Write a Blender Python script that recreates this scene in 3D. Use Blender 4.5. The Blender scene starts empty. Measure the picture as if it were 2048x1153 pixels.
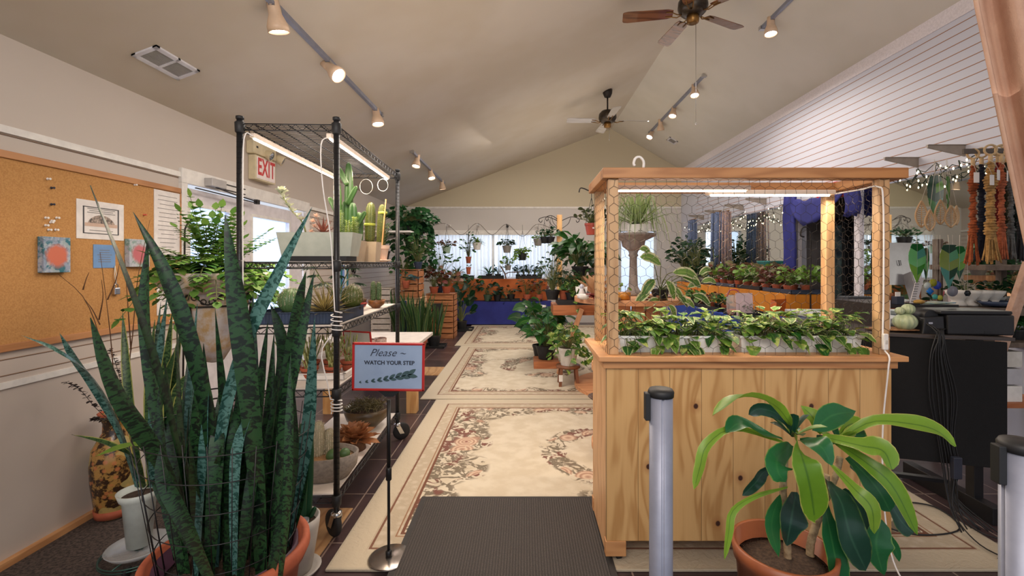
import bpy, math, random
from mathutils import Vector as V, Matrix
R=random.Random(7)
C=bpy.context.scene.collection
F=910.0; CX=1050.0; CY=527.0; H=1.33
XL=-2.8; XR=3.5; YB=10.2; FL=-0.30        # left wall, right wall, back wall, lower floor
pi=math.pi; sin=math.sin; cos=math.cos
def S(px,py,Y): return V(((px-CX)*Y/F, Y, H-(py-CY)*Y/F))
def SL(px,py):  Y=XL*F/(px-CX); return S(px,py,Y)      # point on the left wall
def SR(px,py):  Y=XR*F/(px-CX); return S(px,py,Y)      # point on the right wall
def SZ(px,py,z=0): return S(px,py,(H-z)*F/(py-CY))     # point on a level plane
def lin(c):
    if isinstance(c,(int,float)): c=(c,c,c)
    return tuple((x/255/12.92 if x<=10 else ((x/255+.055)/1.055)**2.4) for x in c[:3])+(1,)
# ---------------------------------------------------------------- node helper
class X:
    def __init__(s,nt,o): s.nt=nt; s.o=o
    def _m(s,op,b=None,c=None):
        n=s.nt.nodes.new('ShaderNodeMath'); n.operation=op
        for i,q in enumerate((s,b,c)):
            if q is None: continue
            if isinstance(q,X): s.nt.links.new(q.o,n.inputs[i])
            else: n.inputs[i].default_value=q
        return X(s.nt,n.outputs[0])
    def __add__(s,b): return s._m('ADD',b)
    def __sub__(s,b): return s._m('SUBTRACT',b)
    def __mul__(s,b): return s._m('MULTIPLY',b)
    def __truediv__(s,b): return s._m('DIVIDE',b)
    def __pow__(s,b): return s._m('POWER',b)
    def lt(s,b): return s._m('LESS_THAN',b)
    def gt(s,b): return s._m('GREATER_THAN',b)
    def abs(s): return s._m('ABSOLUTE')
    def mn(s,b): return s._m('MINIMUM',b)
    def mx(s,b): return s._m('MAXIMUM',b)
    def mod(s,b): return s._m('FLOORED_MODULO',b)
    def fl(s): return s._m('FLOOR')
    def sin(s): return s._m('SINE')
    def sqrt(s): return s._m('SQRT')
    def step(s,a,b):
        n=s.nt.nodes.new('ShaderNodeMapRange'); s.nt.links.new(s.o,n.inputs[0])
        n.inputs[1].default_value=a; n.inputs[2].default_value=b; n.interpolation_type='SMOOTHSTEP' if b>a else 'LINEAR'
        if b<a:
            n.inputs[1].default_value=b; n.inputs[2].default_value=a; n.inputs[3].default_value=1; n.inputs[4].default_value=0
        return X(s.nt,n.outputs[0])
class Mt:
    def __init__(s,name):
        m=bpy.data.materials.new(name); m.use_nodes=True; s.m=m; s.nt=m.node_tree; s.b=s.nt.nodes['Principled BSDF']; s.out=s.nt.nodes['Material Output']
    def n(s,t): return s.nt.nodes.new(t)
    def obj(s):
        c=s.n('ShaderNodeTexCoord'); x=s.n('ShaderNodeSeparateXYZ'); s.nt.links.new(c.outputs['Object'],x.inputs[0])
        return [X(s.nt,x.outputs[i]) for i in range(3)], X(s.nt,c.outputs['Object'])
    def uv(s):
        c=s.n('ShaderNodeTexCoord'); x=s.n('ShaderNodeSeparateXYZ'); s.nt.links.new(c.outputs['UV'],x.inputs[0])
        return X(s.nt,x.outputs[0]),X(s.nt,x.outputs[1])
    def vec(s,a,b,c):
        n=s.n('ShaderNodeCombineXYZ')
        for i,q in enumerate((a,b,c)):
            if isinstance(q,X): s.nt.links.new(q.o,n.inputs[i])
            else: n.inputs[i].default_value=q
        return X(s.nt,n.outputs[0])
    def noise(s,vec,scale,det=3,rough=.5,dist=0):
        n=s.n('ShaderNodeTexNoise'); n.inputs['Scale'].default_value=scale; n.inputs['Detail'].default_value=det
        n.inputs['Roughness'].default_value=rough; n.inputs['Distortion'].default_value=dist
        if vec is not None: s.nt.links.new(vec.o,n.inputs['Vector'])
        return X(s.nt,n.outputs['Fac'])
    def vor(s,vec,scale,out='Distance',feature='F1'):
        n=s.n('ShaderNodeTexVoronoi'); n.feature=feature; n.inputs['Scale'].default_value=scale
        if vec is not None: s.nt.links.new(vec.o,n.inputs['Vector'])
        return X(s.nt,n.outputs[out])
    def mix(s,f,a,b,mode='MIX'):
        n=s.n('ShaderNodeMix'); n.data_type='RGBA'; n.blend_type=mode
        if isinstance(f,X): s.nt.links.new(f.o,n.inputs[0])
        else: n.inputs[0].default_value=f
        for i,q in ((6,a),(7,b)):
            if isinstance(q,X): s.nt.links.new(q.o,n.inputs[i])
            else: n.inputs[i].default_value=lin(q)
        return X(s.nt,n.outputs[2])
    def col(s,x): s.nt.links.new(x.o,s.b.inputs['Base Color'])
    def rgh(s,x): s.nt.links.new(x.o,s.b.inputs['Roughness'])
    def bump(s,x,st=.3,d=.01):
        n=s.n('ShaderNodeBump'); n.inputs['Strength'].default_value=st; n.inputs['Distance'].default_value=d
        s.nt.links.new(x.o,n.inputs['Height']); s.nt.links.new(n.outputs[0],s.b.inputs['Normal'])
    def set(s,**k):
        for a,v in k.items(): s.b.inputs[a.replace('_',' ')].default_value=v
_mc={}
def mat(c1,c2=None,rough=.6,metal=0,sc=12,bump=0,bsc=60,spec=.5,name='paint'):
    key=(c1,c2,rough,metal,sc,bump,bsc,spec)
    if key in _mc: return _mc[key]
    m=Mt(name)
    if c2 is None:
        k=lin(c1); m.b.inputs['Base Color'].default_value=k
        q=c1 if not isinstance(c1,(int,float)) else (c1,)*3
        c2=tuple(min(255,int(x*1.07)+1) for x in q)
    _,o=m.obj(); n=m.noise(o,sc,4,.6); m.col(m.mix(n.step(.3,.7),c1,c2))
    m.set(Roughness=rough,Metallic=metal); m.b.inputs['Specular IOR Level'].default_value=spec
    if bump: m.bump(m.noise(o,bsc,3),bump)
    _mc[key]=m.m; return m.m
def emat(c,st,name='glow'):
    m=Mt(name); m.b.inputs['Emission Color'].default_value=lin(c); m.b.inputs['Emission Strength'].default_value=st
    m.b.inputs['Base Color'].default_value=lin(c); return m.m
def leafmat(c1,c2,rib=None,edge=None,ew=.12,band=None,spots=None,rough=.4,trans=.3,name='leaf',bsc=1.0):
    m=Mt(name); g=m.n('ShaderNodeNewGeometry'); ri=X(m.nt,g.outputs['Random Per Island'])
    u,v=m.uv(); _,o=m.obj()
    c=m.mix(ri,c1,c2); au=(u-.5).abs()*2
    nz=m.noise(o,40,3)
    if band:
        w=m.noise(m.vec(u*1.6+ri*9.0,v*52.0*bsc,ri*20.0),1.25,3,.55,.9); c=m.mix(w.step(.47,.56),c,band)
    if spots: c=m.mix(m.noise(o,spots[1],3).step(.52,.62),c,spots[0])
    if edge: c=m.mix((au+nz*.3-.15).step(1-ew-.06,1-ew+.06),c,edge)
    if rib: c=m.mix(au.step(.12,.02)*.7,c,rib)
    c=m.mix(nz*.25,c,tuple(int(x*.55) for x in c1))
    m.col(c); m.set(Roughness=rough); m.b.inputs['Specular IOR Level'].default_value=.45
    if trans:
        t=m.n('ShaderNodeBsdfTranslucent'); m.nt.links.new(c.o,t.inputs[0]); x=m.n('ShaderNodeMixShader'); x.inputs[0].default_value=trans
        m.nt.links.new(m.b.outputs[0],x.inputs[1]); m.nt.links.new(t.outputs[0],x.inputs[2]); m.nt.links.new(x.outputs[0],m.out.inputs[0])
    return m.m
def woodmat(c1,c2,axis=2,scale=1.0,rough=.55,name='wood',knots=None,planks=None,ax2=0):
    m=Mt(name); p,o=m.obj(); l=p[axis]; a=p[ax2]; b=p[({0,1,2}-{axis,ax2}).pop()]
    a0=a
    if planks:                                   # plank width along ax2
        idx=(a/planks).fl(); off=idx*3.7
    else: off=None
    if knots:
        w=None
        for (ka,kl) in knots:
            d=((a-ka)**2.0*1.0+((l-kl)*.45)**2.0).sqrt()
            e=d.step(.13,.0)*.07; w=e if w is None else w+e
        aw=a+w
    else: aw=a
    vv=m.vec(aw*7.0*scale,b*7.0*scale if not planks else off,l*1.0*scale)
    n=m.noise(vv,1.3,2,.5)
    ring=((n*34.0).sin()*.5+.5)
    fine=m.noise(m.vec(a*220*scale,b*220*scale,l*6*scale),1,2)
    f=(ring**2.0)*.75+fine*.3
    c=m.mix(f,c1,c2)
    if planks:
        fr=(a/planks).mod(1.0); gap=(fr-.5).abs().step(.485,.497)
        tone=m.noise(m.vec(off,0,0),3.3,0); c=m.mix(tone*.35,c,c2)
        c=m.mix(gap*.7,c,tuple(int(x*.5) for x in c2))
    if knots:
        for (ka,kl) in knots:
            d=((a-ka)**2.0+((l-kl)*.85)**2.0).sqrt()
            c=m.mix(d.step(.034,.01)*.5,c,(160,100,54)); c=m.mix(d.step(.012,.008),c,(66,34,22))
    m.col(c); m.set(Roughness=rough); m.bump(f,.12,.004)
    return m.m
# ---------------------------------------------------------------- mesh builder
PROF={'lance':lambda t: sin(pi*t**.8)**.9, 'oval':lambda t: sin(pi*min(1,t*1.0))**.6,
 'heart':lambda t:(1 if t>.22 else (t/.22)**.35)*(1-((max(0,t-.22))/.78)**1.7)**.9 if t<1 else 0,
 'strap':lambda t:(.55+.45*min(1,t*3))*(1 if t<.65 else max(0,1-((t-.65)/.35)**1.8)),
 'snake':lambda t:(.5+.5*sin(min(1,t*1.7)*pi/2))*(1 if t<.6 else max(0,1-((t-.6)/.4)**1.6)),
 'thin':lambda t: max(0,1-t)**.6, 'agave':lambda t:(.6+.4*sin(pi*min(1,t*1.6)))*(max(0,1-t**3))**.8*(1-t*.35),
 'drac':lambda t:(.28+.72*min(1,t*2.2)**1.1)*(1 if t<.72 else max(0,1-((t-.72)/.28)**2)**.7)}
def unit(v): return v.normalized() if v.length>1e-9 else V((0,0,1))
def spline(pts,n):
    pts=[V(p) for p in pts]
    if len(pts)==2: return [pts[0].lerp(pts[1],i/n) for i in range(n+1)]
    q=[pts[0]*2-pts[1]]+pts+[pts[-1]*2-pts[-2]]; out=[]; k=len(pts)-1
    for i in range(n+1):
        s=i/n*k; j=min(int(s),k-1); t=s-j; a,b,c,d=q[j:j+4]
        out.append(.5*((2*b)+(c-a)*t+(2*a-5*b+4*c-d)*t*t+(3*b-a-3*c+d)*t**3))
    return out
class M:
    def __init__(s,off=(0,0,0)): s.v=[]; s.f=[]; s.uv={}; s.sm=[]; s.off=V(off)
    def av(s,p): s.v.append(V(p)-s.off); return len(s.v)-1
    def fc(s,idx,sm=False,uv=None):
        if uv: s.uv[len(s.f)]=uv
        s.f.append(tuple(idx)); s.sm.append(sm)
    def box(s,x0,x1,y0,y1,z0,z1):
        return s.hexa([(x,y,z) for z in (z0,z1) for y in (y0,y1) for x in (x0,x1)])
    def hexa(s,p):                      # x fastest, then y, then z
        i=[s.av(q) for q in p]
        for f in ((0,2,3,1),(4,5,7,6),(0,1,5,4),(2,6,7,3),(0,4,6,2),(1,3,7,5)): s.fc([i[k] for k in f])
        return s
    def bar(s,a,b,w,h,up=(0,0,1)):      # rectangular bar from a to b
        a=V(a);b=V(b);t=unit(b-a);u=V(up)
        if abs(t.dot(u))>.98: u=V((0,1,0))
        sd=unit(t.cross(u)); n=sd.cross(t)
        s.hexa([q+sd*(w/2*i)+n*(h/2*j) for q in (a,b) for j in (-1,1) for i in (-1,1)]); return s
    def tube(s,pts,r,n=6,cap=True,sm=True,closed=False):
        pts=[V(p) for p in pts]; k=len(pts)
        rr=r if isinstance(r,(list,tuple)) else [r]*k
        rings=[]; u=None
        for i,p in enumerate(pts):
            if closed: t=unit(pts[(i+1)%k]-pts[i-1])
            else: t=unit(pts[min(i+1,k-1)]-pts[max(i-1,0)])
            if u is None:
                u=V((0,0,1)) if abs(t.z)<.9 else V((1,0,0))
            sd=t.cross(u)
            if sd.length<1e-5: u=V((1,0,.3)); sd=t.cross(u)
            sd.normalize(); u=sd.cross(t).normalized()
            rings.append([s.av(p+(sd*cos(2*pi*j/n)+u*sin(2*pi*j/n))*rr[i]) for j in range(n)])
        for i in range(k if closed else k-1):
            A=rings[i];B=rings[(i+1)%k]
            for j in range(n): s.fc((A[j],B[j],B[(j+1)%n],A[(j+1)%n]),sm)
        if cap and not closed: s.fc(rings[0]); s.fc(rings[-1][::-1])
        return s
    def cyl(s,a,b,r,r2=None,n=16): return s.tube([a,b],[r,r if r2 is None else r2],n)
    def ring(s,c,r,tr,n=24,m=6,ax=(0,0,1),ry=None):
        ax=unit(V(ax)); a=unit(ax.cross(V((1,0,0)) if abs(ax.x)<.9 else V((0,1,0)))); b=ax.cross(a); ry=ry or r
        return s.tube([V(c)+a*(r*cos(2*pi*i/n))+b*(ry*sin(2*pi*i/n)) for i in range(n)],tr,m,closed=True)
    def lathe(s,prof,c=(0,0,0),n=24,sm=True,ax=None,mod=None,sx=1,sy=1,cap=True):
        c=V(c); rings=[]
        rot=V((0,0,1)).rotation_difference(unit(V(ax))).to_matrix() if ax is not None else None
        for (r,z) in prof:
            rg=[]
            for j in range(n):
                a=2*pi*j/n; q=r*(mod(a,z) if mod else 1); p=V((q*cos(a)*sx,q*sin(a)*sy,z))
                if rot: p=rot@p
                rg.append(s.av(c+p))
            rings.append(rg)
        for A,B in zip(rings,rings[1:]):
            for j in range(n): s.fc((A[j],A[(j+1)%n],B[(j+1)%n],B[j]),sm)
        if cap:
            s.fc(rings[0][::-1],False); s.fc(rings[-1],False)
        return s
    def ell(s,c,rx,ry=None,rz=None,nu=12,nv=8,mod=None,rot=0,ax=None):
        ry=ry or rx; rz=rz or rx
        pr=[(sin(pi*(i+.02)/(nv+.04)),-cos(pi*(i+.02)/(nv+.04))) for i in range(nv+1)]
        c=V(c); k=len(s.v)
        R_=V((0,0,1)).rotation_difference(unit(V(ax))).to_matrix() if ax is not None else Matrix.Rotation(rot,3,'Z')
        for (r,z) in pr:
            for j in range(nu):
                a=2*pi*j/nu; q=r*(mod(a,z) if mod else 1)
                s.av(c+R_@V((rx*q*cos(a),ry*q*sin(a),rz*z)))
        for i in range(nv):
            for j in range(nu):
                j2=(j+1)%nu; s.fc((k+i*nu+j,k+i*nu+j2,k+(i+1)*nu+j2,k+(i+1)*nu+j),True)
        s.fc([k+j for j in range(nu)][::-1],True); s.fc([k+nv*nu+j for j in range(nu)],True)
        return s
    def blade(s,pts,w,prof='lance',fold=.15,n=7,up=(0,0,1),wave=0,twist=0,ph=None,minw=0.02):
        c=spline(pts,n); pf=PROF[prof]; up=V(up); ph=R.random()*6 if ph is None else ph
        L=[];Ce=[];Ri=[]; prev=None
        for i,p in enumerate(c):
            t=i/n; tg=unit(c[min(i+1,n)]-c[max(i-1,0)])
            sd=tg.cross(up)
            if sd.length<.15: sd=prev if prev is not None else tg.cross(V((0.3,1,0)))
            sd=unit(sd)
            if prev is not None and sd.dot(prev)<0: sd=-sd
            prev=sd; 
            if twist: sd=Matrix.Rotation(twist*t,3,tg)@sd
            nr=sd.cross(tg)
            ww=w*max(minw,pf(t))/2
            wv=wave*w*sin(ph+t*14)
            L.append(s.av(p-sd*ww+nr*(fold*ww*2+wv))); Ce.append(s.av(p)); Ri.append(s.av(p+sd*ww+nr*(fold*ww*2-wv)))
        for i in range(n):
            a,b=i/n,(i+1)/n
            s.fc((L[i],Ce[i],Ce[i+1],L[i+1]),True,((0,a),(.5,a),(.5,b),(0,b)))
            s.fc((Ce[i],Ri[i],Ri[i+1],Ce[i+1]),True,((.5,a),(1,a),(1,b),(.5,b)))
        return s
    def leaf(s,base,az,el,L,w,prof='lance',droop=.35,fold=.15,n=5,wave=0,twist=0,jit=0):
        d=V((cos(az)*cos(el),sin(az)*cos(el),sin(el))); b=V(base)
        up=V((0,0,1)) if abs(d.z)<.95 else V((cos(az),sin(az),0))*-1
        if jit: up=up+V((R.gauss(0,jit),R.gauss(0,jit)-jit*.5,0))
        s.blade([b,b+d*L*.5-V((0,0,droop*L*.12)),b+d*L*.95-V((0,0,droop*L*.6))],w,prof,fold,n,up,wave,twist); return s
    def spines(s,c,n,l,r=.0008,ax=None):
        for _ in range(n):
            d=unit(V((R.gauss(0,1),R.gauss(0,1),R.gauss(0,1))))
            if ax is not None: d=unit(d+V(ax)*1.4)
            a=V(c); sd=unit(d.cross(V((0,.3,1))))*r
            i=[s.av(a-sd),s.av(a+sd),s.av(a+d*l)]; s.fc(i)
        return s
    def poly(s,pts,d=(0,0,0),sm=False):              # prism of a flat polygon
        a=[s.av(p) for p in pts]; d=V(d)
        if d.length==0: s.fc(a); return s
        b=[s.av(V(p)+d) for p in pts]; s.fc(a[::-1]); s.fc(b); k=len(a)
        for j in range(k): s.fc((a[j],a[(j+1)%k],b[(j+1)%k],b[j]),sm)
        return s
    def build(s,name,m,parent=None,bev=0,loc=None):
        me=bpy.data.meshes.new(name); 
        me.from_pydata([tuple(q) for q in s.v],[],s.f)
        me.polygons.foreach_set('use_smooth',s.sm)
        if s.uv:
            l=me.uv_layers.new(name='UVMap'); d=l.data
            for fi,uv in s.uv.items():
                st=me.polygons[fi].loop_start
                for k,q in enumerate(uv): d[st+k].uv=q
        me.materials.append(m); me.update()
        o=bpy.data.objects.new(name,me); C.objects.link(o)
        if parent is not None: o.parent=parent
        if loc is not None: o.location=loc
        if bev:
            b=o.modifiers.new('bevel','BEVEL'); b.width=bev; b.segments=2; b.limit_method='ANGLE'; b.angle_limit=.7
        return o
def tag(o,label,cat,group=None):
    o['label']=label; o['category']=cat
    if group: o['group']=group
    return o
def thing(name,label,cat,loc,rz=0,group=None):
    o=bpy.data.objects.new(name,None); C.objects.link(o); o.empty_display_size=.05
    o.location=loc; o.rotation_euler=(0,0,rz); return tag(o,label,cat,group)
def struct(o,kind='structure'): o['kind']=kind; return o
def copy_tree(o,loc=None,rz=None,sc=None,label=None,group=None,parent=None):
    c=o.copy(); C.objects.link(c)
    if parent is not None: c.parent=parent
    if loc is not None: c.location=loc
    if rz is not None: c.rotation_euler=(0,0,rz)
    if sc is not None: c.scale=(sc,)*3 if not isinstance(sc,tuple) else sc
    if label: c['label']=label
    if group: c['group']=group
    for ch in list(o.children): copy_tree(ch,parent=c)
    return c
def text(parent,name,body,size,loc,rot,m,shear=0,ext=.0004,align='CENTER',wid=1.0,bold=0,sp=1.0):
    cu=bpy.data.curves.new(name,'FONT'); cu.body=body; cu.size=size; cu.shear=shear; cu.extrude=ext; cu.align_x=align; cu.align_y='CENTER'; cu.offset=bold; cu.space_character=sp
    cu.resolution_u=3
    o=bpy.data.objects.new(name,cu); C.objects.link(o); dg=bpy.context.evaluated_depsgraph_get()
    me=bpy.data.meshes.new_from_object(o.evaluated_get(dg)); bpy.data.objects.remove(o)
    me.materials.clear(); me.materials.append(m)
    q=bpy.data.objects.new(name,me); C.objects.link(q); q.parent=parent; q.location=loc; q.rotation_euler=rot; q.scale=(wid,1,1); return q
def adopt(o,parent):
    for k in ('label','category','group'):
        if k in o: del o[k]
    o.parent=parent; o.matrix_parent_inverse=(Matrix.Translation(parent.location)@Matrix.Rotation(parent.rotation_euler.z,4,'Z')).inverted(); return o
# ---------------------------------------------------------------- shared materials
WHT=mat((222,218,212),rough=.5,name='white_paint'); CER=mat((214,210,202),(196,190,180),rough=.35,name='ceramic')
BLK=mat((22,22,24),rough=.4,name='black_enamel'); BLKP=mat((30,31,33),(24,25,27),rough=.55,name='black_plastic')
CHR=mat((190,190,192),rough=.2,metal=1,name='chrome'); ALU=mat((150,154,170),(138,142,158),rough=.45,metal=.35,name='aluminium')
TER=mat((186,98,66),(160,80,54),rough=.75,bump=.1,name='terracotta'); SOIL=mat((48,34,26),(80,62,48),rough=.95,sc=90,bump=.8,bsc=140,name='potting_soil')
RUB=mat((26,25,26),rough=.7,name='rubber'); ROPE=mat((222,216,204),(200,190,172),rough=.9,name='rope')
WIRE=mat((60,56,52),rough=.5,metal=.6,name='wire'); BRASS=mat((150,112,62),(110,80,42),rough=.35,metal=.8,name='aged_brass')
IRON=mat((34,30,28),(52,44,40),rough=.5,metal=.4,name='wrought_iron')
GRN=leafmat((26,72,34),(62,112,48),rib=(110,150,80),name='green_leaf')
GRND=leafmat((14,48,30),(38,80,44),rib=(70,110,70),name='dark_leaf')
GRNL=leafmat((92,140,52),(150,182,80),rib=(170,200,110),name='light_leaf')
VAR=leafmat((52,104,42),(120,160,62),edge=(206,212,150),ew=.25,rib=(190,205,130),name='variegated_leaf')
POT=leafmat((34,92,36),(120,160,60),spots=((186,200,110),30),rib=(120,160,80),name='pothos_leaf')
SNK=leafmat((28,60,32),(40,78,42),band=(10,26,18),name='snake_leaf',rough=.38,trans=.08)
SNKY=leafmat((60,94,52),(90,120,70),band=(34,66,40),edge=(176,178,96),ew=.2,name='edged_snake_leaf',trans=.1)
SNKB=leafmat((70,112,108),(96,140,130),band=(34,74,66),name='silver_snake_leaf',rough=.35,trans=.08)
RED=leafmat((110,48,44),(70,76,46),rib=(180,110,100),name='reddish_leaf')
PINK=leafmat((150,96,84),(110,116,66),rib=(200,150,130),name='pink_leaf')
STEM=mat((96,110,60),(120,120,70),rough=.7,name='green_stem'); TWIG=mat((120,84,56),(90,62,42),rough=.85,name='twig')
PINE=woodmat((214,170,112),(186,136,82),2,name='pine'); PINEX=woodmat((204,150,98),(178,122,76),0,ax2=2,name='pine_board'); PINEY=woodmat((206,154,104),(180,126,80),1,ax2=0,name='pine_rail')
OLDW=woodmat((150,118,90),(110,84,62),2,name='weathered_wood'); ORW=woodmat((196,124,76),(164,94,54),0,ax2=2,name='orange_wood')
# ================================================================ SETTING
def SM(name,M_,m,bev=0): return struct(M_.build(name,m,None,bev))
tilem=Mt('dark_floor_tile'); p,o=tilem.obj()
g=((p[0]/.46).mod(1.0)-.5).abs().mx(((p[1]/.46+.3).mod(1.0)-.5).abs()); nn=tilem.noise(o,3,5,.6); ix=tilem.noise(tilem.vec((p[0]/.46).fl(),(p[1]/.46+.3).fl(),0),1.7,0)
c=tilem.mix(nn.step(.3,.7),(50,38,40),(84,62,58)); c=tilem.mix(ix*.6,c,(60,52,60)); c=tilem.mix(g.step(.489,.494),c,(140,122,112)); tilem.col(c); tilem.set(Roughness=.3); tilem.bump(nn,.1,.003)
SM('floor',M().box(-1.48,XR+1.6,-1.5,YB+.1,-.12,0).box(XL-.1,-1.48,3.62,YB+.1,-.12,0),tilem.m)
cm=Mt('dark_carpet'); p,o=cm.obj(); cm.col(cm.mix(cm.noise(o,60,4,.7).step(.35,.65),(44,36,34),(92,78,70))); cm.set(Roughness=.95); cm.bump(cm.noise(o,220,2),.6,.01)
SM('floor_lower',M().box(XL-.1,-1.48,-1.5,3.62,FL-.1,FL),cm.m)
LW=woodmat((196,156,112),(160,118,80),1,ax2=0,name='light_floor_board',rough=.35)
SM('trim_1',M().box(-1.52,-.93,-1.5,2.46,.001,.006).box(-1.52,-1.48,-1.5,3.66,FL,.005),LW)
SM('trim_2',M().box(-2.6,-1.02,5.38,5.80,.001,.008),LW)
SM('baseboard_left',M().box(XL,XL+.035,-1.5,3.6,FL,FL+.035),PINEY)
# walls
wl=Mt('left_wall_paint'); p,o=wl.obj()
gr=((p[2]-.028)/.0865).mod(1.0); gm=gr.lt(.085)*p[2].gt(.69)*p[2].lt(2.04); gm2=gr.lt(.035)*p[2].gt(.69)*p[2].lt(2.04)
c=wl.mix(wl.noise(o,1.6,3),(200,188,178),(192,180,168)); c=wl.mix(gm,c,(150,120,96)); c=wl.mix(gm2,c,(70,52,42)); wl.col(c); wl.set(Roughness=.55)
W=M(); y0,y1=3.70,5.84
W.box(XL-.12,XL,-1.5,y0,FL-.1,2.56).box(XL-.12,XL,y1,YB,-.1,2.56).box(XL-.12,XL,y0,y1,2.02,2.56).box(XL-.12,XL,y0,y1,-.1,.0)
SM('wall_left',W,wl.m)
SM('trim_3',M().box(XL,XL+.018,-1.5,3.677,2.03,2.07).box(XL,XL+.012,-1.5,3.677,.655,.69).box(XL,XL+.018,5.857,YB,2.03,2.07),WHT)
SM('trim_4',M().box(XL-.005,XL+.03,3.677,5.857,1.985,2.106).box(XL-.005,XL+.03,3.677,3.74,-.0,1.985).box(XL-.005,XL+.03,5.76,5.857,0,1.985),WHT,.004)
# doors
skym=Mt('frosted_glass'); t=skym.n('ShaderNodeBsdfTranslucent'); t.inputs[0].default_value=lin((225,235,250)); x=skym.n('ShaderNodeMixShader'); x.inputs[0].default_value=.6; tr=skym.n('ShaderNodeBsdfTransparent'); tr.inputs[0].default_value=lin((235,242,252))
skym.nt.links.new(t.outputs[0],x.inputs[1]); skym.nt.links.new(tr.outputs[0],x.inputs[2]); y=skym.n('ShaderNodeMixShader'); y.inputs[0].default_value=.12
skym.nt.links.new(x.outputs[0],y.inputs[1]); skym.nt.links.new(skym.b.outputs[0],y.inputs[2]); skym.nt.links.new(y.outputs[0],skym.out.inputs[0]); skym.set(Roughness=.1)
def door(name,a,b,g0,g1,hy):
    x0,x1=XL-.07,XL-.02; f=M()
    f.box(x0,x1,a,g0,.01,1.96).box(x0,x1,g1,b,.01,1.96).box(x0,x1,g0,g1,1.81,1.96).box(x0,x1,g0,g1,.01,.70)
    d=struct(f.build(name,mat((212,206,208),rough=.4,name='door_paint')))
    fr=M(); 
    for q in (.01,):
        fr.box(x1,x1+.012,g0-.03,g1+.03,1.81,1.84).box(x1,x1+.012,g0-.03,g1+.03,.67,.70).box(x1,x1+.012,g0-.03,g0,.70,1.81).box(x1,x1+.012,g1,g1+.03,.70,1.81)
    struct(fr.build('glazing_bead',WHT,d)); M().box(x0+.015,x0+.023,g0,g1,.70,1.81).build('pane',skym.m,d)
    M().box(x1,x1+.05,hy-.02,hy+.02,.95,1.0).box(x1+.035,x1+.05,a+.08,b-.08,.96,.99).build('push_bar',ALU,d)
door('door_1',3.745,4.49,3.82,4.33,4.35); door('door_2',4.50,5.76,4.70,5.42,4.62)
# back wall
wb=Mt('back_wall_paint'); p,o=wb.obj(); c=wb.mix(wb.noise(o,2,2),(214,208,202),(206,200,194)); wb.col(wb.mix(p[2].gt(2.58),c,(204,192,164))); wb.set(Roughness=.6)
W=M(); Y0,Y1=YB,YB+.15; A=(-2.13,.69,.99,2.0); B=(2.13,2.94,.25,2.08)
W.box(XL-.12,A[0],Y0,Y1,-.1,2.56).box(A[0],A[1],Y0,Y1,-.1,A[2]).box(A[0],A[1],Y0,Y1,A[3],2.56).box(A[1],B[0],Y0,Y1,-.1,2.56).box(B[0],B[1],Y0,Y1,-.1,B[2]).box(B[0],B[1],Y0,Y1,B[3],2.56).box(B[1],XR+.1,Y0,Y1,-.1,2.56)
W.poly([(XL-.02,Y0,2.56),(XR+.1,Y0,2.56),(XR+.1,Y0,3.37),(1.93,Y0,4.345)],(0,.15,0))
SM('wall_back',W,wb.m)
SM('trim_5',M().box(XL,XR,YB-.018,YB,2.555,2.60).box(A[0]-.05,A[1]+.05,YB-.02,YB,A[3],A[3]+.07).box(A[0]-.06,A[1]+.06,YB-.06,YB,A[2]-.03,A[2]),WHT,.003)
# windows
def window(name,r,mull):
    x0,x1,z0,z1=r; f=M(); y=YB+.05; t=.04
    for (a,b,c_,d) in ((x0,x0+t,z0,z1),(x1-t,x1,z0,z1),(x0,x1,z0,z0+t),(x0,x1,z1-t,z1))+tuple((q-.03,q+.03,z0,z1) for q in mull): f.box(a,b,y,y+.05,c_,d)
    w=struct(f.build(name,WHT)); M().box(x0,x1,y+.02,y+.026,z0,z1).build('pane',skym.m,w); return w
window('window_1',A,(-.72,)); window('window_2',B,())
bm_=Mt('blind_vane'); t=bm_.n('ShaderNodeBsdfTranslucent'); t.inputs[0].default_value=lin((246,246,244)); x=bm_.n('ShaderNodeMixShader'); x.inputs[0].default_value=.45
bm_.b.inputs['Base Color'].default_value=lin((238,238,236)); bm_.nt.links.new(bm_.b.outputs[0],x.inputs[1]); bm_.nt.links.new(t.outputs[0],x.inputs[2]); bm_.nt.links.new(x.outputs[0],bm_.out.inputs[0])
def blinds(label,r,gap):
    x0,x1,z0,z1=r; t=thing('vertical_blinds',label,'blinds',((x0+x1)/2,YB-.07,z1),0)
    off=V(((x0+x1)/2,YB-.07,z1)); v=M(off); n=int((x1-x0)/.079)
    for i in range(n):
        x_=x0+.04+i*.079
        if gap[0]<x_<gap[1]: continue
        a=(.45 if i%2 else .95)+R.uniform(-.15,.15); d=V((cos(a),sin(a),0))*.043; q=[]
        for s in (-1,-.33,.33,1): q.append(V((x_,YB-.07,0))+d*s+V((-sin(a),cos(a),0))*(.006*(1-s*s)))
        for k in range(3):
            f=[v.av((q[k].x,q[k].y,z0+.01)),v.av((q[k+1].x,q[k+1].y,z0+.01)),v.av((q[k+1].x,q[k+1].y,z1-.03)),v.av((q[k].x,q[k].y,z1-.03))]; v.fc(f,True)
    v.build('vane',bm_.m,t); M(off).box(x0,x1,YB-.1,YB-.02,z1-.04,z1).build('headrail',WHT,t)
blinds('white vertical blinds over the wide back window behind the hanging baskets',(A[0]+.02,A[1]-.02,A[2]+.01,A[3]),(-.78,-.62))
hb=thing('horizontal_blinds','white horizontal blinds over the narrow window behind the pedestal fountain','blinds',(2.53,YB-.05,2.06)); v=M((2.53,YB-.05,2.06))
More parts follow.
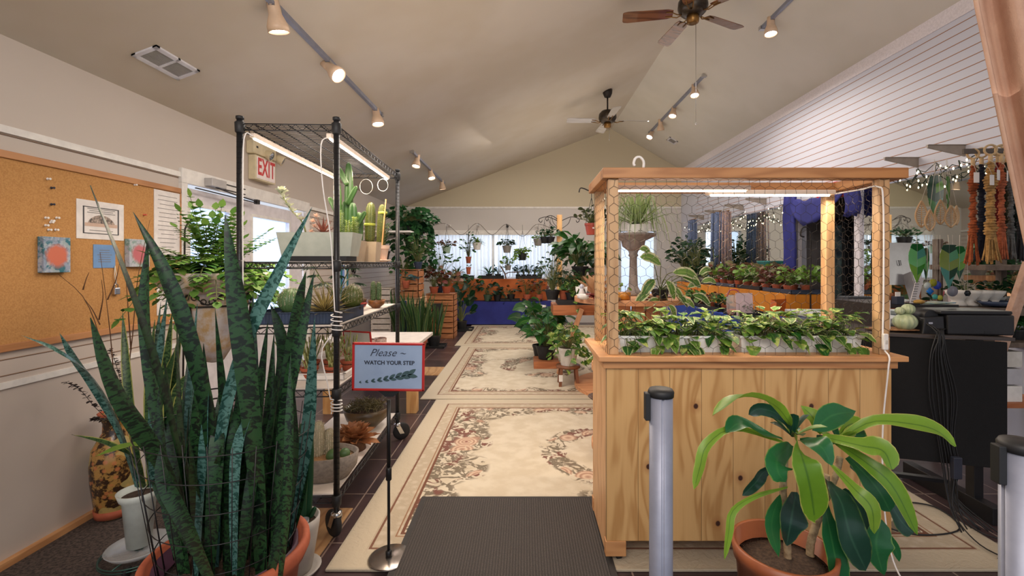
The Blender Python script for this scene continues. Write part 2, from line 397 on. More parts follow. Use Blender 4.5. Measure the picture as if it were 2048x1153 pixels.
for i in range(60):
    z=.28+i*.03; v.hexa([(x_,yy,z+zz) for zz in (0,.001) for (yy) in (YB-.07,YB-.045) for x_ in (2.15,2.92)])
v.build('slat',bm_.m,hb); M((2.53,YB-.05,2.06)).box(2.14,2.93,YB-.09,YB-.03,2.05,2.09).build('headrail',WHT,hb)
# right wall
wr=Mt('slatwall_white'); p,o=wr.obj(); gr=((p[2]-2.115)/.0762).mod(1.0)
mk=p[2].gt(2.1)*p[2].lt(3.31)*p[1].lt(9.33); c=wr.mix(wr.noise(o,2,2),(212,214,226),(204,206,218)); c=wr.mix(gr.lt(.1)*mk,c,(176,128,94)); c=wr.mix(gr.lt(.04)*mk,c,(110,72,50)); wr.col(c); wr.set(Roughness=.5)
W=M(); D0,D1=4.78,5.85
W.box(XR,XR+.12,-1.5,D0,-.1,3.44).box(XR,XR+.12,D1,YB,-.1,3.44).box(XR,XR+.12,D0,D1,2.08,3.44)
SM('wall_right',W,wr.m)
SM('trim_6',M().box(XR-.012,XR,-1.5,YB,3.31,3.44).box(XR-.03,XR+.02,5.78,5.92,0,2.1).box(XR-.03,XR+.02,4.72,4.80,0,2.1),mat((224,218,222),rough=.5,sc=60,name='speckled_trim'),.003)
SM('wall_niche',M().box(XR+1.3,XR+1.4,D0-.6,D1+.6,-.1,2.6).box(XR+.1,XR+1.4,D1+.5,D1+.6,-.1,2.6).box(XR+.1,XR+1.4,D0-.6,D0-.5,-.1,2.6).box(XR+.1,XR+1.4,D0-.6,D1+.6,2.5,2.6),mat((168,160,158),rough=.7,name='store_room_paint'))
mirm=Mt('mirror_glass'); mirm.set(Metallic=1.0,Roughness=.02); mirm.b.inputs['Base Color'].default_value=lin((226,232,228))
def mirror(lab,y0,y1):
    t=thing('mirror_panel',lab,'mirror',(XR-.001,(y0+y1)/2,.75)); of=(XR-.001,(y0+y1)/2,.75)
    M(of).box(XR-.012,XR-.002,y0,y1,.75,2.09).build('glass',mirm.m,t)
    f=M(of); 
    f.box(XR-.016,XR-.001,y0,y1,2.09,2.105).box(XR-.016,XR-.001,y0,y1,.735,.75); f.build('edge_channel',ALU,t)
mirror('wide wall mirror on the right wall behind the rows of potted plants',5.95,9.2)
mirror('wall mirror on the right wall behind the computer and yarn hangings',1.6,4.68)
# ceiling
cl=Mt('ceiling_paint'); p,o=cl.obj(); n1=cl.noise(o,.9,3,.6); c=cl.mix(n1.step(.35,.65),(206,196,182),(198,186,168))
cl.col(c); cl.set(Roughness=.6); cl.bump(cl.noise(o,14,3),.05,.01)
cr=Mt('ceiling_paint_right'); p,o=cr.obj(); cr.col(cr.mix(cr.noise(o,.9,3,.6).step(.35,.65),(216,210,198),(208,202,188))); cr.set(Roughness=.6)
def PZ(x): return 2.555+.3784*(x+2.8) if x<1.93 else 4.345-.5828*(x-1.93)
W=M(); x0=XL-.12; W.hexa([(x0,-1.5,PZ(x0)),(1.93,-1.5,4.345),(x0,YB+.15,PZ(x0)),(1.93,YB+.15,4.345),(x0,-1.5,PZ(x0)+.1),(1.93,-1.5,4.445),(x0,YB+.15,PZ(x0)+.1),(1.93,YB+.15,4.445)]); SM('ceiling_left',W,cl.m)
W=M(); x1=XR+.12; W.hexa([(1.93,-1.5,4.345),(x1,-1.5,PZ(x1)),(1.93,YB+.15,4.345),(x1,YB+.15,PZ(x1)),(1.93,-1.5,4.445),(x1,-1.5,PZ(x1)+.1),(1.93,YB+.15,4.445),(x1,YB+.15,PZ(x1)+.1)]); SM('ceiling_right',W,cr.m)
# ---------------------------------------------------------------- rugs
def rugmat(hx,hy,seed,long_y):
    m=Mt('floral_rug'); p,o=m.obj(); dx=(p[0].abs()*-1)+hx; dy=(p[1].abs()*-1)+hy; d=dx.mn(dy)
    ov=m.vec(p[0]+seed,p[1]+seed*.7,p[2]); n1=m.noise(ov,1.7,2,.5); n2=m.noise(ov,26,3,.6,.6); n3=m.noise(ov,11,2,.5,1.2)
    rr=(((p[0]/hx)**2.0)+((p[1]/hy)**2.0)).sqrt()
    ring=d.step(.85,.25)+ (rr-.33).abs().step(.14,.03)*.9
    ms=(n1*.9+ring*.42).step(.70,.76)*((n3-.5).abs().step(.10,.06))
    ms=ms*n2.step(.36,.44)
    fl=m.vor(ov,4.2); flm=((n1+ring*.42).gt(.84))*fl.step(.40,.34)
    base=m.mix(m.noise(ov,9,3).step(.35,.65),(206,194,172),(194,180,156))
    c=m.mix(ms*.85,base,(92,78,60)); c=m.mix(m.noise(ov,5,1).step(.55,.6)*ms,c,(116,74,62))
    pet=((fl*58.0).sin()*.5+.5); c2=m.mix(pet*.8,(204,176,150),(150,108,88)); c2=m.mix(fl.step(.09,.05),c2,(120,56,48)); c=m.mix(flm*n2.step(.32,.4),c,c2)
    inb=d.lt(.27); bd=m.mix(m.vor(ov,20).step(.5,.2)*.5,(180,164,140),(206,194,174)); c=m.mix(inb,c,bd)
    c=m.mix(((d-.262).abs()).lt(.008),c,(112,70,50)); c=m.mix(((d-.238).abs()).lt(.004),c,(150,112,84)); c=m.mix(((d-.145).abs()).lt(.006),c,(120,82,62)); c=m.mix(d.lt(.13),c,(192,178,154)); c=m.mix(d.lt(.012),c,(182,170,148))
    m.col(c); m.set(Roughness=.92); m.bump(m.noise(ov,55,3,.6)+ms*.4,.35,.008); return m.m
def rug(lab,x0,x1,y0,y1,seed,rz=0):
    b=M(); hx,hy=(x1-x0)/2,(y1-y0)/2; b.box(-hx,hx,-hy,hy,.001,.013); o=b.build('area_rug',rugmat(hx,hy,seed,1),None,.004,((x0+x1)/2,(y0+y1)/2,0)); o.rotation_euler=(0,0,rz)
    return tag(o,lab,'rug','cream floral rugs laid end to end')
rug('cream floral rug nearest the camera, running under the wooden planter cart',-.86,2.22,1.955,4.40,3.1)
rug('cream floral rug in the middle of the aisle',-1.02,1.42,4.42,7.27,8.4)
rug('cream floral rug farthest away, against the blue tablecloth',-1.13,1.95,7.29,9.70,5.3)
mm=Mt('ribbed_mat'); p,o=mm.obj(); rb=((p[0]*2*pi/.0125).sin()*.5+.5); c=mm.mix(mm.noise(o,330,2,.7).step(.35,.65),(44,41,40),(98,90,84)); c=mm.mix(rb*.55,c,(34,32,31)); mm.col(c); mm.set(Roughness=.95); mm.bump(rb+mm.noise(o,200,2)*.5,.5,.006)
t=thing('door_mat','dark grey ribbed door mat lying over the near edge of the floral rug','mat',(-.095,1.78,.0)); 
M().box(-.455,.455,-.75,.75,.016,.024).build('carpet_pile',mm.m,t,.003); M().box(-.485,.485,-.78,.78,.013,.018).build('rubber_border',mat((52,48,46),rough=.8,name='mat_rubber'),t,.002)
gm_=Mt('gridded_mat'); p,o=gm_.obj(); gg=((p[0]/.05).mod(1.0)-.5).abs().mx(((p[1]/.05).mod(1.0)-.5).abs()); gm_.col(gm_.mix(gg.gt(.475),(86,66,62),(214,206,196))); gm_.set(Roughness=.6)
tag(M().box(-.75,.9,-.4,.13,.001,.012).build('gridded_mat',gm_.m,None,.002,(2.0,1.77,.0)),'brown mat with a white square grid at the bottom right','mat')
# ---------------------------------------------------------------- camera, world, lights
cd=bpy.data.cameras.new('camera'); cam=bpy.data.objects.new('camera',cd); C.objects.link(cam); cam.location=(0,0,H); cam.rotation_euler=(pi/2,0,0)
cd.sensor_width=36; cd.lens=F/2048*36; cd.shift_x=-(CX-1024)/2048; cd.shift_y=-(576.5-CY)/2048; cd.clip_start=.05; bpy.context.scene.camera=cam
w=bpy.data.worlds.new('sky'); bpy.context.scene.world=w; w.use_nodes=True; bg=w.node_tree.nodes['Background']; bg.inputs[0].default_value=lin((206,212,224)); bg.inputs[1].default_value=1.0
vs=bpy.context.scene.view_settings; vs.view_transform='Standard'; vs.look='None'; vs.gamma=1; vs.use_curve_mapping=False; vs.exposure=0.22
def light(name,kind,loc,power,col=(255,255,255),size=.1,aim=None,sy=None,spot=1.6,cam_vis=True):
    l=bpy.data.lights.new(name,kind); l.energy=power; l.color=lin(col)[:3]
    if kind=='AREA':
        l.size=size
        if sy: l.shape='RECTANGLE'; l.size_y=sy
    elif kind!='SUN': l.shadow_soft_size=size
    if kind=='SPOT': l.spot_size=spot; l.spot_blend=.6
    o=bpy.data.objects.new(name,l); C.objects.link(o); o.location=loc
    if aim is not None: o.rotation_euler=(V(aim)-V(loc)).to_track_quat('-Z','Y').to_euler()
    return o
light('window_daylight','AREA',(-.7,YB+.9,1.7),42,(255,255,255),2.8,(-.7,YB,1.5),1.2)
light('window_daylight','AREA',(2.5,YB+.9,1.5),18,(255,255,255),.9,(2.5,YB,1.3),1.6)
light('door_daylight','AREA',(XL-.8,4.7,1.4),45,(215,228,255),2.0,(XL,4.7,1.2),1.2)
light('front_fill_light','AREA',(-.3,-1.0,2.7),62,(255,240,228),2.6,(.2,3.5,.9),1.4)  # added soft fill from behind the camera, no fixture modelled
light('ceiling_bounce_fill','AREA',(.2,3.0,1.9),17,(255,240,226),3.0,(.2,3.0,4),3.0)  # added unseen fills aimed upward so the ceiling bounces light
light('ceiling_bounce_fill','AREA',(1.0,7.6,2.3),15,(255,240,222),2.6,(1.0,7.9,5),2.6)
light('room_fill_light','AREA',(.2,7.0,3.35),60,(255,243,232),1.6,(.2,7.2,0),1.6)  # added unseen fills facing down, apart from the track and tube lights
light('room_fill_light','AREA',(2.3,5.6,3.3),30,(255,243,232),1.4,(2.5,5.6,0),1.4)
light('room_fill_light','AREA',(-.6,3.6,2.95),36,(255,243,232),1.2,(-.6,3.8,0),1.2)
# ---------------------------------------------------------------- ceiling fixtures
BEI=mat((206,178,150),rough=.4,name='beige_enamel'); LAMP=emat((255,246,240),14,'lit_lamp'); 
def fan(lab,hub,angs,r,bz,chain,bc=((136,88,58),(92,56,36))):
    t=thing('ceiling_fan',lab,'fan',(hub[0],hub[1],bz)); zc=PZ(hub[0])-bz
    M().lathe([(.02,zc-.11),(.05,zc-.1),(.075,zc-.04),(.08,zc+.015)],n=20).build('canopy',IRON,t)
    M().cyl((0,0,.16),(0,0,zc-.06),.013).build('downrod',IRON,t)
    M().lathe([(.03,.19),(.1,.17),(.14,.12),(.145,.06),(.13,.02),(.1,-.01),(.06,-.02)][::-1],n=28).build('motor_housing',mat((84,74,62),(50,44,40),rough=.3,metal=.7,name='antique_metal'),t)
    M().lathe([(.035,-.10),(.055,-.09),(.06,-.05),(.055,-.01)],n=20).build('switch_housing',BRASS,t)
    bl=woodmat(bc[0],bc[1],0,ax2=1,name='fan_blade_wood',rough=.22); bl.node_tree.nodes['Principled BSDF'].inputs['Coat Weight'].default_value=.8
    for a in angs:
        a=math.radians(a); d=V((cos(a),sin(a),0)); n=V((-sin(a),cos(a),.22)).normalized()
        q=M(); pts=[(.19,.045),(.24,.062),(r-.05,.074),(r-.012,.066),(r,.05)]
        out=[d*x_+n*y_ for x_,y_ in pts]+[d*x_-n*y_ for x_,y_ in pts[::-1]]
        q.poly([p_+V((0,0,.012)) for p_ in out],(0,0,.007)); 
        bo=q.build('blade',bl,t)
        M().tube([d*.1+V((0,0,.0)),d*.15+n*.02+V((0,0,-.012)),d*.2+n*.03+V((0,0,.005)),d*.26+n*.03+V((0,0,.01))],.006,5).tube([d*.1,d*.15-n*.02+V((0,0,-.012)),d*.2-n*.03+V((0,0,.005)),d*.26-n*.03+V((0,0,.01))],.006,5).build('blade_iron',BRASS,t)
    M().tube([(0.03,0,-.09),(.03,0,-.09-chain)],.0022,4).ell((.03,0,-.09-chain),.006,.006,.012).build('pull_chain',CHR,t)
fan('dark ceiling fan with wood blades at the top edge, nearest the camera',(1.66,4.5),(171,98,27,315,243),.68,3.80,1.0)
fan('smaller-looking distant ceiling fan on a downrod near the back gable',(1.335,7.36),(2,92,182,272),.66,3.62,.2,((196,192,190),(170,166,164)))
def head(name,lab,at,aim,n=None,power=9,grp=None,col=(255,240,228),em=True):
    at=V(at); d=unit(V(aim)); pv=at+V((0,0,-.06)); t=thing('track_light_head',lab,'track light',at,0,grp)
    M(at).box(at.x-.02,at.x+.02,at.y-.045,at.y+.045,at.z-.035,at.z-.012).cyl(at+V((0,0,-.02)),pv,.008).build('mount',CHR,t)
    prof=[(.02,-.09),(.036,-.085),(.038,-.02),(.04,.01),(.055,.05),(.066,.085),(.066,.12)]
    M(at).lathe(prof+[(.060,.118),(.05,.06)],c=pv,n=20,ax=d,cap=False).lathe([(.001,-.0905),(.02,-.09)],c=pv,n=20,ax=d).build('shade',BEI,t)
    if em: M(at).lathe([(.058,.095),(.035,.106),(.004,.11)],c=pv,n=18,ax=d).build('bulb',LAMP,t)
    light('track_spot','SPOT',pv+d*.13,power,col,.05,pv+d*2,spot=2.2)
def rail(lab,x,y0,y1,grp=None):
    z=PZ(x); t=thing('light_track',lab,'track rail',(x,y0,z),0,grp); o=(x,y0,z)
    M(o).box(x-.017,x+.017,y0,y1,z-.028,z+.008).build('rail',ALU,t); M(o).box(x-.03,x+.03,y0-.05,y0+.0,z-.035,z+.005).build('end_cap',CHR,t); M(o).box(x-.03,x+.03,y1,y1+.05,z-.035,z+.005).build('end_cap',CHR,t)
rail('long grey light track on the left ceiling slope near the front',-1.61,2.7,5.05)
rail('short light track low on the left ceiling slope by the back gable',-1.66,6.7,9.25)
rail('light track on the right ceiling slope holding four lamps',2.53,6.45,9.2)
rail('light track at the top edge beside the near ceiling fan',2.62,4.15,5.0)
for (x_,y_,d,lb) in ((-1.61,2.93,(.1,.25,-1),'largest lit spotlight at the top left edge of the view'),(-1.61,3.75,(.75,-.2,-.7),'lit spotlight in the middle of the front left track, turned sideways'),(-1.61,4.93,(.2,-.1,-1),'lit spotlight at the far end of the front left track'),
    (-1.66,7.0,(-.1,-.25,-1),'first of the three small spotlights on the back left track'),(-1.66,8.0,(.25,-.25,-1),'middle of the three small spotlights on the back left track'),(-1.66,9.1,(.1,.1,-1),'last of the three small spotlights on the back left track'),
    (2.53,6.8,(-.05,-.3,-1),'lit spotlight nearest the fan on the right track'),(2.53,7.75,(-.25,-.25,-1),'second lit spotlight on the right track'),(2.53,8.5,(.15,.3,-1),'third spotlight on the right track, turned away'),(2.53,9.1,(-.45,-.3,-.8),'lowest lit spotlight at the far end of the right track'),
    (2.62,4.85,(-.05,-.1,-1),'single beige spotlight at the top edge right of the near fan')):
    head('track',lb,(x_,y_,PZ(x_)),d,power=9)
def vent(lab,x0,x1,y0,y1,split):
    xc,yc=(x0+x1)/2,(y0+y1)/2; t=thing('ceiling_vent',lab,'vent',(xc,yc,PZ(xc))); sl=(PZ(x1)-PZ(x0))/(x1-x0)
    def q(x,y,d): return (x-xc,y-yc,sl*(x-xc)-d)
    f=M()
    for (a,b,c_,d) in ((x0,x1,y0,y0+.03),(x0,x1,y1-.03,y1),(x0,x0+.025,y0,y1),(x1-.025,x1,y0,y1))+(((x0,x1,yc-.01,yc+.01),) if split else ()):
        f.hexa([q(x,y,dd) for dd in (.012,-.004) for y in (c_,d) for x in (a,b)])
    f.build('frame',mat((206,204,208),rough=.4,name='vent_enamel'),t); g=M()
    for i in range(12):
        x=x0+.025+(x1-x0-.05)*(i+.5)/12
        g.hexa([q(xx,y,dd) for dd in (.009,-.0) for y in (y0+.03,y1-.03) for xx in (x-.0015,x+.0015)])
    g.build('louvre',mat((160,156,152),rough=.5,name='louvre_enamel'),t)
    M().hexa([q(x,y,d) for d in (.001,-.003) for y in (y0+.02,y1-.02) for x in (x0+.02,x1-.02)]).build('duct_opening',BLKP,t)
vent('rectangular white air vent with louvres on the left ceiling slope',-2.51,-2.35,2.90,3.29,True)
vent('small square vent on the right ceiling slope near the gable',2.84,3.0,8.92,9.14,False)
# ================================================================ PLANT TOOLS
def snakes(m,c,n,r,h,w,lean=.12,hv=.35,prof='snake'):
    c=V(c)
    for i in range(n):
        a=R.uniform(0,2*pi); q=r*R.random()**.5; b=c+V((cos(a)*q,sin(a)*q,0)); hh=h*R.uniform(1-hv,1); l=lean*R.uniform(.2,1)*hh; a2=a+R.uniform(-.5,.5)
        d=V((cos(a2),sin(a2),0)); m.blade([b,b+d*l*.35+V((0,0,hh*.5)),b+d*l+V((0,0,hh))],w*R.uniform(.75,1.1),prof,.22,8,up=(cos(a2+R.uniform(-1,1)),sin(a2),.05),wave=.04,twist=R.uniform(-.8,.8))
def rosette(m,c,n,L,w,e0,e1,prof='agave',droop=.0,fold=.25,nn=5):
    for i in range(n):
        t=i/n; m.leaf(c,i*2.39996,e1+(e0-e1)*(1-t) if 0 else e0+(e1-e0)*t,L*R.uniform(.8,1.05),w,prof,droop*R.uniform(.7,1.3),fold,nn)
def bush(ml,ms,c,n,h,r,L,w,prof='oval',droop=.4,up=.35,sr=.002,fold=.12,lean=0):
    c=V(c)
    for i in range(n):
        a=R.uniform(0,2*pi); q=r*R.random()**.6; z=h*R.uniform(.25,1)*(1-.35*(q/r)**2 if r else 1); e=c+V((cos(a)*q+lean*z,sin(a)*q,z))
        if ms: ms.tube([c+V((cos(a)*r*.08,sin(a)*r*.08,0)),c.lerp(e,.5)+V((0,0,h*.1)),e],[sr*1.4,sr,sr*.8],4,cap=False)
        ml.leaf(e,a+R.uniform(-.6,.6),up+R.uniform(-.5,.5),L*R.uniform(.7,1.15),w*R.uniform(.8,1.15),prof,droop,fold,5,wave=.03,jit=.7)
def vines(ml,ms,c,n,ln,L,w,r=.08,prof='heart',out=.12,step=.045,sr=.0015):
    c=V(c)
    for i in range(n):
        a=R.uniform(0,2*pi); d=V((cos(a),sin(a),0)); l=ln*R.uniform(.4,1); b=c+d*r
        pts=[c+d*r*.5,b+V((0,0,.02)),b+d*out*.6-V((0,0,l*.25)),b+d*out*R.uniform(.6,1)+V((R.uniform(-.04,.04),0,-l))]
        sp=spline(pts,max(4,int(l/step))); ms.tube(sp,sr,4,cap=False)
        for k,p in enumerate(sp[1:]):
            aa=a+R.uniform(-1.6,1.6); ml.leaf(p,aa,R.uniform(-.7,.3),L*R.uniform(.7,1.1),w*R.uniform(.8,1.1),prof,.4,.1,4,jit=.7)
def fern(ml,ms,c,n,L,pw,pl,e0=.3,e1=1.3,droop=.6,k=16,az=None):
    c=V(c)
    for i in range(n):
        a=R.uniform(0,2*pi) if az is None else R.uniform(*az); e=R.uniform(e0,e1); l=L*R.uniform(.65,1); d=V((cos(a)*cos(e),sin(a)*cos(e),sin(e)))
        sp=spline([c,c+d*l*.55,c+d*l-V((0,0,droop*l*R.uniform(.2,.7)))],k); ms.tube(sp,.0018,4,cap=False)
        for j in range(2,k+1):
            t=j/k; tg=unit(sp[j]-sp[j-1]); sd=unit(tg.cross(V((0,0,1))) if abs(tg.z)<.97 else V((1,0,0)))
            q=pl*(sin(pi*min(1,t*.85+.12)))**.7
            for s in (-1,1):
                dd=unit(sd*s+tg*.55); ml.blade([sp[j],sp[j]+dd*q*.6,sp[j]+dd*q-V((0,0,q*.2))],pw,'oval',.05,3)
        ml.blade([sp[-1],sp[-1]+unit(sp[-1]-sp[-2])*pl*.8],pw,'lance',.05,3)
def cactus(m,sp,c,r,h,ribs=10,dep=.14,top=.6,ax=None,ns=0,sl=.012,n=None):
    n=n or ribs*3; pr=[(r*.75,0),(r*.95,h*.12),(r,h*.4),(r*.98,h*.7),(r*.85,h*.87),(r*.55,h*.97),(r*.08,h)]
    m.lathe(pr,c=c,n=n,ax=ax,mod=lambda a,z:1+dep*cos(ribs*a))
    if sp is not None and ns:
        D=unit(V(ax)) if ax is not None else V((0,0,1)); rot=V((0,0,1)).rotation_difference(D).to_matrix()
        for i in range(ns):
            t=R.random(); a=2*pi*R.randrange(ribs)/ribs; rr=r*1.1*(1 if t<.75 else (max(0,1-((t-.75)/.25)**2))**.5); q=rot@V((rr*cos(a),rr*sin(a),h*t)); o=rot@V((cos(a),sin(a),.1))
            sp.spines(V(c)+q,3,sl*R.uniform(.6,1.2),.0006,o)
def potm(r,h,c=(0,0,0),taper=.72,rim=.0,t=.006,n=24,rh=.025):
    m=M(); R0=r*taper
    if rim: pr=[(R0*.3,0),(R0,0),(r*.97,h-rh),(r*.97+rim,h-rh),(r+rim,h),(r-t,h),(r-t*1.5,h-rh),(R0-t,t),(.001,t)]
    else: pr=[(R0*.3,0),(R0,0),(r,h),(r-t,h),(R0-t,t),(.001,t)]
    m.lathe(pr,c=c,n=n,sm=False); return m
def soil(r,z,c=(0,0,0)):
    m=M(); m.lathe([(r*.98,z-.01),(r*.97,z),(r*.5,z+.006),(.002,z+.008)],c=c,n=20); return m
def potted(name,lab,cat,loc,pr,ph,pm,fn,leafm,group=None,taper=.72,rim=.004,saucer=False,stemm=None,rz=0,fname='foliage'):
    t=thing(name,lab,cat,loc,rz,group); potm(pr,ph,taper=taper,rim=rim,rh=min(.03,ph*.2)).build('pot',pm,t); soil(pr*(.96),ph-.012).build('soil',SOIL,t)
    a,b=M(),M(); fn(a,b,ph-.01)
    if a.v: a.build(fname,leafm,t)
    if b.v: b.build('stem',stemm or STEM,t)
    if saucer: M().lathe([(pr*.7,-.0),(pr*1.05,.012),(pr*1.08,.014),(pr*1.0,.006),(.01,.004)],n=24).build('saucer',pm,t)
    return t
# ================================================================ WIRE SHELF UNIT
SRZ=math.radians(2.2); SO=V((-.911,2.2,0)); SR_=Matrix.Rotation(SRZ,3,'Z')
def SH(x,y,z): return SO+SR_@V((x,y,z))
sh=thing('wire_shelf_unit','tall black wire shelving unit on casters with lit tube lights','shelving',SO,SRZ)
EPX=mat((30,32,36),(44,42,42),rough=.35,metal=.3,sc=70,name='black_epoxy'); LV=(2.0,1.335,1.02,.715,.2); SW,SD=-.457,1.22
for (x,y) in ((0,0),(SW,0),(0,SD),(SW,SD)):
    p_=M().cyl((x,y,.13),(x,y,2.025),.0145,n=14)
    for k in range(72): z=.16+k*.0254; p_.ring((x,y,z),.0148,.0006,12,3)
    po=p_.build('post',EPX,sh); M().lathe([(.012,2.02),(.018,2.022),(.018,2.035),(.01,2.038)],c=(x,y,0),n=14).build('cap',BLKP,po)
    c_=M()
    for z in LV: c_.lathe([(.0165,z-.045),(.021,z-.04),(.023,z+.005),(.0165,z+.01)],c=(x,y,0),n=14,cap=False)
    c_.build('collar',BLKP,po)
    ang=2.4 if y==0 else .5; d=V((cos(ang),sin(ang),0)); sd=V((-sin(ang),cos(ang),0)); h=V((x,y,0))+d*.03
    ca=M().lathe([(.02,.105),(.026,.11),(.026,.125),(.012,.132)],c=(x,y,0),n=14)
    for s in (-1,1): ca.hexa([h*(1-u)+V((x,y,0))*u+sd*(s*.021+e)+d*w_+V((0,0,z)) for z,u in ((.05,0),(.112,1)) for e in (-.0015,.0015) for w_ in (-.016,.016)])
    co=ca.build('caster',CHR,sh); M().lathe([(.03,-.014),(.058,-.013),(.0635,-.006),(.0635,.006),(.058,.013),(.03,.014)],c=h+V((0,0,.0635)),ax=sd,n=24).build('wheel',RUB,co)
for li,z in enumerate(LV):
    w=M()
    for zz in (z,z-.03):
        for a,b in (((0,0),(SW,0)),((SW,0),(SW,SD)),((SW,SD),(0,SD)),((0,SD),(0,0))): w.tube([(a[0],a[1],zz),(b[0],b[1],zz)],.0032,5)
    def zig(a,b,n):
        a=V(a);b=V(b); w.tube([a.lerp(b,i/n)+V((0,0,z-(.03 if i%2 else 0))) for i in range(n+1)],.0022,4,sm=False)
    zig((0,0,0),(SW,0,0),14); zig((SW,SD,0),(0,SD,0),14); zig((0,0,0),(0,SD,0),38); zig((SW,0,0),(SW,SD,0),38)
    for k in range(5): x=SW*(k+1)/6; w.tube([(x,0,z-.006),(x,SD,z-.006)],.003,5)
    if li in (0,1):
        for k in range(1,47): y=SD*k/47; w.tube([(SW,y,z),(0,y,z)],.0016,4,cap=False)
    w.build('wire_shelf',EPX,sh)
    if li>=2: M().box(SW+.012,-.012,.012,SD-.012,z+.003,z+.008).build('shelf_liner',mat((226,216,206),rough=.5,name='white_liner'),sh,0)
GLOW=emat((255,240,222),14,'lit_tube')
def tubel(lab,a,b,pw,hw=.026,name='led_tube_light'):
    a=V(a);b=V(b); t=thing(name,lab,'tube light',a,0,'tube lights'); m=M(a).bar(a,b,hw,.022); ho=m.build('housing',mat((232,214,196),rough=.5,name='tube_housing'),t,.003)
    M(a).tube([a+V((0,0,-.014))+unit(b-a)*.02,b+V((0,0,-.014))-unit(b-a)*.02],.0055,8).build('lamp',GLOW,t)
    for f in (.25,.75):
        q=a.lerp(b,f); light('tube_glow','AREA',q+V((0,0,-.03)),pw,(255,232,204),.4 if abs((b-a).y)<abs((b-a).x) else .03,q+V((0,0,-2)),.03 if abs((b-a).y)<abs((b-a).x) else .4)
    return t
tubel('lit tube light under the left side of the wire shelf top',SH(SW+.04,.03,1.955),SH(SW+.04,1.14,1.955),4.5)
tubel('lit tube light under the right side of the wire shelf top',SH(-.045,.02,1.955),SH(-.045,1.12,1.955),4.5)
wc=mat((236,232,228),rough=.5,name='white_cord')
adopt(M((0,0,0)).tube(spline([SH(-.41,.03,1.95),SH(-.437,.0,1.93),SH(-.432,-.02,1.6),SH(-.43,-.022,1.2),SH(-.435,-.02,.9)],20),.0032,5).build('power_cord',wc),sh)
adopt(M().tube(spline([SH(-.05,.03,1.95),SH(-.07,-.01,1.9),SH(-.06,-.015,1.7),SH(-.02,-.02,1.45),SH(-.005,-.024,1.2),SH(0,-.024,1.1)],20)+spline([SH(.0+.026*cos(k*1.2),.026*sin(k*1.2),1.09-k*.004) for k in range(24)],48)+spline([SH(-.02,-.025,.98),SH(-.06,-.03,.9),SH(-.03,-.03,.75),SH(-.02,-.026,.68)],8)+spline([SH(.026*cos(k*1.2),.026*sin(k*1.2),.665-k*.003) for k in range(20)],40),.003,5).build('power_cord',wc),sh)
m=M()
for (c_,r_) in ((SH(-.05,1.0,1.93),.05),(SH(-.15,.95,1.92),.06)): m.ring(c_-V((0,0,r_)),r_*.85,.0013,20,4,(.3,1,.1))
adopt(m.build('power_cord',wc),sh)
# ---- second shelf
def trough(name,lab,c,L,W_,h,m_,tp=.82,rz=0,grp=None):
    t=thing(name,lab,'planter',c,rz,grp); b=M(); q=[]
    for z,k in ((0,tp),(h,1)):
        for y in (-1,1):
            for x in (-1,1): q.append((x*L/2*(k if L<.3 else 1-(1-k)*W_/L*1.2),y*W_/2*k,z))
    o=[V(p) for p in q]; i=[b.av(p) for p in o]; k=.005; ti=[b.av(p-V((math.copysign(k,p.x),math.copysign(k,p.y),0))) for p in o[4:]]; bi=[b.av((p.x*.95,p.y*.93,h-.025)) for p in o[4:]]
    b.fc((i[0],i[2],i[3],i[1])); 
    for A_,B_ in (((0,1),(4,5)),((1,3),(5,7)),((3,2),(7,6)),((2,0),(6,4))): b.fc((i[A_[0]],i[A_[1]],i[B_[1]],i[B_[0]]))
    for a_,c_ in ((0,1),(1,3),(3,2),(2,0)): b.fc((i[4+a_],i[4+c_],ti[c_],ti[a_])); b.fc((ti[a_],ti[c_],bi[c_],bi[a_]))
    b.build('pot',m_,t); s=M(); s.fc([s.av((p.x*.95,p.y*.93,h-.02)) for p in (o[4],o[5],o[7],o[6])]); s.build('soil',SOIL,t); return t
SAGE=mat((196,200,186),(182,188,174),rough=.5,name='sage_planter'); TAN=mat((198,178,150),(184,162,136),rough=.6,name='tan_planter')
z2=LV[1]+.004
t=trough('succulent_trough','long pale sage trough of succulents on the upper wire shelf',SH(-.22,.36,z2+.03),.41,.17,.13,SAGE,.8,SRZ)
M().box(-.17,.17,-.085,.085,-.028,.0).build('drip_tray',BLKP,t)
a,b=M(),M(); c0=V((-.08,0,.12)); b.tube(spline([c0,c0+V((-.02,0,.07)),c0+V((-.075,0,.13)),c0+V((-.12,0,.20)),c0+V((-.135,0,.24))],10),.004,6)
for k in range(9):
    p=spline([c0,c0+V((-.02,0,.07)),c0+V((-.075,0,.13)),c0+V((-.12,0,.20)),c0+V((-.135,0,.24))],10)[3+int(k*.75)]
    for q in range(3): a.leaf(p,q*2.1+k,.3,.035,.022,'oval',-.5,.3,3)
rosette(a,c0+V((-.135,0,.24)),14,.045,.026,0.1,1.2,'oval',0,.3,3)
a.build('echeveria',leafmat((176,182,160),(206,208,186),name='pale_succulent_leaf',trans=.1),t); b.build('stem',STEM,t)
a=M(); [rosette(a,(-.045+.018*(k%2),.02*(k//2)-.02,.13+.03*k),12,.028,.01,.1,1.3,'oval',0,.2,3) for k in range(4)]; a.build('pink_succulent',leafmat((206,176,156),(190,150,136),name='pink_succulent_leaf'),t)
a=M(); rosette(a,(.02,-.02,.125),13,.10,.02,.35,1.3,'agave',-.3,.3); a.build('red_aloe',leafmat((118,66,54),(84,50,44),name='red_aloe_leaf'),t)
a=M()
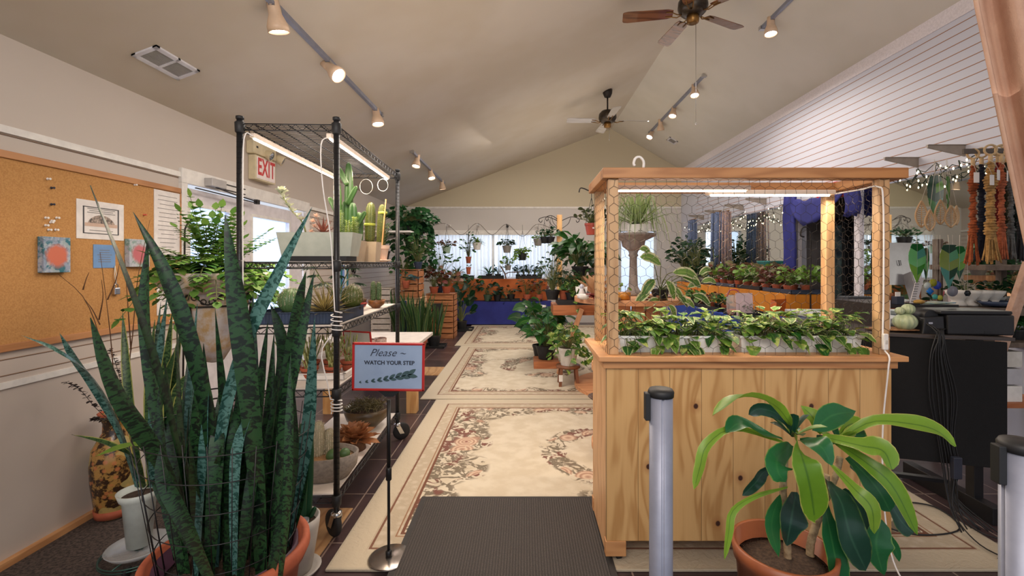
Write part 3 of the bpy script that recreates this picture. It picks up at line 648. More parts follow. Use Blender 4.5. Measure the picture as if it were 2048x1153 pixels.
for k in range(9):
    x,y,h=R.uniform(.1,.19),R.uniform(-.05,.05),R.uniform(.05,.14)
    for j in range(int(h/.01)): rosette(a,(x,y,.125+j*.01),5,.03,.007,.2,.9,'lance',0,.1,2)
a.build('sedum',leafmat((120,144,62),(160,176,86),name='sedum_leaf'),t)
t=trough('square_planter','tan square planter holding tall green branching cacti on the upper shelf',SH(-.16,.60,z2),.19,.19,.13,TAN,.85,SRZ)
a,s=M(),M()
for (x,y,r,h,l) in ((.0,.03,.022,.50,0),(-.05,-.02,.020,.38,-.01),(.045,-.03,.022,.24,.0),(-.03,.05,.02,.26,0),(.06,.04,.02,.19,0)):
    cactus(a,s,(x,y,.12),r,h,3,.35,ns=60,sl=.01,n=18)
for (x,z,d) in ((.0,.35,.5),(-.05,.28,-.5),(.045,.20,.6),(0,.47,-.5)): cactus(a,s,(x,.0,z),.014,.13,3,.35,ax=(d,0,1),ns=20,n=15)
for k in range(16): x,y=R.uniform(-.07,.07),R.uniform(-.07,.07); rosette(a,(x,y,.13+R.random()*.03),8,.03,.009,.1,1.3,'oval',0,.2,3)
a.build('cactus',leafmat((46,84,40),(78,112,54),name='green_cactus_skin',trans=0),t); s.build('spines',ROPE,t)
YC=leafmat((78,92,40),(104,110,54),name='golden_cactus_skin',trans=0); SPN=mat((214,190,120),rough=.7,name='golden_spines')
t=trough('square_planter','small tan square planter with one taped columnar cactus',SH(-.075,.78,z2),.12,.12,.13,TAN,.85,SRZ); a,s=M(),M(); cactus(a,s,(0,0,.12),.03,.27,14,.1,ax=(.03,0,1),ns=500,sl=.008); a.build('cactus',YC,t); s.build('spines',SPN,t)
M().lathe([(.034,.235),(.036,.237),(.036,.25),(.034,.252)],n=20).build('grafting_tape',mat((168,178,70),rough=.6,name='green_tape'),t)
t=thing('potted_cactus','white clay pot with a tall cactus tied to a wooden stake','plant',SH(-.055,.95,z2)); potm(.058,.115,rim=.006).build('pot',mat((222,192,170),rough=.7,name='pale_clay'),t); soil(.055,.105).build('soil',SOIL,t)
a,s=M(),M(); cactus(a,s,(0,0,.1),.025,.30,16,.1,ax=(.05,0,1),ns=500,sl=.007); a.build('cactus',YC,t); s.build('spines',SPN,t); M().bar((.022,-.03,.1),(.05,-.03,.43),.008,.008).build('stake',PINE,t); M().lathe([(.028,.33),(.031,.332),(.031,.346),(.028,.348)],c=(.018,0,0),n=20).build('grafting_tape',mat((168,178,70),rough=.6,name='green_tape'),t); M().lathe([(.04,0),(.07,.008),(.072,.016),(.066,.012),(.01,.006)],n=24).build('saucer',mat((222,192,170),rough=.7,name='pale_clay'),t)
potted('spindly_houseplant','small dark pot with a narrow leaved houseplant at the back of the upper shelf','plant',SH(-.08,1.13,z2),.045,.08,BLKP,lambda a,b,h:[(b.tube([(0,0,h),(.01*k,0,h+.1),(.02*k,0,h+.2)],.003,5),[rosette(a,(.02*k*j/6,0,h+.05+.025*j),6,.05,.008,.0,.8,'lance',.3,.1,3) for j in range(7)]) for k in (-1,1,2)],GRN)
# ---- third shelf
z3=LV[2]+.009
t=thing('seed_tray','blue black plastic nursery tray on the middle wire shelf','tray',SH(-.215,.19,z3),SRZ); m=M(); BT=mat((52,66,92),(40,48,64),rough=.4,name='tray_plastic')
for (x0,x1,y0,y1,z0,z1) in ((-.2,.2,-.15,.27,0,.004),(-.2,-.196,-.15,.27,0,.06),(.196,.2,-.15,.27,0,.06),(-.2,.2,-.15,-.146,0,.06),(-.2,.2,.266,.27,0,.06),(-.21,.21,-.16,-.146,.056,.06),(-.21,.21,.266,.28,.056,.06),(-.21,-.196,-.16,.28,.056,.06),(.196,.21,-.16,.28,.056,.06)): m.box(x0,x1,y0,y1,z0,z1)
m.build('tray',BT,t); m=M(); 
for k in range(26): x=-.19+k*.0152; m.box(x,x+.004,-.152,-.146,.005,.055)
m.build('ribs',BT,t); m=M(); SPW=mat((232,222,200),rough=.8,name='white_spines')
def cac(lab,loc,r,h,ribs,skin,sp,ns,sl,pot=(.05,.05,BLKP),n='potted_cactus',grp=None,rad2=None):
    t=thing(n,lab,'plant',loc,0,grp); potm(pot[0],pot[1]).build('pot',pot[2],t); soil(pot[0]*.95,pot[1]-.008).build('soil',SOIL,t); a,s=M(),M(); 
    if h<r*2.6:
        a.ell((0,0,pot[1]+h/2-.01),r,r,h/2,ribs*3,12,mod=lambda a_,z:1+.07*cos(ribs*a_))
        for i in range(ns):
            k=2*pi*R.randrange(ribs)/ribs; u=R.uniform(-.3,1); q=(1-u*u)**.5; s.spines(V((r*1.05*q*cos(k),r*1.05*q*sin(k),pot[1]+h/2-.01+u*h/2*1.04)),3,sl*R.uniform(.6,1.2),.0006,(q*cos(k),q*sin(k),u))
    else: cactus(a,s,(0,0,pot[1]-.01),r,h,ribs,ns=ns,sl=sl)
    a.build('cactus',skin,t); s.build('spines',sp,t); return t
GC=leafmat((70,104,62),(96,124,76),name='barrel_cactus_skin',trans=0)
cac('round white spined barrel cactus at the left of the middle shelf tray',SH(-.27,.12,z3+.005),.06,.13,20,GC,SPW,500,.012,(.058,.05,BLKP))
cac('leaning golden barrel cactus at the right of the middle shelf tray',SH(-.06,.40,z3+.005),.055,.13,20,YC,SPW,500,.014,(.05,.05,BLKP))
def agv(a,b,h): rosette(a,(0,0,h),60,.19,.013,.0,1.3,'agave',.05,.35)
potted('spiky_agave','dark spiky agave in a black pot on the middle shelf','plant',SH(-.11,.14,z3+.005),.05,.055,BLKP,agv,leafmat((62,60,44),(150,130,80),edge=(200,180,110),ew=.3,name='agave_leaf'))
M_=thing('plant_tag_pot','small blue pot with a white label in the middle shelf tray','pot',SH(-.17,.085,z3+.005)); potm(.027,.05).build('pot',mat((70,98,130),rough=.4,name='blue_plastic'),M_); M().box(-.01,.01,-.03,-.029,.01,.022).build('label',WHT,M_)
for lab,x,y,hh in (('left of two fuzzy white column cacti in an amber bowl',-.075,.86,.13),('right of two fuzzy white column cacti in an amber bowl',-.045,.88,.125)):
    t=thing('fuzzy_cactus',lab,'plant',SH(x,y,z3+.05)); a,s=M(),M(); cactus(a,s,(0,0,0),.016,hh,14,ns=420,sl=.009); a.build('cactus',GC,t); s.build('spines',SPW,t)
def bowl(lab,loc,r,h,m_,fill=True,name='bowl'):
    t=thing(name,lab,'bowl',loc); M().lathe([(r*.4,0),(r*.45,.005),(r*.85,h*.45),(r,h),(r-.006,h),(r*.8,h*.5),(.01,h*.3)],n=28,mod=None).build('bowl',m_,t)
    if fill: soil(r*.9,h-.012).build('soil',SOIL,t)
    return t
bowl('amber glazed scalloped bowl holding the fuzzy column cacti',SH(-.06,.87,z3),.062,.055,mat((150,98,50),(100,62,34),rough=.3,sc=40,name='amber_glaze'))
t=bowl('red bowl of small succulents behind the spiky agave',SH(-.15,.74,z3),.07,.05,mat((140,40,36),(170,60,44),rough=.3,sc=30,name='red_glaze'))
a=M(); [rosette(a,(R.uniform(-.05,.05),R.uniform(-.05,.05),.05),9,.035,.01,.2,1.3,'agave',0,.2,3) for k in range(9)]; a.build('succulents',leafmat((170,120,90),(110,110,70),name='mixed_succulent'),t)
potted('blue_echeveria','blue grey fleshy succulent at the left edge of the middle shelf','plant',SH(-.40,.42,z3),.05,.05,BLKP,lambda a,b,h: rosette(a,(0,0,h),26,.10,.035,-.1,1.2,'oval',.2,.3),leafmat((64,92,116),(96,124,148),name='blue_succulent_leaf',trans=.1))
# split leaf philodendron behind shelf
def splitleaf(a,b,h):
    for k in range(9):
        az=k*.7+.3; d=V((cos(az),sin(az),0)); e=V((0,0,h))+d*.12+V((0,0,.12+.05*(k%3))); b.tube([(0,0,h),V((0,0,h+.08))+d*.04,e],.003,5)
        for j in range(-4,5):
            aa=az+j*.33; a.leaf(e,aa,-.1,.085*(1-abs(j)*.08),.022,'lance',.4,.1,4)
potted('split_leaf_plant','dark split leaf houseplant on the middle shelf behind the cacti','plant',SH(-.24,.62,z3),.06,.07,BLKP,splitleaf,GRND)
# ---- fourth shelf
z4=LV[3]+.009
t=thing('saucer_tray','white tray of small clay pots on the fourth wire shelf','tray',SH(-.20,.28,z4),SRZ)
m=M()
for (x0,x1,y0,y1,z0,z1) in ((-.16,.18,-.12,.2,0,.004),(-.16,-.155,-.12,.2,0,.035),(.175,.18,-.12,.2,0,.035),(-.16,.18,-.12,-.115,0,.035),(-.16,.18,.195,.2,0,.035),(-.17,.19,-.13,-.115,.032,.036),(.175,.19,-.13,.21,.032,.036),(-.17,-.155,-.13,.21,.032,.036)): m.box(x0,x1,y0,y1,z0,z1)
m.build('tray',mat((232,228,222),rough=.4,name='white_tray'),t)
PC=leafmat((140,150,84),(186,186,120),name='pencil_cactus',trans=.1)
def pencil(a,b,h):
    for k in range(13):
        p=V((R.uniform(-.02,.02),R.uniform(-.02,.02),h)); az=R.uniform(0,6.3); 
        for j in range(4):
            q=p+V((cos(az)*.012*R.uniform(.3,1.6),sin(az)*.012,R.uniform(.025,.05))); a.tube([p,q],.0036 if j<2 else .003,5,cap=True); p=q; az+=R.uniform(-1,1)
for i,(x,y,lb) in enumerate(((-.31,.21,'left'),(-.21,.19,'middle'),(-.10,.22,'right'))):
    potted('pencil_cactus',f'pencil cactus in a small clay pot, {lb} in the front row of the white tray','plant',SH(x,y,z4+.006),.042,.055,TER,pencil,PC)
for i,(x,y,lb) in enumerate(((-.27,.36,'left'),(-.17,.38,'middle'),(-.07,.37,'right'))):
    potted('pencil_cactus',f'pencil cactus in a small clay pot, {lb} in the back row of the white tray','plant',SH(x,y,z4+.006),.042,.055,TER,pencil,PC)
CUP=mat((226,214,204),(180,120,100),rough=.5,sc=50,name='patterned_cup')
for i,(x,y,lb) in enumerate(((-.26,.80,'first'),(-.19,.86,'second'),(-.12,.92,'third'),(-.06,.98,'last'))):
    t=thing('patterned_cup',f'small white patterned plant cup on the fourth shelf, {lb} from the left','cup',SH(x,y,z4),0,'patterned cups'); potm(.042,.085,taper=.8).build('cup',CUP,t); soil(.038,.075).build('soil',SOIL,t)
def signboard(t,off,W_,H_,rotm,scale=1,back=False,detail=True):
    # sign face in local frame: x right, z up, faces -y
    def q(x,y,z): return off+rotm@V((x,y,z))
    fm=mat((176,36,34),rough=.35,name='red_plastic'); b=M()
    o=[(-W_/2,-H_/2),(W_/2,-H_/2),(W_/2,H_/2),(-W_/2,H_/2)]; th=.011*scale
    for (x0,x1,z0,z1) in ((-W_/2,W_/2,H_/2-th,H_/2),(-W_/2,W_/2,-H_/2,-H_/2+th),(-W_/2,-W_/2+th,-H_/2,H_/2),(W_/2-th,W_/2,-H_/2,H_/2)):
        b.hexa([q(x,y,z) for z in (z0,z1) for y in (-.006,.006) for x in (x0,x1)])
    b.build('frame',fm,t,.003); b=M(); b.hexa([q(x,y,z) for z in (-H_/2+th*.8,H_/2-th*.8) for y in (-.002,.003) for x in (-W_/2+th*.8,W_/2-th*.8)]); b.build('card',mat((156,176,204),(148,168,198),rough=.25,name='pale_blue_card') if not back else mat((200,200,190),rough=.3,name='pale_card'),t)
    ink=mat((34,40,54),rough=.6,name='ink'); lf=mat((58,84,88),rough=.6,name='leaf_print')
    g=M(); y=-.0035
    sp=[(-.40+.66*k/8, -.33+.16*(k/8)**1.3) for k in range(9)]
    for k,(u,v_) in enumerate(sp):
        u*=W_; v_*=H_; s=(.25+.75*k/8)*W_*.15
        for sg in (-1,1):
            an=(.62 if sg>0 else -.12); d=(cos(an),sin(an)); nrm=(-d[1],d[0]); pts=[]
            for j in range(12):
                tt=j/12*2; w_=sin(pi*(tt if tt<=1 else 2-tt))**.8*s*.2*(1 if tt<=1 else -1); l=(tt if tt<=1 else 2-tt)*s
                pts.append(q(u+d[0]*l+nrm[0]*w_,y,v_+d[1]*l+nrm[1]*w_))
            g.fc([g.av(p) for p in pts][::-1])
    g.build('leaf_print',lf,t)
    return q,ink
t=thing('small_sign','small red framed sign with a leaf print behind the middle of the wire shelf','sign',SH(-.12,.66,z4),SRZ)
signboard(t,V((0,.02,.10)),.21,.16,Matrix.Rotation(-.35,3,'Z')@Matrix.Rotation(.15,3,'X'),.8,True)
M().tube([(0,.02,.02),(0,.05,.02),(0,.06,.0)],.004,5).build('foot',BLKP,t)
# ---- bottom shelf
z5=LV[4]+.009
CON=mat((150,138,126),(128,118,108),rough=.9,sc=60,bump=.25,name='stone_bowl')
t=thing('oval_planter','oval stone planter of mixed cacti on the bottom wire shelf','planter',SH(-.16,.20,z5),.0)
M().lathe([(.12,0),(.15,.004),(.19,.06),(.2,.13),(.188,.13),(.17,.08),(.01,.06)],n=32,sy=.62).build('bowl',CON,t); M().lathe([(.185,.105),(.1,.113),(.002,.115)],n=32,sy=.6).build('gravel',mat((190,150,106),(150,112,76),rough=.9,sc=150,bump=.8,name='gravel'),t)
a,s=M(),M()
for (x,y,r,h) in ((-.01,.0,.032,.19),(.035,.03,.028,.14)): cactus(a,s,(x,y,.1),r,h,20,.06,ns=900,sl=.014)
a.build('tall_cactus',leafmat((170,160,130),(190,180,150),name='pale_cactus_skin',trans=0),t); s.build('spines',SPW,t)
a,s=M(),M()
OCS=leafmat((176,120,62),(150,130,60),name='orange_cactus_skin',trans=0)
for k in range(17): a=M(); cactus(a,s,(R.uniform(-.14,-.03),R.uniform(-.07,.04),.1),.011,R.uniform(.03,.07),8,ns=40,sl=.006,n=12); a.build('small_cactus',OCS,t)
for c_,r_ in (((.08,-.03,.12),.034),((.13,.0,.12),.028)): M().ell(c_,r_,r_,r_,24,8).build('round_cactus',GC,t)
s.build('spines',SPN,t)
t=thing('copper_succulent','large copper brown dried succulent rosette on the bottom shelf','plant',SH(-.10,.55,z5)); a=M()
for i in range(46):
    az=i*2.4; el=-.15+1.35*(i/46); L=.17*(1-.35*i/46); a.leaf((0,0,.05),az,el,L,.055,'oval',-.1,.35,5,wave=.06,twist=R.uniform(-.5,.5))
a.build('leaves',leafmat((168,108,68),(206,150,104),rib=(130,80,50),name='copper_leaf',trans=.1),t); M().lathe([(.05,0),(.07,.0),(.06,.06),(.04,.07)],n=16).build('base',TWIG,t)
t=bowl('wide brown glazed bowl of wiry dried plants on the bottom shelf',SH(-.14,.93,z5),.155,.135,mat((108,82,52),(78,66,46),rough=.3,sc=8,name='brown_glaze'))
a=M()
for k in range(170):
    p=V((R.uniform(-.11,.11),R.uniform(-.11,.11),.12)); a.tube([p,p+V((R.uniform(-.03,.03),R.uniform(-.03,.03),R.uniform(.02,.04))),p+V((R.uniform(-.05,.05),R.uniform(-.05,.05),R.uniform(.02,.07)))],.0022,3,cap=False)
a.build('wiry_stems',leafmat((110,100,62),(150,140,96),name='wiry_stem'),t)
# wooden table behind shelf
t=thing('wooden_bench','pale wooden bench legs standing behind the wire shelf','bench',(-1.75,4.0,0))
for (x,y) in ((-.03,0),(.70,.02)): M().box(x,x+.09,y,y+.09,0,.62).build('leg',PINE,t,.004)
M().box(-.08,.84,-.08,.5,.62,.65).build('top',mat((200,192,184),rough=.5,name='white_laminate'),t,.004); M().box(-.0,.7,.35,.39,.5,.6).build('apron',PINEX,t)
# ================================================================ SIGN ON STAND
t=thing('floor_sign_stand','red framed Please Watch Your Step sign on a black pole stand','sign',(-.60,2.03,0)); b=M()
M().lathe([(.005,.016),(.09,.016),(.097,.019),(.09,.0225),(.01,.024)],n=40).build('base',mat((150,142,136),rough=.22,metal=.9,name='brushed_steel'),t)
p_=M().cyl((-.008,0,.022),(-.008,0,.66),.0065,n=12).cyl((-.008,0,.40),(-.008,0,.72),.009,n=12).lathe([(.009,.36),(.013,.365),(.013,.41),(.009,.42)],c=(-.008,0,0),n=12).lathe([(.014,.022),(.014,.045),(.007,.05)],c=(-.008,0,0),n=12); p_.build('pole',BLK,t)
M().hexa([(-.005+x*k,y,z) for z,k in ((.735,.35),(.762,1)) for y in (-.004,.012) for x in (-.05,.05)]).build('holder',BLKP,t)
RS=Matrix.Rotation(.012,3,'Y'); q,ink=signboard(t,V((-.008,-.004,.869)),.322,.215,RS)
text(t,'lettering','Please ~',.047,q(-.005,-.0045,.062),(pi/2,.012,0),ink,shear=.45,bold=-.0006,wid=1.0)
text(t,'lettering','WATCH YOUR STEP',.0245,q(.005,-.0045,.018),(pi/2,.012,0),ink,wid=1.0,bold=.0004)
# ================================================================ STANCHIONS
def stan(lab,x,y,ca):
    t=thing('belt_stanchion',lab,'stanchion',(x,y,0)); 
    M().lathe([(.031,.02),(.0315,.3),(.0315,.965)],n=160,mod=lambda a,z:1-(.13 if abs(((a+.9)%(pi/2))-pi/4)<.11 else 0),cap=True).build('post',ALU,t)
    M().lathe([(.03,.963),(.034,.965),(.035,.978),(.031,.985),(.012,.987)],n=32).build('cap',BLKP,t)
    d=V((cos(ca),sin(ca),0)); M().bar(d*.038+V((0,0,.90)),d*.038+V((0,0,.975)),.022,.014,up=d).build('belt_clip',BLKP,t,.002)
    M().lathe([(.17,0),(.175,.008),(.16,.02),(.03,.03)],n=40).build('base',BLK,t)
stan('silver belt stanchion post in front of the wooden planter cart',.3735,1.25,pi)
stan('silver belt stanchion post cut off by the right edge of the view',.965,.885,pi*.95)
# ================================================================ LEAVES BY PATH
def pth(m,pts,wpx,prof='snake',fold=.15,n=10,up=(0,-1,0.1),wave=.03,twist=0):
    if prof=='snake': wpx*=.80
    if prof=='drac': wpx*=1.05; n=14; wave=max(wave,.05)
    if prof=='oval': prof='lance'; wpx*=1.1; n=12; wave=.05
    P=[S(x,y,Y) for x,y,Y in pts]; Ym=sum(p.y for p in P)/len(P); m.blade(P,wpx*Ym/F,prof,fold,n,up,wave,twist)
# ---- foreground dracaena
dr=thing('dracaena','corn plant with broad drooping leaves in a terracotta pot, bottom right','plant',(.80,1.41,0)); off=(.80,1.41,0)
rz_=.455; M(off).lathe([(.05,.0),(.10,.0),(.135,rz_-.05),(.142,rz_-.05),(.148,rz_),(.136,rz_),(.128,rz_-.06),(.01,rz_-.065)],c=off,n=40).build('pot',mat((128,66,40),(152,86,52),rough=.4,sc=8,name='terracotta_glazed'),dr); M(off).lathe([(.128,rz_-.052),(.06,rz_-.045),(.002,rz_-.043)],c=off,n=24).build('soil',SOIL,dr)
m=M(off)
def cane(pts,r):
    sp=spline([S(x,y,Y) for x,y,Y in pts],26); m.tube(sp,[r*(1+.09*(i%2)) for i in range(27)],10)
cane([(1577,1165,1.42),(1574,1080,1.42),(1566,990,1.42),(1570,905,1.42)],.0105); cane([(1628,1170,1.44),(1620,1100,1.44),(1632,1050,1.44),(1645,1010,1.44),(1652,950,1.44)],.0115); cane([(1652,1000,1.44),(1672,950,1.45),(1680,915,1.45)],.009)
m.build('cane',mat((176,156,122),(126,106,80),rough=.8,sc=50,name='cane_bark'),dr)
DL=leafmat((104,150,40),(132,172,60),rib=(60,104,40),edge=(186,190,96),ew=.06,name='lime_dracaena_leaf',rough=.33,trans=.35); DD=leafmat((28,92,52),(44,112,64),rib=(60,124,70),edge=(120,160,70),ew=.05,name='green_dracaena_leaf',rough=.3,trans=.2); DK=leafmat((22,54,44),(30,70,52),rib=(50,90,70),edge=(90,120,60),ew=.05,name='dark_dracaena_leaf',rough=.28,trans=.1)
A_=M(off);B_=M(off);D_=M(off)
pth(A_,[(1592,866,1.40),(1550,812,1.34),(1485,795,1.27),(1425,832,1.22)],34,'drac',.2,up=(0,.3,1),wave=.02)
pth(A_,[(1565,885,1.40),(1470,858,1.33),(1415,890,1.30),(1400,935,1.29),(1388,980,1.29)],20,'drac',.2,up=(-.5,-.6,.5))
pth(B_,[(1566,880,1.40),(1520,866,1.36),(1480,848,1.33),(1452,866,1.30)],32,'drac',.2,up=(0,-.5,1))
pth(B_,[(1584,892,1.38),(1556,915,1.30),(1556,945,1.27),(1570,965,1.27)],52,'oval',.12)
pth(A_,[(1586,868,1.39),(1604,915,1.26),(1620,975,1.24),(1630,1046,1.27)],54,'drac',.14,wave=.04)
pth(B_,[(1600,880,1.38),(1640,893,1.30),(1664,932,1.28)],44,'oval',.15,up=(0,-.8,.5))
pth(A_,[(1675,882,1.44),(1742,845,1.40),(1817,848,1.36),(1872,862,1.34),(1911,894,1.32)],34,'drac',.2,up=(0,-.6,.8),wave=.02)
pth(B_,[(1625,862,1.42),(1664,832,1.46),(1711,824,1.50)],42,'oval',.2,up=(0,-.8,.5))
pth(A_,[(1645,874,1.42),(1720,892,1.34),(1766,903,1.30),(1784,940,1.28)],40,'drac',.2,up=(0,-.7,.6))
pth(A_,[(1664,880,1.43),(1735,928,1.34),(1786,975,1.30),(1834,1070,1.28)],32,'drac',.2)
pth(A_,[(1662,930,1.42),(1708,978,1.33),(1742,1015,1.30),(1748,1068,1.30)],28,'drac',.15)
pth(B_,[(1695,915,1.45),(1732,951,1.40),(1759,985,1.38),(1780,1024,1.38)],42,'drac',.15)
pth(D_,[(1655,962,1.43),(1682,1005,1.36),(1701,1074,1.33),(1732,1142,1.33)],54,'drac',.18,wave=.03)
pth(D_,[(1684,980,1.46),(1718,1020,1.46),(1736,1085,1.46)],44,'drac',.15)
pth(B_,[(1647,1000,1.42),(1664,1084,1.36),(1682,1175,1.34)],40,'drac',.15)
pth(B_,[(1763,1040,1.40),(1752,1090,1.38),(1766,1150,1.38)],56,'oval',.12)
pth(D_,[(1592,985,1.40),(1582,1040,1.34),(1573,1092,1.34)],52,'oval',.15)
pth(B_,[(1560,990,1.41),(1543,1050,1.38),(1558,1116,1.38)],30,'oval',.15)
pth(A_,[(1575,975,1.40),(1510,993,1.34),(1466,1022,1.31),(1457,1067,1.30),(1449,1120,1.30)],15,'drac',.2,wave=.06)
pth(D_,[(1590,868,1.42),(1560,832,1.42),(1520,818,1.42),(1497,830,1.42)],24,'drac',.2)
pth(A_,[(1640,870,1.46),(1625,835,1.50),(1602,812,1.52)],30,'oval',.2); pth(A_,[(1670,880,1.48),(1701,849,1.54),(1728,858,1.58)],34,'oval',.2)
pth(D_,[(1572,925,1.42),(1530,943,1.40),(1512,965,1.38),(1485,992,1.38)],22,'drac',.2); pth(D_,[(1700,930,1.5),(1740,960,1.54),(1745,1000,1.56)],34,'drac',.2); pth(B_,[(1690,860,1.5),(1712,880,1.56),(1716,905,1.58)],40,'oval',.2)
pth(D_,[(1780,1005,1.44),(1800,1040,1.42),(1826,1068,1.41)],36,'drac',.2); pth(B_,[(1768,1060,1.44),(1790,1100,1.44),(1799,1125,1.44)],18,'lance',.2)
for k in range(16):
    c_=S(1585,875,1.40) if k%2 else S(1680,890,1.45); (B_,D_,A_)[k%3].leaf(c_,k*2.4,R.uniform(.3,1.2),R.uniform(.07,.14),.032,'drac',.3,.2,6)
A_.build('lime_leaves',DL,dr); B_.build('green_leaves',DD,dr); D_.build('dark_leaves',DK,dr)
# ---- foreground snake plant
sk=thing('snake_plant','large snake plant with tall banded leaves in a wire cage, bottom left','plant',(-.955,1.47,0)); off=(-.955,1.47,0)
M(off).lathe([(.12,0),(.16,0),(.208,.35),(.224,.355),(.237,.385),(.234,.41),(.225,.415),(.213,.41),(.200,.36),(.01,.35)],c=off,n=48).build('pot',TER,sk)
M(off).lathe([(.201,.30),(.199,.405),(.178,.36),(.01,.355)],c=off,n=48).build('liner_pot',mat((84,52,70),rough=.6,name='plum_plastic'),sk); M(off).lathe([(.176,.362),(.1,.368),(.002,.37)],c=off,n=24).build('soil',SOIL,sk)
a,b=M(off),M(off)
pth(a,[(400,1150,1.50),(372,950,1.40),(325,740,1.30),(262,560,1.22),(181,371,1.18)],40,'snake',.3,16,up=(-.8,-.6,.2))
pth(a,[(430,1150,1.46),(425,900,1.38),(385,700,1.30),(330,545,1.26),(266,424,1.24)],36,'snake',.28,16,up=(.6,-.8,.2))
pth(a,[(380,1100,1.58),(320,850,1.56),(292,640,1.55),(297,465,1.55)],34,'snake',.2,12)
pth(a,[(400,1120,1.44),(330,930,1.36),(240,790,1.30),(181,636,1.28)],62,'snake',.12,12,up=(-.2,-1,.1))
pth(a,[(525,1170,1.40),(515,950,1.34),(495,740,1.30),(470,560,1.28),(450,430,1.28)],52,'snake',.16,16,up=(.1,-1,0))
pth(b,[(430,1150,1.44),(440,880,1.38),(490,690,1.32),(560,540,1.28),(624,415,1.26)],30,'snake',.28,16,up=(.5,-.7,.4))
pth(a,[(545,1150,1.50),(565,900,1.46),(583,720,1.44),(600,610,1.43),(613,540,1.43)],38,'snake',.18,14,up=(-.3,-1,0))
pth(a,[(548,1180,1.42),(556,960,1.38),(578,780,1.36),(606,650,1.35),(629,542,1.35)],30,'snake',.2,14,up=(.4,-.9,0))
pth(a,[(520,1150,1.55),(545,900,1.52),(568,720,1.50),(558,650,1.5),(540,608,1.5)],30,'snake',.2,12)
pth(a,[(560,1170,1.36),(575,1020,1.33),(580,860,1.32),(582,700,1.34)],24,'snake',.2,10)
pth(b,[(470,1150,1.36),(470,1000,1.33),(480,880,1.32),(520,790,1.32)],28,'snake',.2,10)
for k in range(40):
    bx=R.uniform(345,575); Yb=R.uniform(1.34,1.62); tx=bx+R.uniform(-60,50)+(bx-450)*.1; ty=R.choice((640,700,760,800,850,900))+R.uniform(-60,40)
    if Yb<1.42: ty=max(ty,760)
    (b if k%9==0 else a).blade([S(bx*.8+90,1190,Yb),S((bx+tx)/2+R.uniform(-14,14),(1150+ty)/2,Yb),S(tx,ty,Yb+R.uniform(-.08,.08))],R.uniform(.028,.047),'snake',.2,9,(R.uniform(-.5,.5),-1,0),.03,R.uniform(-.6,.6))
pth(a,[(430,1180,1.27),(380,1060,1.25),(330,960,1.25),(320,900,1.26)],44,'snake',.15,9); pth(a,[(420,1160,1.33),(350,1020,1.30),(300,960,1.29)],36,'snake',.15,9)
a.build('banded_leaves',SNK,sk); b.build('silver_leaves',SNKB,sk)
cg=M(off); CR=.20
for k in range(26):
    an=2*pi*k/26; cg.tube([V(off)+V((cos(an)*CR*.9,sin(an)*CR*.9,.37)),V(off)+V((cos(an)*CR*1.22,sin(an)*CR*1.22,.82+.02*sin(an*3)))],.0016,4)
for z in (.45,.54,.63,.72,.80): cg.ring(V(off)+V((0,0,z)),CR*(.9+.32*(z-.37)/.45),.0018,40,4,(.08,.1*(z-.5),1))
cg.build('wire_cage',BLK,sk)
def knot(lab,p,sz=1,d=(1,0,.1)):
    p=V(p); d=V(d)*.05*sz; m=M(p); 
    for j in range(3): m.ring(p+V((R.uniform(-.006,.006),-.004,R.uniform(-.004,.004))),.010*sz,.0032*sz,12,5,(R.uniform(-1,1),R.uniform(-1,0),R.uniform(-.6,.6)))
    m.tube([p,p+d*.6+V((0,-.008,-.004)),p+d*1.4],.003*sz,5).tube([p,p-d*.5+V((0,-.008,-.014)),p-d*.9-V((0,0,.014))],.0035*sz,5); m.build('rope_tie',ROPE,sk)
knot(0,S(332,1022,1.23)); knot(0,S(276,962,1.30),.9,(.3,0,1)); knot(0,S(592,932,1.30),.9,(.5,0,.8))
# ---- white pot with cactus beside caster
t=thing('potted_cactus','tall dark green ribbed cactus in a white pot with clear cups, beside the caster','plant',(-.985,1.96,0)); WP=mat((196,190,182),(184,178,170),rough=.6,name='white_clay')
M().lathe([(.03,0.012),(.062,.012),(.092,.2),(.094,.235),(.086,.235),(.083,.2),(.01,.19)],n=36).build('pot',WP,t); M().lathe([(.03,0),(.085,.002),(.1,.02),(.096,.024),(.08,.011),(.01,.01)],n=36).build('saucer',WP,t); soil(.083,.205).build('soil',SOIL,t)
a,s=M(),M(); cactus(a,s,(0,-.0,.2),.032,.40,4,.4,ns=170,sl=.008,ax=(.02,0,1),n=24); cactus(a,s,(.012,.03,.2),.03,.44,4,.4,ns=150,sl=.008,ax=(.03,0,1),n=24); cactus(a,s,(.06,.0,.235),.008,.05,4,.3,ax=(.5,0,1),n=12)
a.build('cactus',leafmat((20,62,40),(34,84,50),name='dark_cactus_skin',trans=0),t); s.build('spines',TWIG,t)
gl=Mt('clear_plastic'); tb=gl.n('ShaderNodeBsdfTransparent'); mx=gl.n('ShaderNodeMixShader'); mx.inputs[0].default_value=.35; gl.set(Roughness=.1); gl.b.inputs['Base Color'].default_value=lin((220,224,228)); gl.nt.links.new(tb.outputs[0],mx.inputs[1]); gl.nt.links.new(gl.b.outputs[0],mx.inputs[2]); gl.nt.links.new(mx.outputs[0],gl.out.inputs[0]); CLR=gl.m
for k,(x,y) in enumerate(((-.055,-.02),(-.01,-.055),(.048,-.035),(-.05,.035))): M().lathe([(.017,.2),(.022,.245),(.021,.245),(.016,.203)],c=(x,y,0),n=18).build('clear_cup',CLR,t)
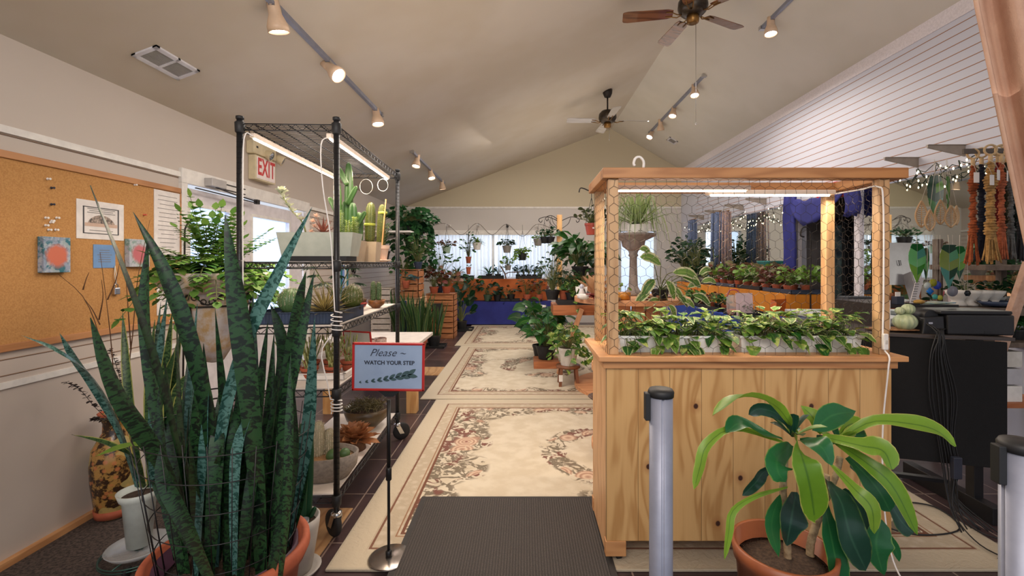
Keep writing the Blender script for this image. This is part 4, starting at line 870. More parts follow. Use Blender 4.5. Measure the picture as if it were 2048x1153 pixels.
# ---- potted snake plant on lower floor, vase, urn
t=thing('snake_plant','yellow edged snake plant in a slim white pot on a glass plant stand','plant',(-2.12,2.5,FL)); off=(-2.12,2.5,FL)
M(off).lathe([(.03,.085),(.055,.085),(.075,.33),(.088,.345),(.1,.385),(.094,.385),(.078,.345),(.05,.30),(.01,.3)],c=off,n=32).build('pot',mat((196,204,198),rough=.35,name='white_glaze'),t); M(off).lathe([(.082,.353),(.076,.352),(.002,.36)],c=off,n=20).build('soil',SOIL,t)
M(off).lathe([(.02,.055),(.13,.06),(.15,.085),(.145,.087),(.12,.066),(.02,.062)],c=off,n=36,cap=False).build('glass_saucer',CLR,t)
a,b=M(off),M(off)
pth(b,[(275,975,2.5),(240,850,2.35),(190,760,2.2),(120,700,2.05),(42,671,1.95)],26,'snake',.2,14,up=(0,-.6,1)); pth(b,[(280,975,2.5),(240,860,2.4),(190,770,2.3),(150,715,2.2),(119,666,2.15)],26,'snake',.2,12)
pth(a,[(290,975,2.45),(270,920,2.3),(210,888,2.2),(143,870,2.1)],20,'snake',.2,10,up=(0,-.5,1)); 
for tx,ty,bx in ((245,622,285),(322,600,310),(345,620,320),(365,650,330),(400,770,330),(310,640,300),(350,700,320),(372,810,322),(335,590,305),(385,740,330)): (b if tx in (322,335) else a).blade([S(bx,975,2.5),S((bx+tx)/2-6,800,2.45),S(tx,ty,2.4+R.uniform(-.1,.15))],R.uniform(.04,.06),'snake',.2,10,(.2,-1,0),.03,R.uniform(-.5,.5))
a.build('yellow_edged_leaves',SNKY,t); b.build('silver_leaves',SNKB,t)
m=M(); pth(m,[(330,893,2.35),(262,893,2.25),(190,914,2.15)],20,'strap',.2,8,up=(0,-.3,1)); adopt(m.build('long_leaf',GRNL),t)
t=thing('plant_stand','low wire plant stand on casters holding the slim white pot','plant stand',(-2.12,2.5,FL)); m=M()
for z in (.05,.035): m.ring((0,0,z),.17,.004,36,5)
m.tube([(-.17,0,.05),(.17,0,.05)],.004,5).tube([(0,-.17,.05),(0,.17,.05)],.004,5); m.build('frame',mat((60,92,84),rough=.3,metal=.6,name='green_wire'),t)
for k in range(3): an=k*2.1-1.2; M().lathe([(.01,-.01),(.026,-.009),(.026,.009),(.01,.01)],c=(.15*cos(an),.15*sin(an),.027),ax=(cos(an+1.3),sin(an+1.3),0),n=16).build('caster',RUB,t)
vm=Mt('patterned_vase'); p,o=vm.obj(); vv=vm.vor(o,22); n1=vm.noise(o,14,4,.7); c=vm.mix(n1.step(.45,.55),(60,42,28),(176,134,72)); c=vm.mix(vv.step(.35,.2)*.8,c,(200,126,76)); c=vm.mix(vm.noise(o,5,2).gt(.56)*.7,c,(196,176,110)); vm.col(c); vm.set(Roughness=.2)
t=thing('floor_vase','tall brown and gold patterned floor vase against the left wall','vase',(-2.66,2.95,FL)); off=(-2.66,2.95,FL)
M(off).lathe([(.08,0),(.095,.01),(.12,.22),(.125,.34),(.115,.44),(.085,.5),(.062,.54),(.06,.60),(.078,.65),(.085,.665),(.076,.66),(.05,.60)],c=off,n=40).build('body',vm.m,t); M(off).lathe([(.096,.012),(.101,.012),(.106,.06),(.1,.06)],c=off,n=40,cap=False).build('base_band',TER,t)
M(off).lathe([(.079,.652),(.087,.667),(.08,.672),(.07,.66)],c=off,n=32,cap=False).build('rim_band',TER,t)
tw=thing('dried_branches','thin bare brown branches standing in the patterned floor vase','branches',(-2.66,2.95,FL+.6)); m=M((-2.66,2.95,FL+.6)); base=V((-2.66,2.95,FL+.55))
def tws(pts,r): m.tube(spline(pts,10),[r*(1-.07*i) for i in range(11)],5)
for pp in ([(228,860,2.9),(205,700,2.75),(170,600,2.72),(112,545,2.72)],[(232,860,2.9),(225,720,2.75),(215,620,2.74),(200,505,2.74)],[(235,860,2.9),(262,700,2.8),(275,560,2.8),(300,440,2.85)],[(198,640,2.74),(206,595,2.73),(203,560,2.73)],[(166,580,2.72),(172,560,2.72),(178,545,2.72)],[(215,600,2.74),(232,560,2.74),(240,520,2.74)],[(262,700,2.8),(255,600,2.78),(250,520,2.78)],[(200,650,2.74),(185,620,2.73),(170,600,2.73)]): tws([S(*q) for q in pp],.004)
m.build('twigs',TWIG,tw)
m=M((-2.66,2.95,FL+.6)); 
for pp in ([(228,850,2.9),(190,815,2.75),(160,780,2.7),(131,765,2.68)],[(228,850,2.9),(205,840,2.8),(182,840,2.75)],[(250,850,2.95),(240,760,2.9),(222,700,2.85)]):
    sp=spline([S(*q) for q in pp],18); m.tube(sp,.002,4)
    for k,p_ in enumerate(sp[5:]):
        for s in (0,1,2): m.leaf(p_,R.uniform(0,6.3),R.uniform(-.6,.8),.024,.02,'oval',.1,.1,3)
m.build('dried_eucalyptus',mat((50,42,40),(66,54,50),rough=.8,name='dried_leaf'),tw)
# urn planter
um=Mt('weathered_urn'); p,o=um.obj(); n1=um.noise(o,7,5,.7); c=um.mix(n1.step(.4,.62),(214,204,196),(196,160,110)); c=um.mix(um.noise(o,3,3).step(.5,.7)*.6,c,(168,160,176)); um.col(c); um.set(Roughness=.7); um.bump(n1,.3,.01)
uo=V((-1.86,2.72,0)); t=thing('urn_planter','tall weathered fluted urn planter with an iron scroll band, in front of the glass doors','urn',uo)
M(uo).lathe([(.02,.74),(.05,.75),(.10,.84),(.15,.98),(.172,1.07),(.176,1.165)],c=uo,n=64,mod=lambda a,z:1+.035*abs(cos(8*a))).build('body',um.m,t)
M(uo).lathe([(.17,1.15),(.24,1.17),(.275,1.21),(.29,1.25),(.295,1.275),(.28,1.275),(.26,1.22),(.02,1.2)],c=uo,n=48).build('rim_bowl',um.m,t); M(uo).lathe([(.27,1.245),(.1,1.255),(.01,1.256)],c=uo,n=24).build('soil',SOIL,t)
m=M(uo); m.ring(uo+V((0,0,1.165)),.19,.005,48,5).ring(uo+V((0,0,1.085)),.19,.005,48,5)
for k in range(14):
    an=2*pi*k/14; s=1 if k%2 else -1
    pts=[]
    for j in range(13): tt=j/12; aa=an+(tt-.5)*.45; rr=.191; z=1.125+s*.028*cos(tt*pi*1.0)*(1 if j<12 else 1); pts.append(uo+V((rr*cos(aa),rr*sin(aa),z)))
    m.tube(pts,.0035,5); m.ring(uo+V((.192*cos(an-.12),.192*sin(an-.12),1.125+s*.012)),.014,.003,10,4,(cos(an),sin(an),0)); m.ring(uo+V((.192*cos(an+.12),.192*sin(an+.12),1.125-s*.012)),.014,.003,10,4,(cos(an),sin(an),0))
m.build('scroll_band',IRON,t)
m=M(uo)
for k in range(3): an=k*2.094+.5; d=V((cos(an),sin(an),0)); m.tube(spline([uo+d*.19+V((0,0,1.08)),uo+d*.16+V((0,0,.8)),uo+d*.12+V((0,0,.5)),uo+d*.2+V((0,0,.05)),uo+d*.24+V((0,0,.006))],12),.007,6)
m.ring(uo+V((0,0,.55)),.125,.005,24,5); m.build('iron_stand',IRON,t)
t=thing('fern','bright green fern spilling over the weathered urn planter','plant',uo+V((0,0,1.25))); a,b=M(),M()
fern(a,b,(-.02,0,0),36,.50,.044,.07,.4,1.4,.25,11); fern(a,b,(0,0,.0),48,.50,.046,.075,-.1,.6,.9,11)
a.build('fronds',leafmat((58,112,44),(128,166,70),name='fern_leaf',trans=.25,rough=.6),t); b.build('stem',STEM,t)
tag(M().tube(spline([(-2.73,3.65,1.5),(-2.73,3.66,1.62),(-2.70,3.72,1.70),(-2.66,3.80,1.69),(-2.65,3.82,1.62)],14),.007,6).tube([(-2.73,3.65,1.5),(-2.74,3.64,-.0)],.007,6).build('shepherd_hook',IRON),'black crook topped hook standing behind the fern','hook')
# ================================================================ LEFT WALL
def wallrect(px0,py0,px1,py1): a=SL(px0,py0); b=SL(px1,py1); return a.y,b.y,b.z,a.z      # y0,y1,z0,z1
ck=Mt('cork'); p,o=ck.obj(); ck.col(ck.mix(ck.noise(o,120,4,.7).step(.35,.65),(196,146,88),(176,126,72))); ck.set(Roughness=.9); ck.bump(ck.noise(o,180,2),.3,.003)
FRM=woodmat((196,140,92),(170,116,72),1,ax2=2,name='oak_frame')
t=thing('cork_board','large framed cork notice board on the left wall','board',(XL,2.5,.87)); o=(XL,2.5,.87); y0,y1,z0,z1=1.25,3.70,.865,1.925
M(o).box(XL+.002,XL+.012,y0,y1,z0,z1).build('cork_panel',ck.m,t)
m=M(o).box(XL+.001,XL+.024,y0,y1,z1-.03,z1+.01).box(XL+.001,XL+.024,y0,y1,z0-.01,z0+.03).box(XL+.001,XL+.024,y1-.03,y1,z0,z1).box(XL+.001,XL+.024,y0,y0+.03,z0,z1); m.build('frame',FRM,t,.003); M(o).box(XL+.024,XL+.026,3.55,3.6,.872,.884).build('maker_plate',WHT,t)
PAP=mat((222,216,212),rough=.2,name='paper_sleeve'); GREY=mat((120,116,114),rough=.7,name='printed_text')
def sheet(name,lab,cat,px0,py0,px1,py1,m_,th=.003,x=.013):
    y0,y1,z0,z1=wallrect(px0,py0,px1,py1); yc=(y0+y1)/2; t=thing(name,lab,cat,(XL+x,yc,z0)); M((XL+x,yc,z0)).box(XL+x,XL+x+th,y0,y1,z0,z1).build('sheet',m_,t); return t,(XL+x+th,yc,z0),(y1-y0,z1-z0)
def lines(t,dim,n,z0f,z1f,h=.0035,w=.35,x=.0035):
    m=M()
    for k in range(n):
        z=dim[1]*(z0f+(z1f-z0f)*k/max(1,n-1)); ww=dim[0]*w*R.uniform(.6,1); m.box(x,x+.0004,-ww,ww,z,z+h)
    m.build('printed_lines',GREY,t)
t,c_,d=sheet('framed_print','framed print of a speckled dog like mound in a clear sleeve on the cork board','picture',148,397,243,482,PAP)
m=M(); W2,H2=d[0]*.38,d[1]; 
for (a,b,e,f) in ((-W2,W2,.14,.16),(-W2,W2,.82,.84),(-W2,-W2+.008,.14,.84),(W2-.008,W2,.14,.84)): m.box(.003,.005,a,b,e*H2,f*H2)
m.build('frame_line',mat((70,70,72),rough=.5,name='dark_line'),t); m=M(); m.box(.003,.0042,-W2*.9,W2*.9,H2*.33,H2*.42); m.build('ground',mat((196,168,150),rough=.6,name='pinkish_print'),t)
m=M(); pts=[(.0045,W2*.75*cos(pi*k/12),H2*(.42+.22*sin(pi*k/12)**1.4)) for k in range(13)]; m.poly(pts,(.0004,0,0)); m.build('mound_print',mat((60,56,54),(190,170,156),rough=.6,sc=60,name='speckled_print'),t); lines(t,d,3,.68,.78,.004,.3); lines(t,d,1,.22,.22,.004,.25)
t,c_,d=sheet('blue_notice','small pale blue notice pinned to the cork board','notice',182,489,226,536,mat((110,146,190),rough=.4,name='blue_paper')); lines(t,d,6,.25,.75,.004,.36)
t,c_,d=sheet('white_document','white printed document in a plastic sleeve at the right of the cork board','document',304,378,357,520,PAP); lines(t,d,14,.12,.92,.004,.38)
t,c_,d=sheet('white_document','white printed document low on the right of the cork board, behind the urn','document',310,545,357,625,PAP); lines(t,d,9,.12,.9,.004,.38)
def canvas(lab,a,c1,c2,c3):
    y0,y1,z0,z1=wallrect(*a); yc,zc=(y0+y1)/2,(z0+z1)/2; t=thing('canvas_painting',lab,'painting',(XL+.013,yc,z0)); mm_=Mt('painted_canvas'); p,o=mm_.obj(); n1=mm_.noise(o,14,4,.7,.5); r_=((p[1]**2.0)+((p[2]-(z1-z0)*.48)**2.0)).sqrt()
    c=mm_.mix(n1.step(.42,.6),c1,c2); c=mm_.mix(mm_.noise(o,40,2).step(.5,.6)*.6,c,(190,196,196)); c=mm_.mix((r_+n1*.06).step(.105,.08),c,c3); mm_.col(c); mm_.set(Roughness=.6)
    M((XL+.013,yc,z0)).box(XL+.013,XL+.05,y0,y1,z0,z1).build('canvas',mm_.m,t,.003)
canvas('small teal canvas painting with an orange flower on the cork board',(70,473,125,545),(44,110,124),(150,160,180),(204,110,84))
canvas('small canvas painting half hidden behind the snake plant leaves',(245,478,286,534),(120,150,140),(180,180,190),(190,104,110))
for i,(px,py,c_) in enumerate(((98,376,(40,44,60)),(98,409,(40,44,60)),(90,358,(230,226,220)),(265,370,(230,226,220)),(86,436,(230,226,220)),(96,445,(230,226,220)),(108,436,(230,226,220)),(86,451,(230,226,220)),(92,460,(230,226,220)),(106,460,(230,226,220)),(98,442,(230,226,220)),(284,430,(200,90,70)))):
    p_=SL(px,py); p_.x=XL+.013; t=thing('push_pin','dark push pin, '+('upper' if i==0 else 'lower')+' of two above the teal canvas' if i<2 else ('orange push pin near the tallest snake leaf' if i==11 else ('clear push pin at the top edge of the cork board' if i in (2,3) else 'clear push pin in the cluster above the teal canvas')),'push pin',p_,0,'clear push pins' if 4<=i<11 else ('clear push pins at the top' if i in (2,3) else None))
    M().lathe([(.002,0),(.0075,.001),(.0075,.004),(.004,.006),(.0045,.016),(.007,.018),(.006,.02)],ax=(1,0,0),n=10).build('head',mat(c_,rough=.3,name='pin_plastic'),t)
p_=SL(224,532); p_.x=XL+.02; t=thing('padlock','silver padlock hanging by a tan string from the cork board','padlock',p_); M().box(-.004,.018,-.018,.022,-.195,-.15).build('body',CHR,t,.003); M().tube([(.007,-.012,-.15),(.007,-.012,-.13),(.007,.0,-.118),(.007,.014,-.13),(.007,.014,-.15)],.0035,6).build('shackle',CHR,t); M().tube([(0,0,0),(.004,.006,-.06),(.007,.002,-.12)],.0025,5).tube([(0,0,0),(.004,-.008,-.06),(.007,.0,-.12)],.0025,5).build('string',ROPE,t)
# exit sign + emergency light
BG=mat((206,192,158),rough=.5,name='beige_plastic'); RD=mat((196,40,44),rough=.4,name='red_letter')
yE=4.79; t=thing('exit_sign','EXIT sign with two emergency lamps above the double doors','sign',(XL,yE,2.18)); o=(XL,yE,2.18)
M(o).box(XL+.002,XL+.075,4.60,4.97,2.185,2.435).build('sign_box',BG,t,.004); M(o).box(XL+.075,XL+.079,4.62,4.95,2.20,2.42).build('face',mat((232,220,216),rough=.4,name='sign_face'),t)
text(t,'lettering','EXIT',.24,(.0795,-.0,.135),(pi/2,0,pi/2),RD,bold=.006,wid=.62,sp=1.05)
M(o).box(XL+.002,XL+.085,4.56,4.97,2.44,2.58).build('battery_box',BG,t,.01); M(o).box(XL+.085,XL+.087,4.60,4.63,2.50,2.52).build('test_button',BLKP,t)
for (y,d) in ((4.80,(.8,.1,-.35)),(5.02,(.8,.35,-.4))):
    c_=V((XL+.10,y,2.47)); ho=M(o).lathe([(.03,-.06),(.045,-.03),(.055,.03),(.055,.035),(.048,.03)],c=c_,ax=d,n=24).build('lamp_head',BG,t); M(o).lathe([(.047,.03),(.03,.036),(.012,.03),(.005,.04)],c=c_,ax=d,n=20).build('lens',CHR,ho)
t=thing('door_closer','grey door closer box with slender arms above the glass doors','door closer',(XL,4.0,1.97)); o=(XL,4.0,1.97)
M(o).box(XL+.03,XL+.10,3.93,4.12,2.0,2.07).build('box',mat((176,172,170),rough=.4,metal=.4,name='grey_enamel'),t,.004); m=M(o)
for a_,b_ in (((XL+.05,3.80,1.96),(XL+.06,4.65,1.945)),((XL+.07,4.02,2.0),(XL+.12,4.2,1.965)),((XL+.12,4.2,1.965),(XL+.06,4.65,1.96)),((XL+.03,4.12,2.06),(XL+.03,4.5,2.06)),((XL+.03,4.12,2.01),(XL+.03,4.5,2.01))): m.bar(a_,b_,.014,.008)
m.build('arm',IRON,t); M(o).box(XL+.04,XL+.075,4.63,4.68,1.935,1.98).build('bracket',IRON,t)
# ================================================================ PLANTER CART WITH CHICKEN WIRE
CO=V((.358,2.0,0)); CW=1.253; CD=.40
ct=thing('planter_cart','wooden cart with plank front and chicken wire enclosure above, beside the aisle','cart',CO)
PF=woodmat((226,184,124),(186,138,82),2,rough=.5,name='knotty_pine',planks=.1393,knots=[(.185,.435),(.393,.701),(.589,.385),(.49,.185),(.901,.701)])
PS=woodmat((222,176,126),(196,144,96),2,rough=.5,name='pine_side',ax2=1); POST=woodmat((206,168,124),(178,138,96),2,rough=.55,name='fir_post'); CAPW=woodmat((190,136,86),(160,108,64),0,rough=.5,ax2=2,name='cedar_cap')
M().box(0,CW,0,.02,.108,.872).build('front_panel',PF,ct,.0015)
for x0 in (0,CW-.02): M().box(x0,x0+.02,.0205,CD-.0,.042,.872).build('side_panel',PS,ct,.0015)
M().box(.02,CW-.02,CD-.02,CD,.108,.872).build('back_panel',PF,ct)
M().box(.02,CW-.02,.02,CD-.02,.108,.125).build('bottom_panel',PF,ct)
for x0 in (-.004,CW-.086): 
    for y0 in (-.004,CD-.036): M().box(x0,x0+.09,y0,y0+.04,.042,.108).build('foot',PINEX,ct,.002)
for x in (.055,CW-.055):
    for y in (.045,CD-.045):
        w=M().lathe([(.008,-.012),(.02,-.011),(.021,0),(.02,.011),(.008,.012)],c=(x+.004,y,.021+.0),ax=(1,.2,0),n=20).build('caster',RUB,ct)
        M().box(x-.012,x+.018,y-.012,y+.012,.0385,.043).build('caster_plate',CHR,ct)
m=M().box(-.016,CW+.016,-.016,.005,.87,.905); m.build('front_trim',PINEX,ct,.002); M().box(-.016,.0,.005,CD+.016,.87,.905).build('side_trim',PINEY,ct,.002); M().box(CW,CW+.016,.005,CD+.016,.87,.905).build('side_trim',PINEY,ct,.002)
LEDG=woodmat((214,158,106),(190,132,84),0,rough=.45,ax2=1,name='pine_ledge')
M().box(-.04,CW+.04,-.045,.055,.905,.928).build('front_ledge',LEDG,ct,.003)
for x0 in (-.04,CW-.06): M().box(x0,x0+.1,.0555,CD+.04,.905,.928).build('side_ledge',woodmat((216,162,112),(194,138,90),1,rough=.45,ax2=0,name='pine_side_ledge'),ct,.003)
M().box(.06,CW-.06,.0555,CD+.04,.890,.915).build('planter_shelf',PINEX,ct)
ZP0,ZP1=.928,1.702
for (x0,y0) in ((.008,.0),(CW-.052,.0),(.008,CD-.045),(CW-.052,CD-.045)): M().box(x0,x0+.045,y0,y0+.045,ZP0,ZP1).build('corner_post',POST,ct,.002)
CX0,CX1=-.018,CW+.062
for (a,b,c_,d) in ((CX0,CX1,-.018,.052),(CX0,CX1,CD-.05,CD+.03)): M().box(a,b,c_,d,ZP1,ZP1+.046).build('top_rail',CAPW,ct,.003)
for x0 in (CX0,CX1-.075): M().box(x0,x0+.075,.0525,CD-.0505,ZP1,ZP1+.046).build('top_side_rail',PINEY,ct,.003)
def hexwire(m,o,u,v_,W_,Hh,w=.0455,r=.00085,seed=1):
    rr=random.Random(seed); h=w*.86; sl=w*.29; up=h-sl/1.0; jit={}
    def J(i,j):
        if (i,j) not in jit: jit[(i,j)]=(rr.uniform(-.06,.06)*w,rr.uniform(-.06,.06)*w)
        return jit[(i,j)]
    nr=int(Hh/h)+1; nc=int(W_/w)+1; o=V(o);u=V(u);v_=V(v_)
    def P(i,j,x,z): a,b=J(i,j); return o+u*min(max(x+a,0),W_)+v_*min(max(z+b,0),Hh)
    for r_ in range(nr):
        for c_ in range(nc):
            x=(c_+(.5 if r_%2 else 0))*w; z=r_*h
            if x>W_ or z>Hh: continue
            L0=(2*c_+(1 if r_%2 else 0),2*r_); a=P(*L0,x,z); b=P(L0[0],L0[1]+1,x,z+up); m.tube([a,b],r,3,cap=False,sm=False)
            t1=(L0[0]-1,2*r_+2); t2=(L0[0]+1,2*r_+2)
            if x-w/2>=0: m.tube([b,P(*t1,x-w/2,z+h)],r,3,cap=False,sm=False)
            if x+w/2<=W_: m.tube([b,P(*t2,x+w/2,z+h)],r,3,cap=False,sm=False)
for nm,o_,u_,W_,sd in (('f',(.012,-.003,ZP0),(1,0,0),CW-.024,1),('l',(.006,.006,ZP0),(0,1,0),CD-.012,2),('r',(CW-.006,.006,ZP0),(0,1,0),CD-.012,3)):
    m=M(); hexwire(m,o_,u_,(0,0,1),W_,ZP1-ZP0,seed=sd); m.build('chicken_wire',WIRE,ct)
m=M(); m.tube([(i*.05,.02+.01*sin(i*2.1),ZP1+.0465+.003*abs(sin(i*1.7))) for i in range(0,26)],.0012,4); m.build('loose_wire',WIRE,ct)
CL_=V((.358,2.0,0))
tubel('lit tube light under the left half of the cart canopy',CL_+V((.06,.14,1.685)),CL_+V((.70,.14,1.685)),3)
t=tubel('lit tube light under the right half of the cart canopy',CL_+V((.56,.30,1.688)),CL_+V((1.20,.30,1.688)),2.2,.045)
adopt(M().tube(spline([CL_+q for q in (V((1.20,.30,1.68)),V((1.19,.1,1.67)),V((1.185,-.01,1.665)),V((1.204,-.016,1.6)),V((1.204,-.018,1.2)),V((1.2,-.02,.98)),V((1.198,-.056,.93)),V((1.195,-.054,.87)),V((1.19,-.03,.6)),V((1.18,-.05,.3)),V((1.175,-.1,.1)),V((1.16,-.2,.03)))],60),.0036,6).build('power_cord',wc),ct)
t=thing('cord_switch','small white inline switch on the cord at the cart ledge','switch',CL_+V((1.2,-.03,.99))); M().box(-.011,.011,-.009,.007,-.035,.035).build('body',WHT,t,.004); M().box(-.004,.004,-.012,-.009,-.008,.008).build('rocker',CER,t)
t=thing('ceiling_style_hook','white plastic hook clipped over the left end of the cart canopy','hook',CL_+V((.13,.01,1.749))); M().tube(spline([(.035,0,0),(.036,0,.03),(.02,0,.05),(-.0,0,.045),(-.008,0,.02),(-.002,0,.012)],14),.006,8).build('hook',WHT,t); t.name='plastic_hook'
# planters with pothos
def pothos(lab,x0,x1,n,grp=None):
    t=thing('pothos_planter',lab,'planter',CL_+V(((x0+x1)/2,.125,.916))); L=x1-x0; W_=.13; h=.085
    b=M(); q=[b.av(((1 if x else -1)*L/2*(.97 if z==0 else 1),(1 if y else -1)*W_/2*(.85 if z==0 else 1),z)) for z in (0,h) for y in (0,1) for x in (0,1)]
    b.fc((q[0],q[2],q[3],q[1])); b.fc((q[0],q[1],q[5],q[4])); b.fc((q[1],q[3],q[7],q[5])); b.fc((q[3],q[2],q[6],q[7])); b.fc((q[2],q[0],q[4],q[6]))
    b.box(-L/2-.006,L/2+.006,-W_/2-.006,-W_/2+.004,h-.01,h).box(-L/2-.006,L/2+.006,W_/2-.004,W_/2+.006,h-.01,h).box(-L/2-.006,-L/2+.004,-W_/2,W_/2,h-.01,h).box(L/2-.004,L/2+.006,-W_/2,W_/2,h-.01,h); b.build('pot',mat((226,228,224),rough=.4,name='white_planter'),t)
    s=M(); s.box(-L/2+.01,L/2-.01,-W_/2+.01,W_/2-.01,h-.03,h-.012); s.build('soil',SOIL,t); a,a2,st=M(),M(),M()
    for i in range(n):
        b0=V((R.uniform(-L/2,L/2)*.95,R.uniform(-.04,.04),h-.015)); az=R.uniform(0,6.3); e=b0+V((cos(az)*.05,sin(az)*.04-.012,R.uniform(.03,.125)*(1 if R.random()<.6 else .6)))
        if R.random()<.13: e=V((b0.x,-.085-R.random()*.015,h+R.uniform(-.05,.03))); az=-pi/2+R.uniform(-.7,.7)
        st.tube([b0,b0.lerp(e,.5)+V((0,0,.02)),e],.0018,4,cap=False)
        el=R.uniform(-.9,.1) if e.z<h+.02 else R.uniform(-.35,.6)
        (a if R.random()<.62 else a2).leaf(e,az,el,R.uniform(.045,.09),R.uniform(.04,.065),'heart',.35,.12,5,wave=.03)
    a.build('foliage',POT,t); a2.build('variegated_foliage',VAR,t); st.build('stem',STEM,t)
pothos('white planter of trailing pothos in the left half of the wire cart',.07,.575,190); pothos('white planter of trailing pothos in the right half of the wire cart',.62,1.17,200)
# ================================================================ RIGHT SIDE: DESK, PRINTER, HANGINGS
dk=thing('modesty_panel_desk','black desk with a tall black fabric front panel and black metal legs','desk',(1.62,2.42,0)); o=(1.62,2.42,0)
BF=mat((15,15,16),(20,20,21),rough=.95,sc=200,bump=.2,bsc=400,name='black_fabric')
M(o).hexa([(1.62,2.40,.335),(2.44,2.30,.285),(1.62,2.42,.335),(2.44,2.32,.285),(1.62,2.40,.955),(2.44,2.30,.93),(1.62,2.42,.955),(2.44,2.32,.93)]).build('front_panel',BF,dk,.003)
M(o).hexa([(1.62,2.39,.955),(2.48,2.30,.935),(1.62,3.0,.955),(2.48,2.95,.935),(1.62,2.39,.972),(2.48,2.30,.952),(1.62,3.0,.972),(2.48,2.95,.952)]).build('desk_top',mat((70,62,58),rough=.4,name='grey_laminate'),dk,.002)
for x,y in ((2.37,2.40),(1.75,2.80)): M(o).box(x,x+.05,y,y+.05,.02,.93).build('leg',BLK,dk,.003)
M(o).bar((2.395,2.30,.045),(2.395,2.85,.045),.06,.09).build('foot',BLK,dk,.004); M(o).bar((1.65,2.55,.20),(2.30,2.49,.14),.035,.02).build('cross_bar',BLK,dk)
M(o).box(2.02,2.46,2.58,2.98,1.075,1.095).build('upper_shelf',mat((40,34,32),rough=.4,name='dark_laminate'),dk); 
for x in (2.02,2.44): M(o).box(x,x+.02,2.60,2.98,.955,1.075).build('shelf_side',mat((40,34,32),rough=.4,name='dark_laminate'),dk)
t=thing('printer','black inkjet printer on the black desk','printer',(2.30,2.44,.958),math.radians(-5)); PB=mat((26,26,28),(32,32,34),rough=.45,sc=80,name='printer_plastic')
M().box(-.10,.22,-.09,.13,0,.105).build('body',PB,t,.008); M().hexa([(-.22,-.085,0),(-.11,-.085,0),(-.22,.13,0),(-.11,.13,0),(-.205,-.08,.085),(-.11,-.08,.095),(-.205,.13,.085),(-.11,.13,.095)]).build('paper_output',PB,t,.005)
M().box(-.13,.215,-.085,.12,.106,.125).build('lid',PB,t,.006); M().tube([(-.15,-.05,.09),(-.15,.1,.09)],.035,14).build('paper_feed',PB,t)
text(t,'port_mark','..',.02,(.09,-.0905,.02),(pi/2,0,0),CHR); M().box(.075,.105,-.0915,-.0900,.008,.022).build('power_port',BLKP,t); M().box(-.19,-.17,-.086,-.083,.055,.065).build('logo_plate',CHR,t)
CG=mat((148,164,128),(176,186,150),rough=.4,sc=30,name='celadon_glaze')
t=thing('cactus_figurine','pale green ceramic cactus figurine of three ribbed balls on the desk','figurine',(2.03,2.43,.973)); a=M()
for nm,c_,r,h in (('base',(0,0,.045),.053,.045),('side_ball',(-.028,0,.103),.022,.02),('top_ball',(.016,0,.112),.031,.028)):
    M().ell(c_,r,r,h,48,12,mod=lambda a_,z:1+.05*cos(12*a_)).build(nm,CG,t)
WKR=mat((166,120,80),(120,84,54),rough=.8,sc=60,bump=.5,name='wicker')
tag(M((0,0,0)).lathe([(.01,0),(.17,.0),(.18,.006),(.01,.007)],n=36,sy=.38).build('woven_placemat',WKR,None,0,(2.02,2.46,.9725)),'flat brown woven mat beneath the cactus figurine','mat')
t=thing('tall_card','white card with a red heading standing at the left end of the desk','card',(1.93,2.43,.973)); M().box(-.03,.02,-.002,.002,0,.16).build('sheet',WHT,t); M().box(-.025,.016,-.0028,-.002,.12,.135).build('red_heading',mat((190,50,60),rough=.5,name='red_print'),t); m=M(); [m.box(-.025,.014,-.0026,-.002,.012+.009*k,.015+.009*k) for k in range(11)]; m.build('printed_lines',GREY,t)
t=thing('computer_monitor','silver all in one computer seen from behind on the desk shelf','monitor',(2.33,2.8,1.098),math.radians(8)); SV=mat((150,150,154),rough=.3,metal=.6,name='silver_shell')
M().hexa([(-.29,-.02+dy,z) if 0 else (x,yb+dy,z) for z,yb in ((.10,-.0),(.36,.05)) for dy in (-.012,.012) for x in (-.18,.13)]).build('display_back',SV,t,.006)
M().hexa([(x,yb+dy,z) for z,yb in ((.10,-.0145),(.36,.0355)) for dy in (-.002,-.0005) for x in (-.17,.12)]).build('back_plate',mat((120,120,124),rough=.3,metal=.5,name='grey_shell'),t)
M().bar((0,-.02,.17),(-.02,-.09,.005),.06,.008,up=(1,0,0)).bar((-.02,-.10,.004),(-.02,.08,.004),.15,.007).build('stand',SV,t,.001)
M().tube([(-.03,-.0,.22),(-.03,.005,.25),(-.015,.007,.25),(-.015,.002,.22),(-.03,0,.22)],.002,4).build('logo_outline',BLKP,t)
for nm,lab,cat,x,y,z,bld in (('wood_pot','small round wooden pot on the desk shelf beside the cart','pot',2.11,2.66,1.096,0),('card_box','small dark card box with a white card on the desk shelf','box',2.13,2.60,1.096,1),('price_stand','tilted white price list stand on the desk shelf','stand',2.22,2.60,1.096,2)):
    t=thing(nm,lab,cat,(x,y,z))
    if bld==0: M().lathe([(.028,0),(.033,.02),(.036,.055),(.03,.06),(.005,.058)],n=20).build('pot',mat((150,92,50),(120,70,38),rough=.5,name='brown_wood_pot'),t)
    if bld==1: M().box(-.022,.022,-.02,.02,0,.045).build('box',mat((38,44,58),rough=.5,name='dark_box'),t,.002); M().box(-.014,.014,-.002,.002,.04,.07).build('card',WHT,t)
    if bld==2: M().hexa([(x_+ .045*(z_/.13),y_+.01*z_/.13,z_) for z_ in (0,.15) for y_ in (-.002,.002) for x_ in (-.024,.018)]).build('board',mat((206,200,200),rough=.4,name='card_stock'),t); m=M(); [m.box(-.015+.003*k,.008+.003*k,-.0034,-.0024,.015+.014*k,.019+.014*k) for k in range(9)]; m.build('printed_lines',GREY,t); M().box(-.03,.02,-.02,.02,0,.006).build('foot',BLKP,t)
